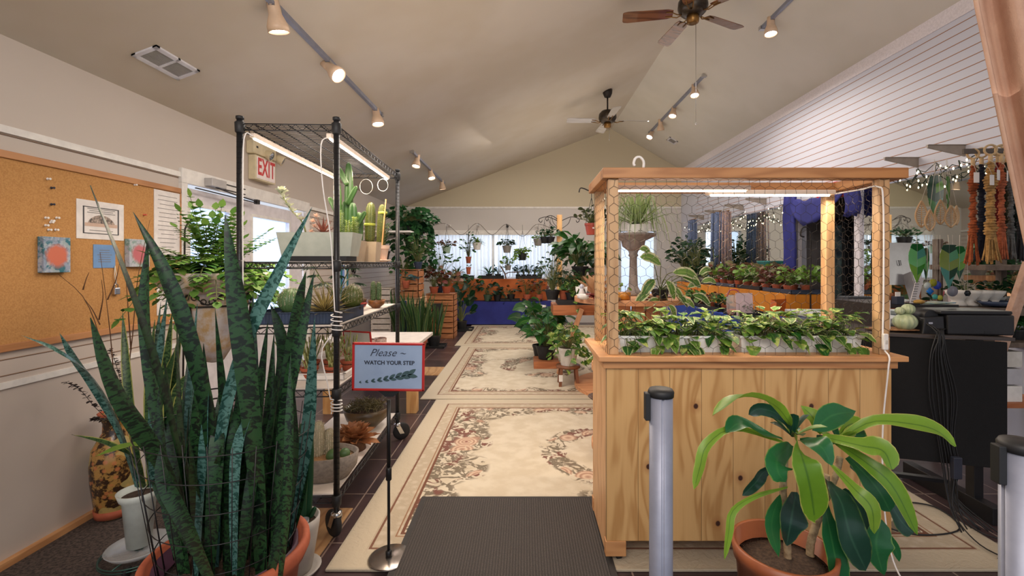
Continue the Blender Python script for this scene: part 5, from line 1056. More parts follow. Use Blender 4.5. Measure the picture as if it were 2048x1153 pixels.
t=thing('magazine','magazine lying on the desk shelf under the leaf hangings','magazine',(2.40,2.66,1.097),.3); M().box(-.09,.09,-.05,.06,0,.006).build('pages',mat((190,196,150),(90,140,170),rough=.3,sc=20,name='magazine_cover'),t)
t=thing('paper_slips','red and white paper slips scattered on the desk shelf','papers',(2.30,2.66,1.097)); m=M()
for k in range(6): x,y=R.uniform(-.08,.08),R.uniform(-.05,.05); m.box(x-.03,x+.03,y-.01,y+.015,.001*k,.001*k+.001)
m.build('slips',mat((176,60,60),(220,214,206),rough=.6,sc=14,name='paper_slip'),t)
t=thing('yellow_gourd','small yellow gourd at the edge of the desk shelf','gourd',(2.25,2.60,1.097)); M().ell((0,0,.013),.035,.018,.013,16,8).build('body',mat((206,164,80),(180,130,60),rough=.5,sc=40,name='gourd_skin'),t); M().cyl((.034,0,.014),(.045,0,.016),.003,n=6).build('stem',TWIG,t)
# black cables
m=M()
for k in range(9):
    e=R.uniform(-.05,.05); pts=[V((2.07+R.uniform(0,.02),2.45,1.06)) if k<2 else V((2.14+.008*k,2.38,.99)),V((2.12+e*.4,2.325,.97)),V((2.10+e,2.315,.85)),V((2.12+e*1.6,2.315,.65)),V((2.14+e,2.32,.45)),V((2.16+e,2.31,.28)),V((2.17+e*1.3,2.31+e,.12)),V((2.20+e*2,2.25-abs(e),.02))]
    m.tube(spline(pts,30),.0032,5)
m.tube(spline([(1.9,2.35,.02),(2.0,2.5,.016),(2.2,2.45,.02),(2.15,2.25,.016),(1.9,2.2,.016),(1.75,2.3,.016)],30),.004,5)
tag(m.build('cable_bundle',BLKP),'bundle of black cables hanging down the black desk panel','cables')
t=thing('power_adapter','small dark power adapter hanging among the desk cables','adapter',(2.17,2.29,.30)); M().box(-.022,.022,-.012,.012,-.055,.055).build('body',mat((46,50,62),rough=.4,name='adapter_plastic'),t,.004)
m=M(); m.tube(spline([(2.17,2.29,.25),(2.18,2.28,.08),(2.2,2.2,.03),(2.3,2.12,.018),(2.24,2.05,.018),(2.1,2.02,.018)],24),.0035,5).tube(spline([(2.16,2.29,.25),(2.12,2.25,.1),(2.1,2.1,.03),(2.16,1.95,.02),(2.12,1.84,.02)],24),.003,5)
tag(m.build('power_cable',BLKP),'black cables trailing from the adapter over the rug','cables')
# slatwall brackets
SB=mat((150,140,128),rough=.4,metal=.5,name='grey_bracket')
def bracket(lab,y,z,l=.30,grp=None):
    t=thing('shelf_bracket',lab,'bracket',(XR,y,z),0,grp); m=M(); m.poly([(-.001,-.006,.0),(-.001,-.006,-.09),(-.06,-.006,-.075),(-l,-.006,-.022),(-l,-.006,0)],(0,.012,0)); m.build('arm',SB,t); M().box(-l,-.0,-.014,.014,0,.004).build('flange',SB,t)
for i,(y,lb) in enumerate(((3.62,'behind the green glass leaves'),(4.05,'just right of the cart canopy'),(5.95,'left end of the row seen through the cart wire'),(6.6,'second in the row seen through the cart wire'),(7.3,'third in the row seen through the cart wire'),(8.1,'fourth in the row, above the blue yarn'),(8.9,'last in the row near the far corner'))): bracket('grey slatwall bracket, '+lb,y,2.27)
# string lights
BULB=emat((255,236,190),7,'fairy_bulb')
def fairy(lab,y0,y1,n,z,sag,xo=.2):
    t=thing('string_lights',lab,'string lights',(XR-xo,y0,z)); off=(XR-xo,y0,z); w=M(off); pts=[]; pr0=[]
    for i in range(n*3+1):
        f=i/(n*3); y=y0+(y1-y0)*f; pts.append(V((XR-xo+.05*sin(i*1.3)+.03*sin(i*.6),y,z-sag*abs(sin(f*pi*3))+.035*sin(i*2.1))))
    w.tube(pts,.004,4)
    for i in range(0,n*3,2):
        for _ in range(1):
            d=unit(V((R.uniform(-1,1),R.uniform(-1,1),R.uniform(-1.3,.3)))); w.tube([pts[i],pts[i]+d*.035],.004,4); pr0.append(pts[i]+d*.044)
    w.build('cable',mat((36,48,34),rough=.6,name='green_cable'),t)
    b0=M().ell((0,0,0),.0055,.0055,.011,6,4).build('bulb',BULB,t)
    b0.location=pr0[0]-V(off)
    for q in pr0[1:]: c=b0.copy(); C.objects.link(c); c.parent=t; c.location=q-V(off)
fairy('warm white string lights draped along the right wall beside the cart canopy',3.35,4.4,16,2.12,.06); fairy('warm white string lights under the brackets seen through the cart wire',5.9,9.2,34,2.08,.14)
# macrame hangings
def macrame(lab,c,col,x,y,z0,z1,w=.05,cols=None,wide=1):
    t=thing('macrame_hanger',lab,'macrame',(x,y,z1)); m=M()
    mt=mat(c,tuple(int(q*.72) for q in c),rough=.95,sc=50,bump=.6,bsc=150,name='cotton_cord'); L=z1-z0
    n=int(L*.7/.012)
    for i in range(n):
        z=-.06-i*.012; k=.55+.35*abs(sin(i*.21)); m.ell((.004*sin(i*1.9),0,z),w*.5*k,w*.34*k,.009,8,5,rot=i*.35)
    m.build('knotted_body',mt,t); m=M()
    for k in range(14):
        x_=R.uniform(-1,1)*w*.35; y_=R.uniform(-1,1)*w*.25; m.tube(spline([(x_*.6,y_*.6,-L*.70),(x_,y_,-L*.85),(x_*R.uniform(1.2,1.8),y_*1.5,-L*R.uniform(.95,1.0))],6),.0038,5)
    m.build('fringe',mt,t); M().ring((0,0,0),.022,.0045,18,6,(.3,1,0)).tube([(0,0,-.02),(0,0,-.065)],.008,6).build('hanging_ring',mat((206,178,134),rough=.7,name='wood_ring'),t); return t
rod=(2.04,2.0); MY=2.05
for lab,c,px,py0,py1,w,dy in (('rust orange macrame plant hanger at the left end of the hanging row',(176,92,52),1946,308,532,.045,.05),('navy blue macrame hanger beside the rust orange one',(24,28,46),1963,306,525,.048,.09),('golden tan macrame hanger, thickest in the hanging row',(196,154,92),1981,300,530,.058,-.03),('dark red macrame hanger',(140,36,34),1996,302,522,.045,.07),('salmon orange macrame hanger beside the dark red one',(196,108,70),2003,300,520,.04,-.02),('olive green macrame hanger',(62,60,38),2014,302,520,.045,.06),('grey macrame hanger between olive and dark green ones',(108,108,104),2022,304,524,.035,-.02),('dark green macrame hanger',(22,44,38),2033,302,520,.05,.05),('charcoal macrame hanger at the right edge of the view',(42,44,50),2045,300,525,.05,-.02)):
    Y=MY+dy; p1=S(px,py0,Y); p0=S(px,py1,Y); macrame(lab,c,0,p1.x,Y,p0.z,p1.z,w)
t=thing('hanging_rod','dark metal rod holding the macrame hangers','rod',S(1936,302,2.08)); p0=S(1926,303,2.1); p1=S(2075,301,2.1); m=M(p0); t.location=p0; m.bar(p0,p1,.01,.022); m.bar(p1-V((.02,0,0)),V((XR,2.1,p1.z)),.014,.02); m.build('rod',mat((96,88,80),rough=.4,metal=.6,name='gunmetal'),t)
for i,(px,py,dx) in enumerate(((1953,345,0),(1984,350,.0),(1997,340,.1),(2015,342,0))):
    p_=S(px,py,1.98); t=thing('price_tag',('left','second','third','rightmost')[i]+' white price tag tied on the macrame row','price tag',p_,.2*i); M().box(-.012,.012,-.0006,.0006,-.045,.0).build('card',WHT,t); M().tube([(0,0,0),(0,.01,.03),(0,.03,.05)],.001,3).build('string',ROPE,t)
# stained glass leaves and woven leaves
G1=(60,140,44);G2=(24,78,50);G3=(120,170,60);G4=(90,160,150);G5=(40,110,60)
def glassm(c):
    m=Mt('stained_glass'); m.b.inputs['Base Color'].default_value=lin(c); m.set(Roughness=.12); tb=m.n('ShaderNodeBsdfTranslucent'); tb.inputs[0].default_value=lin(c); mx=m.n('ShaderNodeMixShader'); mx.inputs[0].default_value=.45; m.nt.links.new(m.b.outputs[0],mx.inputs[1]); m.nt.links.new(tb.outputs[0],mx.inputs[2]); m.nt.links.new(mx.outputs[0],m.out.inputs[0]); return m.m
_g={}
def gl_(c):
    if c not in _g: _g[c]=glassm(c)
    return _g[c]
LEAD=mat((170,176,170),rough=.3,metal=.6,name='lead_came')
def glassleaf(lab,px,py0,py1,Y,wpx,cols,rz,topy,name='stained_glass_leaf'):
    p1=S(px,py0,Y); p0=S(px,py1,Y); L=p1.z-p0.z; W_=wpx*Y/F/2; t=thing(name,lab,'glass leaf',p1,rz); pf=lambda t_: W_*(sin(pi*min(1,t_)**.85))**.7 if t_>.002 else 0
    n=len(cols); e=M()
    for sg in (-1,1):
        for i in range(n):
            t0,t1=i/n,(i+1)/n; dz=.13*L; pts=[]
            a0=pf(t0+.001); a1=pf(min(.999,t1))
            pts=[(0,0,-L*t0-(.0)),(sg*a0,0,-L*max(0,t0-.10)),(sg*pf((t0+t1)/2)*1.0,0,-L*max(0,(t0+t1)/2-.10)),(sg*a1,0,-L*max(0,t1-.10)) if i<n-1 else (0,0,-L),(0,0,-L*t1)]
            g=M(); idx=[tuple(q) for q in pts]; g.poly([V(q)+V((0,-.0015,0)) for q in idx],(0,.003,0)); g.build('glass_pane',gl_(cols[i] if sg>0 else cols[(i+1)%n] if i%2 else cols[i]),t)
            e.tube([V(q) for q in idx[:3]],.0014,4)
    e.tube([(0,0,0),(0,0,-L)],.002,4); e.build('lead_line',LEAD,t)
    M().tube([(0,0,0),(.004,.01,(topy-0) if 0 else S(px,topy,Y).z-p1.z)],.0012,4).build('hanging_cord',ROPE,t); return t
glassleaf('upper left stained glass leaf in dark and light green with a pale blue panel',1871,352,440,2.5,36,(G2,G3,G2,G4,G1),.1,318)
glassleaf('upper right stained glass leaf in lime green',1896,352,425,2.6,22,(G1,G3,G1,G2),.6,318)
glassleaf('lower left stained glass leaf hanging by the silver computer',1834,488,567,2.35,34,(G5,G4,(120,190,130),G1,G3),.0,470)
glassleaf('narrow stained glass leaf behind the lower left one',1852,496,560,2.45,22,(G2,G5,(110,180,120),G1),.4,470)
glassleaf('large lower right stained glass leaf above the printer',1898,490,578,2.3,38,(G2,(110,180,140),(150,170,90),G2,G4),.0,470)
glassleaf('dark green narrow stained glass leaf beside the large lower one',1919,492,560,2.4,20,(G5,(120,180,130),G3,G2),-.5,470)
RAT=mat((206,176,138),(186,152,112),rough=.7,name='rattan')
def woven(lab,px,py0,py1,Y,wpx,topx,rz=0):
    p1=S(px,py0,Y); p0=S(px,py1,Y); L=p1.z-p0.z; W_=wpx*Y/F/2; t=thing('woven_leaf',lab,'woven leaf',p1,rz); m=M(); ed=lambda s,f: V((s*W_*(sin(pi*f**1.25))**.8 if 0<f<1 else 0,0,-L*f))
    for s in (-1,1): m.tube([ed(s,k/14) for k in range(15)],.0045,6)
    m.tube([(0,0,0),(0,0,-L)],.0025,5)
    for k in range(2,12):
        f=k/13
        for s in (-1,1): m.tube([(0,0,-L*f),(ed(s,f)*.5+V((0,0,-L*f*.5-.0)))+V((0,0,.004)),ed(s,max(.05,f-.07))],.0022,4)
    m.build('frame',RAT,t); q=S(topx,322,Y)-p1; M().tube([(0,0,0),tuple(q)],.0012,4).build('hanging_cord',ROPE,t)
woven('leftmost woven rattan leaf in the hanging cluster',1843,402,455,2.45,24,1870); woven('lowest woven rattan leaf, second from left',1860,420,462,2.42,20,1872); woven('middle woven rattan leaf, partly over the glass',1881,400,449,2.44,22,1875); woven('right woven rattan leaf with dark gaps',1902,412,455,2.42,24,1878); woven('rear woven rattan leaf at the right, turned',1913,412,450,2.52,18,1878,.4)
for lab,c,px,py,Y,r in (('small round blue glass suncatcher',(70,90,190),1874,571,2.45,.022),('small yellow green glass suncatcher',(170,170,50),1866,566,2.44,.02),('small white and blue glass suncatcher',(200,210,210),1855,572,2.43,.018),('square bright blue glass suncatcher',(40,130,210),1860,583,2.42,.02),('small teal glass suncatcher low on its cord',(90,190,180),1870,594,2.5,.014),('yellow glass suncatcher beside the teal one',(200,200,80),1880,596,2.5,.014),('black hexagonal pendant left of the printer top',(30,36,44),1935,587,2.5,.018),('grey disc pendant over the printer',(160,160,170),1905,583,2.6,.03)):
    p_=S(px,py,Y); t=thing('suncatcher',lab,'suncatcher',p_); M().lathe([(.001,-.002),(r,-.002),(r,.002),(.001,.002)],ax=(0,1,0),n=6 if 'hex' in lab else (4 if 'square' in lab else 24)).build('glass_pane',gl_(c),t); M().tube([(0,0,r),(0,0,S(px,470,Y).z-p_.z)],.001,3).build('hanging_cord',ROPE,t)
# drape at right top
dm=mat((196,160,136),(180,142,120),rough=.85,sc=6,bump=.2,bsc=180,name='canvas_drape')
t=thing('canvas_drape','beige pink canvas drape hanging down the top right corner','drape',(1.72,1.5,2.6)); off=(1.72,1.5,2.6); m=M(off); rows=[]
for i in range(25):
    f=i/24; py=-260+f*1100; px=1948+ (py/470)*98 if py>0 else 1948+py*.12; row=[]
    for j in range(15):
        g=j/14; p_=S(px+g*(190-10*f),py,1.5+.06*sin(g*9+f*1.5)+.05*g); row.append(m.av(p_))
    rows.append(row)
for i in range(24):
    for j in range(14): m.fc((rows[i][j],rows[i][j+1],rows[i+1][j+1],rows[i+1][j]),True)
do=m.build('cloth',dm,t); s_=do.modifiers.new('thick','SOLIDIFY'); s_.thickness=.006
m=M(off); m.tube([V(off)+V(m.off)*0+(V(m_.co) if 0 else q)-V(off)+V((0,-.005,0)) for q in [V(off)+x for x in [V(do.data.vertices[r[0]].co) for r in rows]]],.007,6); m.build('hem',dm,t)
M(off).cyl((1.95,1.62,0),(1.95,1.62,2.75),.03,n=16).build('pole',PINE,t)
# slanted ladder leg and plant rack behind, right edge
t=thing('ladder_shelf','wooden ladder plant shelf with slanted pale legs at the right edge','shelf',(2.62,2.9,0)); off=(2.62,2.9,0)
M(off).bar(S(2062,520,2.6),S(1955,830,2.6),.055,.035,up=(0,1,0)).build('slanted_leg',mat((196,160,138),(176,136,112),rough=.7,sc=20,name='pale_wood'),t,.003)
OW=mat((112,96,84),(84,70,60),rough=.75,sc=20,name='grey_wood')
for (px0,px1,py,hh) in ((1925,2120,530,.035),(1900,2120,612,.05)): a=S(px0,py,3.0); b=S(px1,py+8,3.0); M(off).box(a.x,b.x+.3,2.85,3.25,a.z-hh,a.z).build('shelf_board',OW,t,.003)
for x in (2.9,3.35): M(off).box(x,x+.04,3.2,3.24,0,1.5).build('rear_post',OW,t)
M(off).box(2.62,3.35,2.85,3.25,.80,.83).build('shelf_board',OW,t,.003); M(off).box(2.62,3.35,2.85,3.25,.42,.45).build('shelf_board',ORW,t,.003); 
for k,(px,lb) in enumerate(((1915,'left'),(1938,'second'),(1962,'third'),(1985,'right'))):
    a=S(px,612,2.98); t=thing('white_pedestal_pot',f'white footed ceramic pot on the weathered shelf, {lb} of four','pot',a); M().lathe([(.045,0),(.05,.012),(.03,.03),(.036,.045),(.06,.08),(.064,.10),(.058,.10),(.03,.05),(.01,.045)],n=28).build('pot',CER,t)
t=thing('dark_tray','long dark blue tray on the weathered shelf at the right edge','tray',S(2000,612,2.9)); M().lathe([(.10,0),(.14,.03),(.135,.03),(.09,.006),(.01,.005)],n=24,sy=.5).build('tray',BT,t)
for k,(px,py,Y,sc,lb) in enumerate(((1990,585,3.05,1,'on the upper weathered shelf'),(2035,590,3.05,1.1,'at the far right of the weathered shelf'),(1930,585,3.1,.7,'behind the white footed pots'))):
    potted('leafy_plant','dark leafy plant in a grey pot '+lb,'plant',S(px,612,Y),.05*sc,.06,mat((150,150,146),rough=.6,name='grey_pot'),lambda a,b,h: bush(a,b,(0,0,h),26,.13,.09,.06,.03),GRND)
for k,(px,lb) in enumerate(((1990,'left'),(2030,'middle'),(2075,'right'))):
    a=S(px,690,3.0); potted('leafy_plant',f'broad leaved green plant on the lower ladder shelf, {lb} of three','plant',(a.x,3.0,.83),.06,.07,BLKP,lambda a,b,h: bush(a,b,(0,0,h),22,.15,.12,.11,.045),GRN)
for k in range(3): 
    t=thing('storage_crate',('top','middle','bottom')[k]+' of the pale boxes stacked on the low shelf at the right edge','box',(2.95,2.98,.45+.11*(2-k))); M().box(-.2,.2,-.1,.1,0,.10).build('box',(CER,mat((176,174,178),rough=.5,name='grey_card'),WHT)[k],t,.004); M().box(-.05,.05,-.102,-.1,.03,.07).build('label',GREY,t)
# ================================================================ MIDDLE AND BACK OF THE SHOP
SPW_=woodmat((216,158,112),(188,128,84),0,rough=.6,ax2=1,name='spool_wood')
def spool(lab,x,y,r,z0,z1,dr,th=.05):
    t=thing('cable_spool_table',lab,'table',(x,y,0)); M().lathe([(.02,z1-th),(r,z1-th),(r,z1),(.02,z1)],n=56,sm=False).build('table_top',SPW_,t,.003); M().lathe([(.02,z0),(r,z0),(r,z0+th),(.02,z0+th)],n=56,sm=False).build('bottom_disc',SPW_,t,.003)
    b=M(); n=14
    for k in range(n):
        a=2*pi*(k+.5)/n; w=2*pi*dr/n*.93; d=V((cos(a),sin(a),0)); sd=V((-sin(a),cos(a),0)); b.hexa([d*rr+sd*(w/2*s)+V((0,0,z)) for z in (z0+th,z1-th) for rr in (dr,dr+.02) for s in (-1,1)])
    b.build('drum_staves',SPW_,t); return t
spool('large round wooden spool table behind the wire cart',1.13,4.85,.60,.0,.975,.30)
spool('low small wooden spool table beside the left end of the cart',.86,3.12,.40,.06,.64,.16,.045)
t=thing('candle_stand','gold candlestick with a flat dark metal plate on the low spool table','candle stand',(.50,3.0,.106)); M().lathe([(.04,0),(.045,.015),(.022,.03),(.018,.05),(.03,.07),(.032,.16),(.02,.19),(.024,.21),(.012,.25),(.014,.32)],n=20).build('stem',BRASS,t); M().lathe([(.014,.32),(.06,.325),(.085,.345),(.083,.35),(.05,.333),(.01,.33)],n=28).build('plate',mat((92,72,64),rough=.35,metal=.5,name='bronze'),t)
potted('hosta_plant','small variegated leafy plant on top of the low spool table','plant',(.56,3.08,.641),.07,.06,CER,lambda a,b,h: rosette(a,(0,0,h),16,.15,.06,-.1,.9,'oval',.4,.2),VAR)
# a-frame round table parts
t=thing('trestle_stand','pale wooden A frame trestle with a raised planter box, left of the spool table','stand',(.45,5.45,0)); o=(.45,5.45,0)
PW=woodmat((214,160,116),(186,130,88),2,rough=.6,name='trestle_wood')
M(o).bar((.68,5.45,.78),(.40,5.45,.0),.05,.075,up=(0,1,0)).build('slanted_leg',PW,t,.003); M(o).box(.86,.93,5.42,5.47,0,.8).build('upright_leg',PW,t,.003); M(o).bar((.36,5.95,.75),(.62,5.95,.0),.05,.07,up=(0,1,0)).build('slanted_leg',PW,t,.003)
M(o).box(.34,.98,5.50,6.0,.70,.82).build('planter_box',ORW,t,.004); M(o).box(.40,.92,5.55,5.95,.82,.88).build('tray',BLKP,t)
M(o).box(.55,1.0,5.9,6.2,1.10,1.17).build('raised_shelf',PW,t,.003); M(o).box(.60,.66,6.0,6.06,.82,1.10).box(.92,.98,6.0,6.06,.82,1.10).build('shelf_posts',PW,t)
K=0
def pl(lab,px,y,z,pr,ph,pm,kind,h=.15,r=.1,L=.08,w=.04,n=24,lm=None,name='potted_plant',fl=None,grp=None,X_=None,**k):
    if kind in ('bush','vine'): n=int(n*1.5); w*=1.15; r*=1.12
    x=(px-CX)*y/F if X_ is None else X_; lm=lm or GRN
    fn={'bush':lambda a,b,q: bush(a,b,(0,0,q),n,h,r,L,w,k.get('prof','oval'),k.get('droop',.4),k.get('up',.35),k.get('sr',.002)),
        'ros':lambda a,b,q: rosette(a,(0,0,q),n,L,w,k.get('e0',.1),k.get('e1',1.3),k.get('prof','strap'),k.get('droop',.5)),
        'snake':lambda a,b,q: snakes(a,(0,0,q),n,r,h,w,k.get('lean',.15)),
        'vine':lambda a,b,q: (bush(a,b,(0,0,q),n,h,r,L,w,'heart',.4,.2),vines(a,b,(0,0,q),k.get('nv',8),k.get('ln',.3),L,w,pr)),
        'fern':lambda a,b,q: fern(a,b,(0,0,q),n,L,w,k.get('pl',.05),.3,1.3,.5,12)}[kind]
    return potted(name,lab,'plant',(x,y,z),pr,ph,pm,fn,lm,grp)
GP=mat((70,92,72),rough=.5,name='green_plastic_pot'); GRY=mat((132,128,122),rough=.7,name='grey_pot_clay')
pl('big glossy leaved peace lily on the raised trestle shelf',1160,5.95,1.171,.11,.12,BLKP,'bush',.42,.24,.26,.10,46,GRN,prof='lance',droop=.7,sr=.004)
pl('second dark leafy plant to the right on the raised trestle shelf',1188,6.08,1.171,.09,.10,GRY,'bush',.34,.2,.22,.08,30,GRND,prof='lance',droop=.7,sr=.004)
pl('airy dark branching plant at the left of the trestle box',1105,5.65,.88,.09,.12,BLKP,'bush',.50,.15,.07,.028,70,GRND,droop=.6)
pl('fine leaved dark green plant in a clay pot in the trestle box',1128,5.7,.88,.07,.11,TER,'bush',.30,.14,.06,.014,80,GRND,droop=.6)
pl('trailing heart leaved plant hanging over the trestle box edge',1142,5.62,.88,.07,.09,BLKP,'vine',.15,.10,.09,.07,20,POT,ln=.3,nv=5)
pl('dense green bushy plant at the right of the trestle box',1168,5.75,.88,.09,.1,GRY,'bush',.32,.14,.08,.03,50,GRN)
t=thing('wooden_post','square wooden post with iron scroll hooks near the back window','post',(.59,8.0,0)); o=(.59,8.0,0)
M(o).box(.56,.65,7.96,8.05,0,2.18).build('post',PINE,t,.004)
def scroll(m,p,s,L=.22):
    p=V(p); m.tube(spline([p,p+V((s*L*.5,0,.06)),p+V((s*L*.9,0,.04)),p+V((s*L,0,.0)),p+V((s*L*.88,0,-.035)),p+V((s*L*.8,0,-.0))],16),.007,5); m.tube(spline([p+V((0,0,-.14)),p+V((s*L*.35,0,-.06)),p+V((s*L*.5,0,.05))],8),.005,5)
m=M(o); scroll(m,(.56,7.95,2.08),-1,.32); scroll(m,(.65,7.95,2.08),1,.3); scroll(m,(.56,7.9,2.10),-1,.20); m.build('scroll_hooks',IRON,t)
def hang(lab,px,py,Y,pr,ph,pm,kind,hook_y,lm=None,**k):
    p=S(px,py,Y); t=pl(lab,px,Y,p.z,pr,ph,pm,kind,lm=lm,name='hanging_plant',**k); hz=S(px,hook_y,Y).z-p.z; m=M()
    for j in range(3): a=j*2.094+.4; m.tube([(cos(a)*pr,sin(a)*pr,ph),(0,0,ph+(hz-ph)*.8)],.0022,4)
    m.tube([(0,0,ph+(hz-ph)*.8),(0,0,hz)],.003,4); m.build('hanger',BLKP,t); return t
RP=mat((160,66,48),rough=.45,name='red_plastic_pot')
t=hang('red pot hanging basket with dark crinkled leaves beside the cart canopy',1183,470,4.0,.058,.10,RP,'bush',382,leafmat((46,60,36),(76,84,50),name='bronze_leaf'),h=.16,r=.12,L=.055,w=.04,n=44); M().box(.0,.03,-.0585,-.0575,.05,.062).build('pot_label',WHT,t)
t=thing('scroll_bracket','black iron scroll bracket holding the red hanging basket','bracket',S(1183,384,4.0)); m=M(); m.tube(spline([(-.11,0,-.005),(-.10,0,.03),(-.07,0,.03),(0,0,.005),(.1,0,.02),(.2,0,.02)],16),.006,6).tube([(.2,0,.02),(.2,0,-2.0+0)],.008,6) ; m.tube(spline([(.02,0,.0),(.06,0,-.06),(.12,0,-.08)],6),.005,5); m.build('iron_arm',IRON,t)
for lab,px,py,lm in (('left of the two black pots hanging from the wooden post',1089,487,GRND),('right of the two black pots hanging from the wooden post',1101,487,GRND)): hang(lab,px,py,7.9,.075,.11,BLKP,'bush',437,lm,h=.16,r=.13,L=.09,w=.04,n=18)
YW=9.62
for lab,px,py,pm,kind,lm,kk in (('pale green hanging pot with reddish leaves, leftmost in the window',893,507,mat((160,186,166),rough=.5,name='pale_green_pot'),'bush',RED,dict(h=.12,r=.15,L=.09,w=.045,n=26)),
  ('white hanging pot with spiky jointed leaves in the window',954,500,WHT,'ros',GRNL,dict(L=.22,w=.03,n=34,e0=.0,e1=1.2,prof='lance')),
  ('dark hanging pot with dark bushy leaves in the middle of the window',1014,506,GRY,'bush',GRND,dict(h=.14,r=.15,L=.08,w=.05,n=36)),
  ('low dark hanging pot with pale ivy leaves in the window',1045,521,BLKP,'vine',GRNL,dict(h=.12,r=.14,L=.075,w=.06,n=34,ln=.12)),
  ('grey hanging pot with small trailing leaves, rightmost in the window',1076,492,GRY,'vine',GRNL,dict(h=.08,r=.11,L=.05,w=.04,n=20,ln=.15))):
    hang(lab,px,py,YW,.095,.15,pm,kind,450,lm,**kk)
hang('upper brown tube pot with a tall leafy stem hanging in the window',937,527,YW,.06,.14,TER,'bush',450,GRN,h=.62,r=.12,L=.10,w=.04,n=28)
hang('lower brown cone pot hanging under the tube pot',937,549,YW-.16,.05,.15,TER,'bush',452,GRN,h=.05,r=.05,L=.05,w=.02,n=4)
hang('small dark pot with light green leaves hanging low in the window',1016,541,YW+.05,.07,.11,GRY,'bush',452,GRNL,h=.2,r=.12,L=.07,w=.05,n=26)
m=M((0,0,0)); hk=[(862,452),(892,448),(923,470),(954,447),(984,470),(1013,449),(1045,473),(1074,449),(1110,460)]
m.tube(spline([S(x,y,9.66) for x,y in hk],60),.006,4)
tag(m.build('window_cable',mat((120,112,104),rough=.6,name='grey_cord')),'thin cord looped from hook to hook above the back window','cord')
for k,(x,y) in enumerate(((892,448),(954,447),(1013,449),(1074,449))):
    p=S(x,y,9.66); t=thing('arm_hook',('leftmost','second','third','rightmost')[k]+' arm hook above the back window holding hanging plants','hook',p); M().bar((0,0,.0),(0,.5,0),.014,.02).tube([(0,0,0),(0,-.0,-.04),(0,.02,-.05)],.006,5).lathe([(.03,.51),(.03,.52)],ax=(0,1,0),n=10).build('arm',WHT if k in (0,1,3) else IRON,t)
# back tables with cloths
BLU=mat((44,52,132),(36,42,116),rough=.85,sc=3,bump=.1,bsc=300,name='blue_cloth'); ORC=mat((206,112,58),(188,96,46),rough=.85,sc=3,bump=.1,bsc=300,name='orange_cloth'); ORY=mat((232,150,44),(220,130,34),rough=.85,sc=3,name='golden_orange_cloth'); BLB=mat((36,74,170),(28,58,150),rough=.8,sc=3,name='bright_blue_cloth')
def cloth(name,lab,pts,z0,z1,m_,top=None,fold=.02,fn=60,flare=.03):
    """cloth front hanging along a polyline with soft folds, plus an optional flat top"""
    t=thing(name,lab,'tablecloth',(pts[0][0],pts[0][1],z1)); m=M((pts[0][0],pts[0][1],z1)); sp=[]
    for a,b in zip(pts,pts[1:]):
        n=max(2,int((V(b+(0,))-V(a+(0,))).length/.06)); sp+= [V(a+(0,)).lerp(V(b+(0,)),i/n) for i in range(n)]
    sp.append(V(pts[-1]+(0,))); rows=[]
    for r_ in range(6):
        f=r_/5; row=[]
        for i,p in enumerate(sp):
            tg=unit(sp[min(i+1,len(sp)-1)]-sp[max(i-1,0)]); nr=V((tg.y,-tg.x,0)); w=fold*f*(sin(i*.9)+.6*sin(i*.37+1)); row.append(m.av(p+nr*(w+flare*f)+V((0,0,z1+(z0-z1)*f))))
        rows.append(row)
    for r_ in range(5):
        for i in range(len(sp)-1): m.fc((rows[r_][i],rows[r_+1][i],rows[r_+1][i+1],rows[r_][i+1]),True)
    if top: m.poly([(x,y,z1) for x,y in top])
    m.build('cloth',m_,t); return t
def bench(lab,x0,x1,y0,y1,z,grp=None):
    t=thing('display_table',lab,'table',((x0+x1)/2,(y0+y1)/2,0),0,grp); o=((x0+x1)/2,(y0+y1)/2,0); M(o).box(x0,x1,y0,y1,z-.03,z).build('top',mat((180,170,156),rough=.6,name='table_board'),t)
    for x in (x0+.03,x1-.07):
        for y in (y0+.03,y1-.07): M(o).box(x,x+.04,y,y+.04,0,z-.03).build('leg',BLK,t)
bench('low display table under the blue cloth by the back window',-1.58,.55,9.72,10.0,.505)
cloth('blue_tablecloth','plain dark blue cloth over the low table below the window',[(-1.6,10.0),(-1.6,9.69),(.57,9.69),(.57,10.0)],.03,.51,BLU,[(-1.6,9.69),(.57,9.69),(.57,10.0),(-1.6,10.0)],.004,flare=.01)
t=thing('display_riser','raised box shelf along the window behind the blue table','shelf',(-.5,10.09,0)); M().box(-1.25,1.0,-.07,.055,0,.975).build('box',mat((150,100,66),rough=.6,name='riser_board'),t)
cloth('orange_cloth','orange cloth hanging behind the potted plants under the window',[(-1.72,10.005),(.48,10.005)],.515,.985,ORC,[(-1.72,10.005),(.48,10.005),(.48,10.14),(-1.72,10.14)],.002,flare=.0)
def tray(lab,x,y,z,L,W_,h=.05,m_=None,rz=0,n='plant_tray'):
    t=thing(n,lab,'tray',(x,y,z),rz); m=M()
    for (a,b,c_,d,e,f) in ((-L/2,L/2,-W_/2,W_/2,0,.004),(-L/2,L/2,-W_/2,-W_/2+.005,0,h),(-L/2,L/2,W_/2-.005,W_/2,0,h),(-L/2,-L/2+.005,-W_/2,W_/2,0,h),(L/2-.005,L/2,-W_/2,W_/2,0,h),(-L/2-.01,L/2+.01,-W_/2-.01,-W_/2+.003,h-.006,h),(-L/2-.01,L/2+.01,W_/2-.003,W_/2+.01,h-.006,h)): m.box(a,b,c_,d,e,f)
    m.build('tray',m_ or BLKP,t); return t
for k,(px,L,lb) in enumerate(((925,.5,'left'),(984,.52,'middle'),(1057,.56,'right'))): tray(f'black plant tray on the window riser, {lb} of three',(px-CX)*10.03/F,10.07,.99,L,.12,.07)
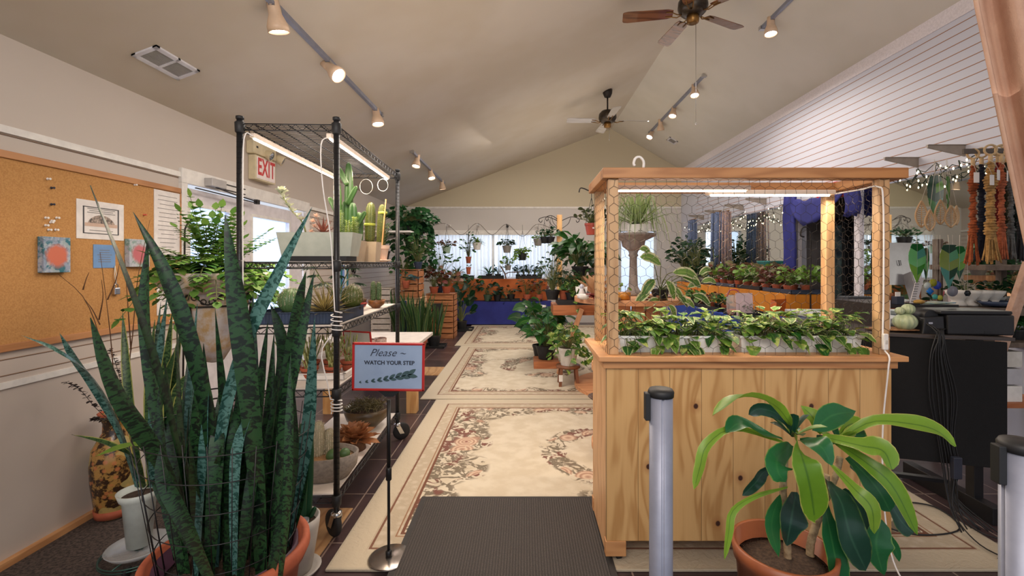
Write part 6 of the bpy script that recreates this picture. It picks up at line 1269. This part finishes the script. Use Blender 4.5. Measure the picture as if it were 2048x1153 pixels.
for k,(px,lb) in enumerate(((1020,'left'),(1064,'right'))): tray(f'black plant tray on the blue table, {lb} of two',(px-CX)*9.8/F,9.84,.516,.42,.2,.05)
zt=.995
for lab,px,lm,kk in (('arching leafed plant in the left window tray',915,GRN,dict(kind='ros',L=.34,w=.05,n=14,prof='strap')),('aloe like plant in the middle window tray',978,GRN,dict(kind='ros',L=.38,w=.045,n=14,e0=.3,prof='thin')),('small fern leaved plant right in the middle window tray',996,GRND,dict(kind='bush',h=.22,r=.1,L=.1,w=.03,n=14))):
    k2=dict(kk); kind=k2.pop('kind'); pl(lab,px,10.07,zt,.07,.1,BLKP,kind,lm=lm,**k2)
for k in range(5): pl('small dark leafed plant, '+('first','second','third','fourth','fifth')[k]+' from the left in the right window tray',1036+k*11,10.07,zt,.05,.09,BLKP,'bush',.22,.07,.07,.035,20,GRND)
t=thing('branch_stand','forked driftwood branch standing on the window riser','branch',((1012-CX)*10.0/F,10.02,.99)); M().tube([(0,0,0),(-.03,0,.12),(-.12,0,.28)],.016,6).tube([(-.02,0,.1),(.06,0,.14),(.3,0,.15)],.012,6).build('branch',OLDW,t)
for lab,px,pm,kind,lm,kk in (('green potted broad leaved plant, left on the blue table',942,GP,'bush',GRN,dict(h=.42,r=.24,L=.17,w=.07,n=20,droop=.8)),('green potted leafy plant, second on the blue table',975,GP,'bush',GRND,dict(h=.40,r=.22,L=.15,w=.06,n=20,droop=.8)),('dark ivy trailing over the blue table edge',995,BLKP,'vine',GRND,dict(h=.1,r=.12,L=.07,w=.055,n=18,ln=.18)),
   ('low spreading plant in the left blue table tray',1022,BLKP,'bush',GRND,dict(h=.18,r=.2,L=.12,w=.04,n=20)),('bronze stemmed plant in the right blue table tray',1054,TER,'bush',leafmat((92,84,52),(130,110,70),name='bronze_green_leaf'),dict(h=.42,r=.2,L=.11,w=.04,n=26)),('brownish leafy plant at the right end of the blue table',1078,TER,'bush',RED,dict(h=.34,r=.16,L=.11,w=.05,n=22))):
    pl(lab,px,9.80,.522 if px>1010 else .516,.085,.14,pm,kind,lm=lm,**kk)
# left back: shelf, crates, floor plants
t=thing('plant_ledge','white shelf high on the left wall carrying the big trailing pothos','shelf',(-2.4,7.9,1.86)); M().box(-.4,.55,-.55,.55,-.03,0).build('board',WHT,t,.003); 
for y in (-.4,.4): M().poly([(-.4,y,-.03),(.1,y,-.03),(-.4,y,-.2)],(0,.012,0)).build('bracket',WHT,t)
BIG=leafmat((22,64,40),(60,112,62),rib=(90,140,90),name='big_pothos_leaf')
pl('big dark pothos trailing down from the high white shelf, left',815,7.7,1.861,.12,.14,BLKP,'vine',.30,.28,.13,.10,70,BIG,ln=.7,nv=16)
pl('big pothos trailing to the lower crates from the high white shelf, right',840,8.1,1.861,.12,.14,BLKP,'vine',.24,.26,.12,.09,60,BIG,ln=1.0,nv=26)
CRW=woodmat((186,124,78),(150,94,56),0,rough=.7,ax2=2,name='crate_wood'); CRX=woodmat((210,170,130),(180,140,104),0,rough=.7,ax2=2,name='pale_crate_wood')
def crate(lab,x,y,z,w,d,h,m_,rz=0):
    t=thing('wooden_crate',lab,'crate',(x,y,z),rz); a=M(); n=max(3,int(h/.09)); sh_=h/n
    for k in range(n):
        z0=k*sh_+.005; 
        for yy in (-d/2,d/2-.01): a.box(-w/2,w/2,yy,yy+.01,z0,z0+sh_*.82)
        a.box(-w/2,-w/2+.01,-d/2,d/2,z0,z0+sh_*.82); a.box(w/2-.01,w/2,-d/2,d/2,z0,z0+sh_*.82)
    a.box(-w/2,w/2,-d/2,d/2,0,.01); 
    for sx in (-1,1):
        for sy in (-1,1): a.box(sx*(w/2-.025)-.012,sx*(w/2-.025)+.012,sy*(d/2-.025)-.012,sy*(d/2-.025)+.012,.01,h)
    a.build('slats',m_,t); M().box(-w/2,w/2,-d/2,d/2,h,h+.012).build('top_board',m_,t); return t
crate('brown slatted crate, upper of the back left stack',-1.86,7.5,.78,.30,.4,.44,CRW); crate('tall pale crate under the brown slatted crate',-1.86,7.5,.0,.4,.45,.765,CRX)
crate('white wooden crate left of the brown crate stack',-2.28,7.4,.0,.34,.4,.92,mat((214,204,192),(196,184,170),rough=.7,sc=20,name='whitewashed_wood'))
crate('orange wood crate with a black box inside, by the blue table',-1.50,8.2,.0,.5,.4,.78,CRW)
t=thing('black_bin','black bin on the front of the orange crate','bin',(-1.52,7.92,.35)); M().hexa([(x*k,y,z) for z,k in ((0,.8),(.28,1)) for y in (-.05,.05) for x in (-.09,.09)]).build('bin',BLKP,t,.004)
M().tube([(0,.05,.2),(0,.078,.2)],.01,6).build('hook',BLKP,t)
for lab,px,y,z,pr,pm,kind,lm,kk in (
 ('blue black pot of leafy stems on top of the brown crate',836,7.45,1.235,.07,BT,'bush',GRN,dict(h=.5,r=.2,L=.10,w=.05,n=50)),
 ('dark pot of trailing stems on the white crate',808,7.4,.935,.07,BLKP,'bush',GRN,dict(h=.45,r=.16,L=.1,w=.045,n=36)),
 ('small terracotta pot with blue grey leaves on the white crate',812,7.25,.935,.06,TER,'bush',leafmat((70,100,110),(90,130,130),name='blue_grey_leaf'),dict(h=.14,r=.12,L=.12,w=.05,n=10)),
 ('reddish begonia on the orange crate, left',868,8.1,.795,.08,TER,'bush',RED,dict(h=.36,r=.2,L=.13,w=.07,n=34)),
 ('pink leaved begonia on the orange crate, right',893,8.2,.795,.08,TER,'bush',PINK,dict(h=.36,r=.18,L=.13,w=.07,n=30)),
 ('tall thin stemmed plant behind the begonias',880,8.35,.795,.06,BT,'bush',GRN,dict(h=.95,r=.28,L=.12,w=.05,n=50))):
    pl(lab,px,y,z,pr,.12,pm,kind,lm=lm,**kk)
SG=leafmat((30,62,36),(70,110,60),edge=(140,156,90),ew=.14,name='floor_snake_leaf')
for lab,px,y,h,n,r,pr,pm in (('tall snake plant in a red clay pot on the floor left of the aisle',838,6.85,.78,34,.13,.12,TER),('medium snake plant in a black tray on the floor left of the aisle',868,7.25,.62,26,.11,.11,BLKP),('farther snake plant on the floor near the orange crate',890,8.6,.52,24,.10,.10,BLKP),('dark snake plant at the very left behind the wire shelf',808,7.1,.80,30,.14,.12,BLKP)):
    pl(lab,px,y,.02,pr,.16,pm,'snake',h,r,.1,.045,n,SG,lean=.35)
tray('black saucer tray under the medium snake plant',(868-CX)*7.25/F,7.25,.002,.36,.30,.03)
tray('black saucer tray under the rubber plant by the blue table',(925-CX)*9.0/F,9.0,.002,.42,.34,.05)
pl('dark rubber plant with upright oval leaves by the blue table',922,9.0,.01,.12,.18,BLKP,'bush',.62,.2,.24,.11,16,GRND,up=1.0,sr=.005)
PLM=leafmat((110,150,52),(160,190,84),name='palm_leaf')
pl('yellow green palm seedling behind the floor sign',790,5.1,.0,.12,.2,BLKP,'fern',L=.42,w=.02,n=14,lm=PLM,pl=.09); pl('spiky yellow green plant behind the wire shelf, left of the palm',745,4.9,.0,.12,.3,BLKP,'ros',L=.5,w=.02,n=24,lm=PLM,prof='thin',e0=.3)
t=thing('blue_cloth_bundle','dark blue fabric draped over the crate edge at the back left','cloth',(-2.0,7.05,0)); m=M(); rows=[]
for i in range(6): rows.append([m.av((.02+.14*j/8,.03*sin(j*1.7+i*.5),.75-.6*i/5)) for j in range(9)])
for i in range(5):
    for j in range(8): m.fc((rows[i][j],rows[i][j+1],rows[i+1][j+1],rows[i+1][j]),True)
m.build('cloth',mat((40,62,92),(30,46,70),rough=.9,name='denim_cloth'),t)
# aisle right: floor plants
pl('large floor plant with big round leaves right of the aisle',1085,6.3,.0,.14,.2,BLKP,'bush',.62,.3,.24,.14,34,GRN,sr=.005,droop=.6,prof='heart')
pl('floor plant with a pale new leaf nearest the aisle, on a wood box',1092,5.85,.105,.13,.17,BLKP,'bush',.42,.26,.22,.12,30,leafmat((36,92,48),(90,150,64),rib=(130,170,90),name='glossy_floor_leaf'),sr=.005,droop=.7,prof='heart')
t=thing('plant_box','low wooden box under the floor plants right of the aisle','box',(.27,5.85,0)); M().box(-.16,.16,-.18,.18,.0,.10).build('box',ORW,t,.004)
t=thing('garden_stool','white patterned round pedestal stool at the end of the aisle','stool',(.20,8.55,0)); M().lathe([(.13,0),(.15,.02),(.12,.15),(.11,.3),(.13,.46),(.15,.5)],n=28).build('pedestal',mat((206,202,196),(130,140,130),rough=.5,sc=26,name='printed_ceramic'),t); M().lathe([(.02,.5),(.19,.505),(.2,.52),(.19,.535),(.02,.535)],n=32).build('top',WHT,t)
pl('leafy green plant in front of the white pedestal stool',1078,8.1,.0,.1,.2,BLKP,'bush',.4,.22,.1,.05,50,GRN)
t=thing('wooden_stool','small brown wooden stool with a white price tag on its leg','stool',(.47,4.95,0)); 
for x,y in ((-.08,-.08),(.08,-.08),(-.08,.08),(.08,.08)): M().bar((x*1.2,y*1.2,0),(x,y,.2),.03,.03).build('leg',mat((120,72,44),rough=.5,name='dark_stool_wood'),t)
M().lathe([(.02,.2),(.13,.2),(.13,.225),(.02,.225)],n=28).build('seat',mat((120,72,44),rough=.5,name='dark_stool_wood'),t); M().box(-.11,-.07,-.116,-.113,.07,.14).build('price_tag',WHT,t)
pl('white pot of trailing green leaves on the small brown stool',1140,4.95,.226,.11,.19,CER,'vine',.26,.18,.09,.06,40,POT,X_=.47,ln=.2,nv=10)
# items on large spool table
zs=.976
t=thing('birdbath_pedestal','weathered grey stone birdbath pedestal on the spool table','birdbath',(1.19,5.0,zs)); ST=mat((158,148,140),(126,116,110),rough=.85,sc=14,bump=.25,name='weathered_stone')
M().lathe([(.10,0),(.11,.03),(.07,.06),(.05,.10),(.042,.3),(.04,.42),(.055,.44),(.045,.46),(.055,.49)],n=24,mod=lambda a,z:1+.03*cos(10*a)).build('column',ST,t); M().lathe([(.055,.49),(.12,.54),(.13,.60),(.235,.65),(.25,.675),(.235,.68),(.12,.63),(.01,.61)],n=36,cap=False).build('basin',ST,t)
t=thing('spider_plant','spider plant in a white pot with a cross mark on the birdbath','plant',(1.23,4.98,zs+.615)); M().lathe([(.05,.0),(.075,.0),(.1,.05),(.118,.16),(.11,.16),(.09,.06),(.01,.05)],n=28).build('pot',WHT,t); soil(.1,.145).build('soil',SOIL,t)
M().bar((-.02,-.1175,.09),(.02,-.1175,.09),.004,.004).bar((0,-.1175,.065),(0,-.1175,.115),.004,.004).build('cross_mark',IRON,t)
a=M()
for k in range(110):
    az=R.uniform(0,6.3); e=R.uniform(.3,1.35); L=R.uniform(.32,.62); d=V((cos(az)*cos(e),sin(az)*cos(e),sin(e))); p0=V((0,0,.15)); a.blade([p0,p0+d*L*.5,p0+d*L*.8-V((0,0,L*.12)),p0+V((d.x,d.y,0))*L*1.05+V((0,0,d.z*L*.55-L*R.uniform(.3,.9)))],.02,'thin',.2,8)
a.build('striped_leaves',leafmat((122,150,84),(170,186,124),rib=(220,224,180),name='spider_leaf'),t)
t=thing('trailing_philodendron','large variegated philodendron climbing at the right of the spool table','plant',(1.32,4.45,zs)); potm(.09,.10).build('pot',BLKP,t); soil(.085,.09).build('soil',SOIL,t); a,b=M(),M()
off_=V((1.32,4.45,zs))
for (px,py,L,az,el) in ((1300,512,.16,2.6,.7),(1322,532,.26,2.7,.5),(1345,545,.24,.0,-.1),(1310,560,.22,2.4,-.6),(1334,562,.18,1.0,-.9),(1362,552,.2,.2,-.4),(1300,585,.18,3.4,-.5),(1345,575,.15,.0,-.9),(1385,590,.18,.2,-.4),(1398,550,.14,.3,.6),(1402,565,.14,.0,.2),(1320,600,.17,3.0,-.3),(1352,590,.14,-.5,-.6),(1305,640,.12,-1.2,-.6),(1338,610,.14,-1.0,-.8),(1360,602,.14,-.3,-.2),(1375,575,.14,.5,.3)):
    e=S(px,py,4.3)-off_; b.tube(spline([(0,0,.09),V((0,0,.12)).lerp(e,.5)+V((0,0,.04)),e],8),.004,5); d_=V((cos(az)*cos(el),0,sin(el))); a.blade([e,e+d_*L*.5+V((0,-.03,.01)),e+d_*L-V((0,.02,.04))],L*.46,'oval',.12,7,(R.uniform(-.3,.3),-1,.5),.03)
a.build('variegated_leaves',leafmat((70,120,50),(120,160,76),edge=(222,226,180),ew=.35,rib=(180,200,120),name='big_variegated_leaf'),t); b.build('stem',STEM,t)
t=thing('yellow_candle_pot','amber glazed round pot on the spool table','pot',(.965,4.42,zs)); M().lathe([(.05,0),(.06,.01),(.062,.07),(.055,.075),(.01,.07)],n=24).build('pot',mat((206,140,50),(180,110,40),rough=.3,name='amber_pot'),t)
bush_=M(); st_=M(); bush(bush_,st_,(0,0,.07),10,.1,.05,.05,.03); bush_.build('foliage',GRNL,t)
t=thing('wood_slice_plate','round wooden slice plate on the spool table','plate',(.93,4.34,zs)); M().lathe([(.02,0),(.11,.0),(.115,.025),(.02,.022)],n=28).build('slice',WKR,t); t.location.x=.80
t=thing('dried_flower_dish','dish of round dried pods and a brown shell on the spool table','dish',(1.25,4.40,zs)); M().lathe([(.04,0),(.12,.012),(.118,.016),(.01,.008)],n=28).build('dish',BRASS,t); 
for k in range(5): M().ell((.05*cos(k*1.3),.05*sin(k*1.3),.03),.022,.022,.018,10,7).build('pod',mat((176,120,90),(120,80,60),rough=.7,sc=60,name='dried_pod'),t)
t=thing('wire_cloche','clear round glass cloche on the right of the spool table','cloche',(1.45,4.75,zs)); M().lathe([(.1,0),(.1,.05),(.085,.1),(.04,.14),(.012,.15)],n=24,cap=False).build('dome',CLR,t); M().lathe([(.01,0),(.115,0),(.115,.008),(.01,.008)],n=24).build('base',TWIG,t)
t=thing('price_tag','white price tag leaning over the edge of the spool table','price tag',(1.60,4.46,.965)); M().hexa([(x,y+.02*z,z) for z in (-.06,.012) for y in (.01,.012) for x in (-.012,.012)]).build('card',WHT,t)
# left end: poinsettia, angel
t=thing('angel_figurine','small white angel figurine on the left of the spool table','figurine',(.575,4.62,zs)); M().lathe([(.045,0),(.04,.03),(.02,.09),(.014,.10)],n=18).build('robe',mat((216,206,196),(196,200,214),rough=.5,name='pearl'),t); M().ell((0,0,.12),.02,.02,.023,14,10).build('head',mat((196,200,214),rough=.4,name='pearl_blue'),t)
for s in (-1,1): M().blade([(0,.015,.08),(s*.04,.02,.12),(s*.05,.02,.05)],.035,'oval',.1,5,up=(0,1,0)).build('wing',WHT,t)
t=thing('white_bowl','shallow white shell bowl beside the angel figurine','bowl',(.575,4.45,zs)); M().lathe([(.03,0),(.05,.012),(.075,.05),(.07,.05),(.04,.016),(.01,.01)],n=24,mod=lambda a,z:1+.04*cos(9*a)).build('bowl',WHT,t)
t=thing('fabric_poinsettia','dusty red fabric poinsettia at the left edge of the spool table','decoration',(.66,4.42,zs)); a=M(); rosette(a,(0,0,.03),16,.11,.045,-.1,.6,'oval',.4,.2); a.build('petals',leafmat((130,40,40),(170,90,80),name='red_petal'),t); M().ell((0,0,.04),.015,.015,.012,8,6).build('centre',BRASS,t)
t=thing('lotus_decoration','tan wooden lotus petal decoration on the spool table','decoration',(.72,4.72,zs)); a=M(); rosette(a,(0,0,.02),14,.26,.09,.4,1.3,'oval',-.1,.3); a.build('petals',leafmat((206,160,120),(226,190,150),name='tan_petal'),t); M().lathe([(.05,0),(.06,.02),(.02,.04)],n=14).build('base',TWIG,t)
t=thing('gold_pine_cone','gold brown pine cone beside the lotus decoration','decoration',(.78,4.52,zs)); m=M(); [m.leaf((0,0,.02+.012*k),j*1.05+k*.5,.5,.035,.022,'oval',0,.2,3) for k in range(8) for j in range(6)]; m.build('scales',mat((190,130,60),(150,96,44),rough=.5,name='gold_scale'),t)
t=thing('white_spoon','white ceramic spoon hanging over the spool table edge','spoon',(.70,4.30,zs+.01)); M().ell((0,-.01,-.04),.02,.006,.03,12,8).tube([(0,-.005,-.02),(0,0,.03),(0,.04,.05)],.004,6).build('spoon',WHT,t)
# right side tables
bench('upper display table along the right mirror carrying trays of small plants',2.95,3.42,5.15,8.75,.97)
cloth('orange_tablecloth','golden orange cloth on the upper table along the right wall',[(3.4,5.12),(2.93,5.12),(2.93,8.78)],.30,.98,ORY,[(2.93,5.12),(3.43,5.12),(3.43,8.78),(2.93,8.78)],.012,flare=.03)
bench('lower display table behind the cart with a blue cloth',2.28,2.80,4.75,7.2,.74)
cloth('bright_blue_tablecloth','bright blue cloth on the lower table behind the cart',[(2.26,4.72),(2.26,7.2)],.03,.75,BLB,[(2.26,4.72),(2.80,4.72),(2.80,7.22),(2.26,7.22)],.02,flare=.05)
cloth('orange_cloth_end','orange cloth gathered at the near end of the upper table',[(2.93,5.10),(2.70,5.0),(2.60,4.7)],.25,.93,mat((222,112,34),(206,96,28),rough=.85,sc=3,name='deep_orange_cloth'),None,.05,flare=.04)
for k in range(5): tray('dark seed tray of small plants, '+('nearest','second','third','fourth','farthest')[k]+' on the orange table',3.16,5.42+k*.70,.981,.34,.62,.05,BLKP if k%2 else BT)
kinds=[('pink and green caladium',PINK,'bush',dict(h=.24,r=.11,L=.12,w=.075,n=22,prof='heart')),('bushy green peperomia',GRNL,'bush',dict(h=.22,r=.11,L=.08,w=.05,n=34)),('reddish brown leaved plant',RED,'bush',dict(h=.22,r=.11,L=.10,w=.05,n=26)),('dark green leafy plant',GRND,'bush',dict(h=.22,r=.1,L=.09,w=.04,n=30)),('pale speckled leafy plant',VAR,'bush',dict(h=.2,r=.11,L=.09,w=.055,n=26))]
protos=[]; order=[1,2,0,4,1,0,2,1,0,4,3,3,1,3]
for i in range(28):
    row=i%2; j=i//2; y=5.28+j*.245; x=3.06 if row==0 else 3.26; kd=order[j]; nm,lm,kind,kk=kinds[kd]; side='front' if row==0 else 'mirror side'
    lab=f'{nm} in a small clay pot, '+('nearest','2nd','3rd','4th','5th','6th','7th','8th','9th','10th','11th','12th','13th','farthest')[j]+f' of the {side} row'
    pr_=[p for p in protos if p[0]==kd]
    if not pr_:
        t=pl(lab,0,y,.99,.055,.085,TER if kd!=3 else CER,kind,lm=lm,X_=x,grp='small plants in trays on the orange table',**kk); protos.append((kd,t))
    else: copy_tree(pr_[0][1],(x,y,.99),R.uniform(0,6.3),R.uniform(.85,1.15),lab)
pl('tall dark leafed shrub at the far end of the orange table, left',1388,8.55,.99,.10,.2,GRY,'bush',.7,.26,.15,.055,60,GRND,X_=3.02,sr=.004); pl('tall dark leafed shrub near the blue yarn, right of the other',1412,8.0,.99,.10,.18,GRY,'bush',.62,.24,.15,.055,50,GRND,X_=3.02,sr=.004)
pl('rubber plant sprig in front of the far mirror',1425,7.55,.99,.07,.12,GRY,'bush',.5,.14,.16,.08,10,GRND,X_=3.16,sr=.004)
tray('long dark tray of seedlings on the blue table',2.42,6.0,.752,.26,1.2,.05); tray('black oval tray with cups on the blue table, near end',2.42,4.98,.752,.28,.5,.06)
for k in range(6): pl(('small mixed leafy seedling','little green sprig','small bronze seedling')[k%3]+' in a dark pot, '+('nearest','2nd','3rd','4th','5th','farthest')[k]+' in the blue table tray',0,5.5+k*.2,.76,.045,.07,BLKP if k%2 else TER,'bush',.13,.07,.06,.035,18,(GRN,GRNL,RED)[k%3],X_=2.42)
pl('pothos spilling over the long dark tray',0,6.3,.76,.06,.08,BLKP,'vine',.12,.1,.11,.085,14,POT,X_=2.36,ln=.2,nv=4)
t=thing('photo_card','pale photo card with a leafy print standing on the blue table','card',(2.38,4.86,.76)); M().hexa([(x,y+.1*z,z) for z in (0,.25) for y in (-.002,.002) for x in (-.12,.06)]).build('card',mat((216,196,204),rough=.4,name='pink_card'),t); a=M(); bush(a,None,(0,-.03,.03),40,.12,.06,.03,.02); a.build('dried_flowers',leafmat((120,130,110),(160,160,150),name='grey_leaf'),t)
t=thing('glass_terrarium','round glass jar terrarium with a pink handle on the blue table','terrarium',(2.30,5.02,.76)); M().lathe([(.05,0),(.07,.02),(.075,.12),(.07,.2),(.06,.22)],n=28,cap=False).build('jar',CLR,t); M().lathe([(.02,.004),(.06,.004),(.065,.06),(.02,.065)],n=20).build('substrate',TER,t); M().tube(spline([(-.07,0,.2),(-.04,0,.27),(.04,0,.27),(.07,0,.2)],12),.008,6).build('handle',mat((170,80,96),rough=.4,name='pink_handle'),t)
# glass counter, painted box
t=thing('display_counter','pale blue display counter with a white rim beyond the cart','counter',(2.95,4.25,0)); M().box(-.25,.35,-.35,.40,0,.82).build('case',mat((150,172,206),(130,150,190),rough=.3,name='pale_blue_panel'),t,.004); M().box(-.28,.38,-.38,.43,.82,.86).build('rim',mat((200,204,208),rough=.4,name='counter_rim'),t,.004)
t=thing('painted_box','black box painted with pale flowers on the counter behind the cart','box',(2.42,3.3,.9)); M().box(-.12,.10,-.06,.06,0,.19).build('box',mat((52,58,66),rough=.6,name='chalk_black'),t,.004); m=M()
for (x,z,r) in ((-.05,.12,.02),(-.02,.08,.016),(.04,.12,.022)):
    for j in range(5): a=j*1.257; m.ring((x+r*.6*cos(a),-.0615,z+r*.6*sin(a)),r*.45,.0016,10,3,(0,1,0))
    m.tube([(x,-.0612,z-r),(x+.005,-.0612,z-.05)],.0015,3)
m.build('painted_flowers',WHT,t); m=M(); [m.ring((.04,-.0612,.06),.016,.002,12,3,(0,1,0))]; m.build('pink_circle',mat((200,110,110),rough=.5,name='pink_paint'),t)
t=thing('side_table','grey side table beneath the painted black box','table',(2.42,3.3,0)); M().box(-.16,.16,-.12,.12,.86,.9).build('top',OW,t); [M().box(x,x+.03,y,y+.03,0,.86).build('leg',OW,t) for x in (-.15,.12) for y in (-.11,.08)]
# yarn fringe hangings
YB_=mat((130,146,176),(84,98,136),rough=.95,sc=60,bump=.4,bsc=120,name='blue_yarn')
def fringe(lab,y,x,z1,z0,w,m_):
    t=thing('yarn_hanging',lab,'yarn',(x,y,z1)); m=M()
    for k in range(34):
        a=R.uniform(-w,w); b_=R.uniform(-.05,.05); m.tube([(b_,a,-.0),(b_*1.2,a*1.05,(z0-z1)*.5),(b_*1.3+R.uniform(-.01,.01),a*1.1,(z0-z1)*R.uniform(.85,1))],.008,4)
    m.build('strands',m_,t); M().tube([(0,-w*1.15,.01),(0,w*1.15,.01)],.012,8).build('rod',OLDW,t); M().tube([(0,0,.01),(.2,0,.08)],.004,4).build('cord',ROPE,t)
YT=mat((186,150,124),(100,104,130),rough=.95,sc=50,name='tan_blue_yarn')
fringe('far blue yarn hanging by the corner mirror',8.75,3.22,2.16,1.35,.16,YB_); fringe('near blue yarn hanging in front of the long mirror',7.55,3.18,2.17,1.15,.14,YB_); fringe('tan and blue yarn hanging beside the near blue one',7.25,3.2,2.15,1.12,.10,YT)
# doorway swag and store room
SWG=mat((44,48,128),(34,38,108),rough=.8,sc=4,name='blue_swag')
t=thing('blue_swag','dark blue scarf swag draped over the doorway on the right wall','swag',(3.42,5.35,2.2)); o=(3.42,5.35,2.2); m=M(o); rows=[]
for i in range(7):
    f=i/6; rows.append([m.av((3.44-.09*sin(pi*j/16)-.03*f,5.92-1.15*j/16,2.21-(.13+.25*f)*sin(pi*j/16)-.05*f+.015*sin(j*1.7+i*2))) for j in range(17)])
for i in range(6):
    for j in range(16): m.fc((rows[i][j],rows[i][j+1],rows[i+1][j+1],rows[i+1][j]),True)
so=m.build('swag_cloth',SWG,t); q=so.modifiers.new('thick','SOLIDIFY'); q.thickness=.008
for nm,ya,yb,zb in (('left_tail',5.96,5.72,1.18),('right_tail',4.82,4.62,1.85)):
    m=M(o); rows=[]
    for i in range(9): rows.append([m.av((3.42-.035*(j%2)-.02*i/8,ya+(yb-ya)*j/10+.02*sin(i*.8),2.22+(zb-2.22)*i/8-.02*(j%3))) for j in range(11)])
    for i in range(8):
        for j in range(10): m.fc((rows[i][j],rows[i][j+1],rows[i+1][j+1],rows[i+1][j]),True)
    so=m.build(nm,SWG,t); q=so.modifiers.new('thick','SOLIDIFY'); q.thickness=.008
t=thing('exit_sign','red EXIT sign above the curtained doorway on the right wall','sign',(XR,5.16,2.06)); M().box(-.085,-.002,-.17,.17,.0,.17).build('sign_box',RD,t,.004); text(t,'lettering','EXIT',.17,(-.0855,0,.085),(pi/2,0,-pi/2),WHT,bold=.006,wid=.62)
t=thing('store_curtain','blue striped curtain hanging inside the store room doorway','curtain',(4.3,5.0,2.0)); m=M()
for j in range(16): m.tube([(0,-.45+j*.055,0),(0.01*(j%2),-.45+j*.055,-1.2)],.028,6)
m.build('cloth',mat((40,58,120),(30,80,130),rough=.8,sc=6,name='striped_blue_cloth'),t); M().tube([(0,-.55,.01),(0,.5,.01)],.012,8).build('rod',BLK,t)
t=thing('tall_cabinet','tall dark glazed cabinet in the store room','cabinet',(4.1,5.75,0)); M().box(-.2,.3,-.2,.2,0,1.9).build('body',BLKP,t,.004); M().box(-.205,-.2,-.15,.15,.4,1.8).build('glass',mat((90,110,110),(50,60,70),rough=.1,sc=8,name='dark_glass'),t)
t=thing('shepherd_hook','tall black crook hook standing before the doorway','hook',(3.15,5.02,0)); M().tube(spline([(0,0,0),(0,0,1.0),(0,0,1.62),(-.03,0,1.72),(-.09,0,1.72),(-.11,0,1.64),(-.07,0,1.62)],24),.008,6).build('hook',IRON,t)
# teal wall decal objects near mirror
t=thing('teal_glass_bowl','translucent teal glass bowl on the orange table before the mirror','bowl',(3.38,6.45,.985)); M().lathe([(.03,0),(.05,.25),(.16,.36),(.17,.38),(.15,.37),(.04,.26)],n=28,cap=False,sx=.3).build('bowl',gl_((80,150,150)),t)
# left slatwall items seen through the shelf
t=thing('slat_hook','black angular slatwall hook left of the succulent trough','hook',(XL,6.2,1.62)); M().tube([(0,0,.1),(.1,0,.1),(.1,0,0),(.0,0,0)],.008,5).tube([(.1,0,.1),(.1,.35,.1),(.1,.35,0),(.1,0,0)],.008,5).build('hook',BLK,t)
t=thing('iron_wreath','dark wrought iron ornament on the left slatwall behind the tall cacti','ornament',(XL+.02,7.4,1.35)); m=M(); [m.ring((0,.1*cos(k),.1*sin(k)),.09,.01,14,4,(1,.2,0)) for k in range(6)]; m.build('iron_scrolls',IRON,t)
t=thing('striped_scarf','blue and white striped scarf hanging on the left slatwall','scarf',(XL+.03,6.9,1.3)); 
for k in range(5): M().box(0,.02,-.2+k*.08,-.13+k*.08,-.6,0).build('stripe_panel',(WHT,mat((40,110,120),rough=.8,name='teal_cloth'),mat((120,150,210),rough=.8,name='pale_blue_cloth'))[k%3],t)
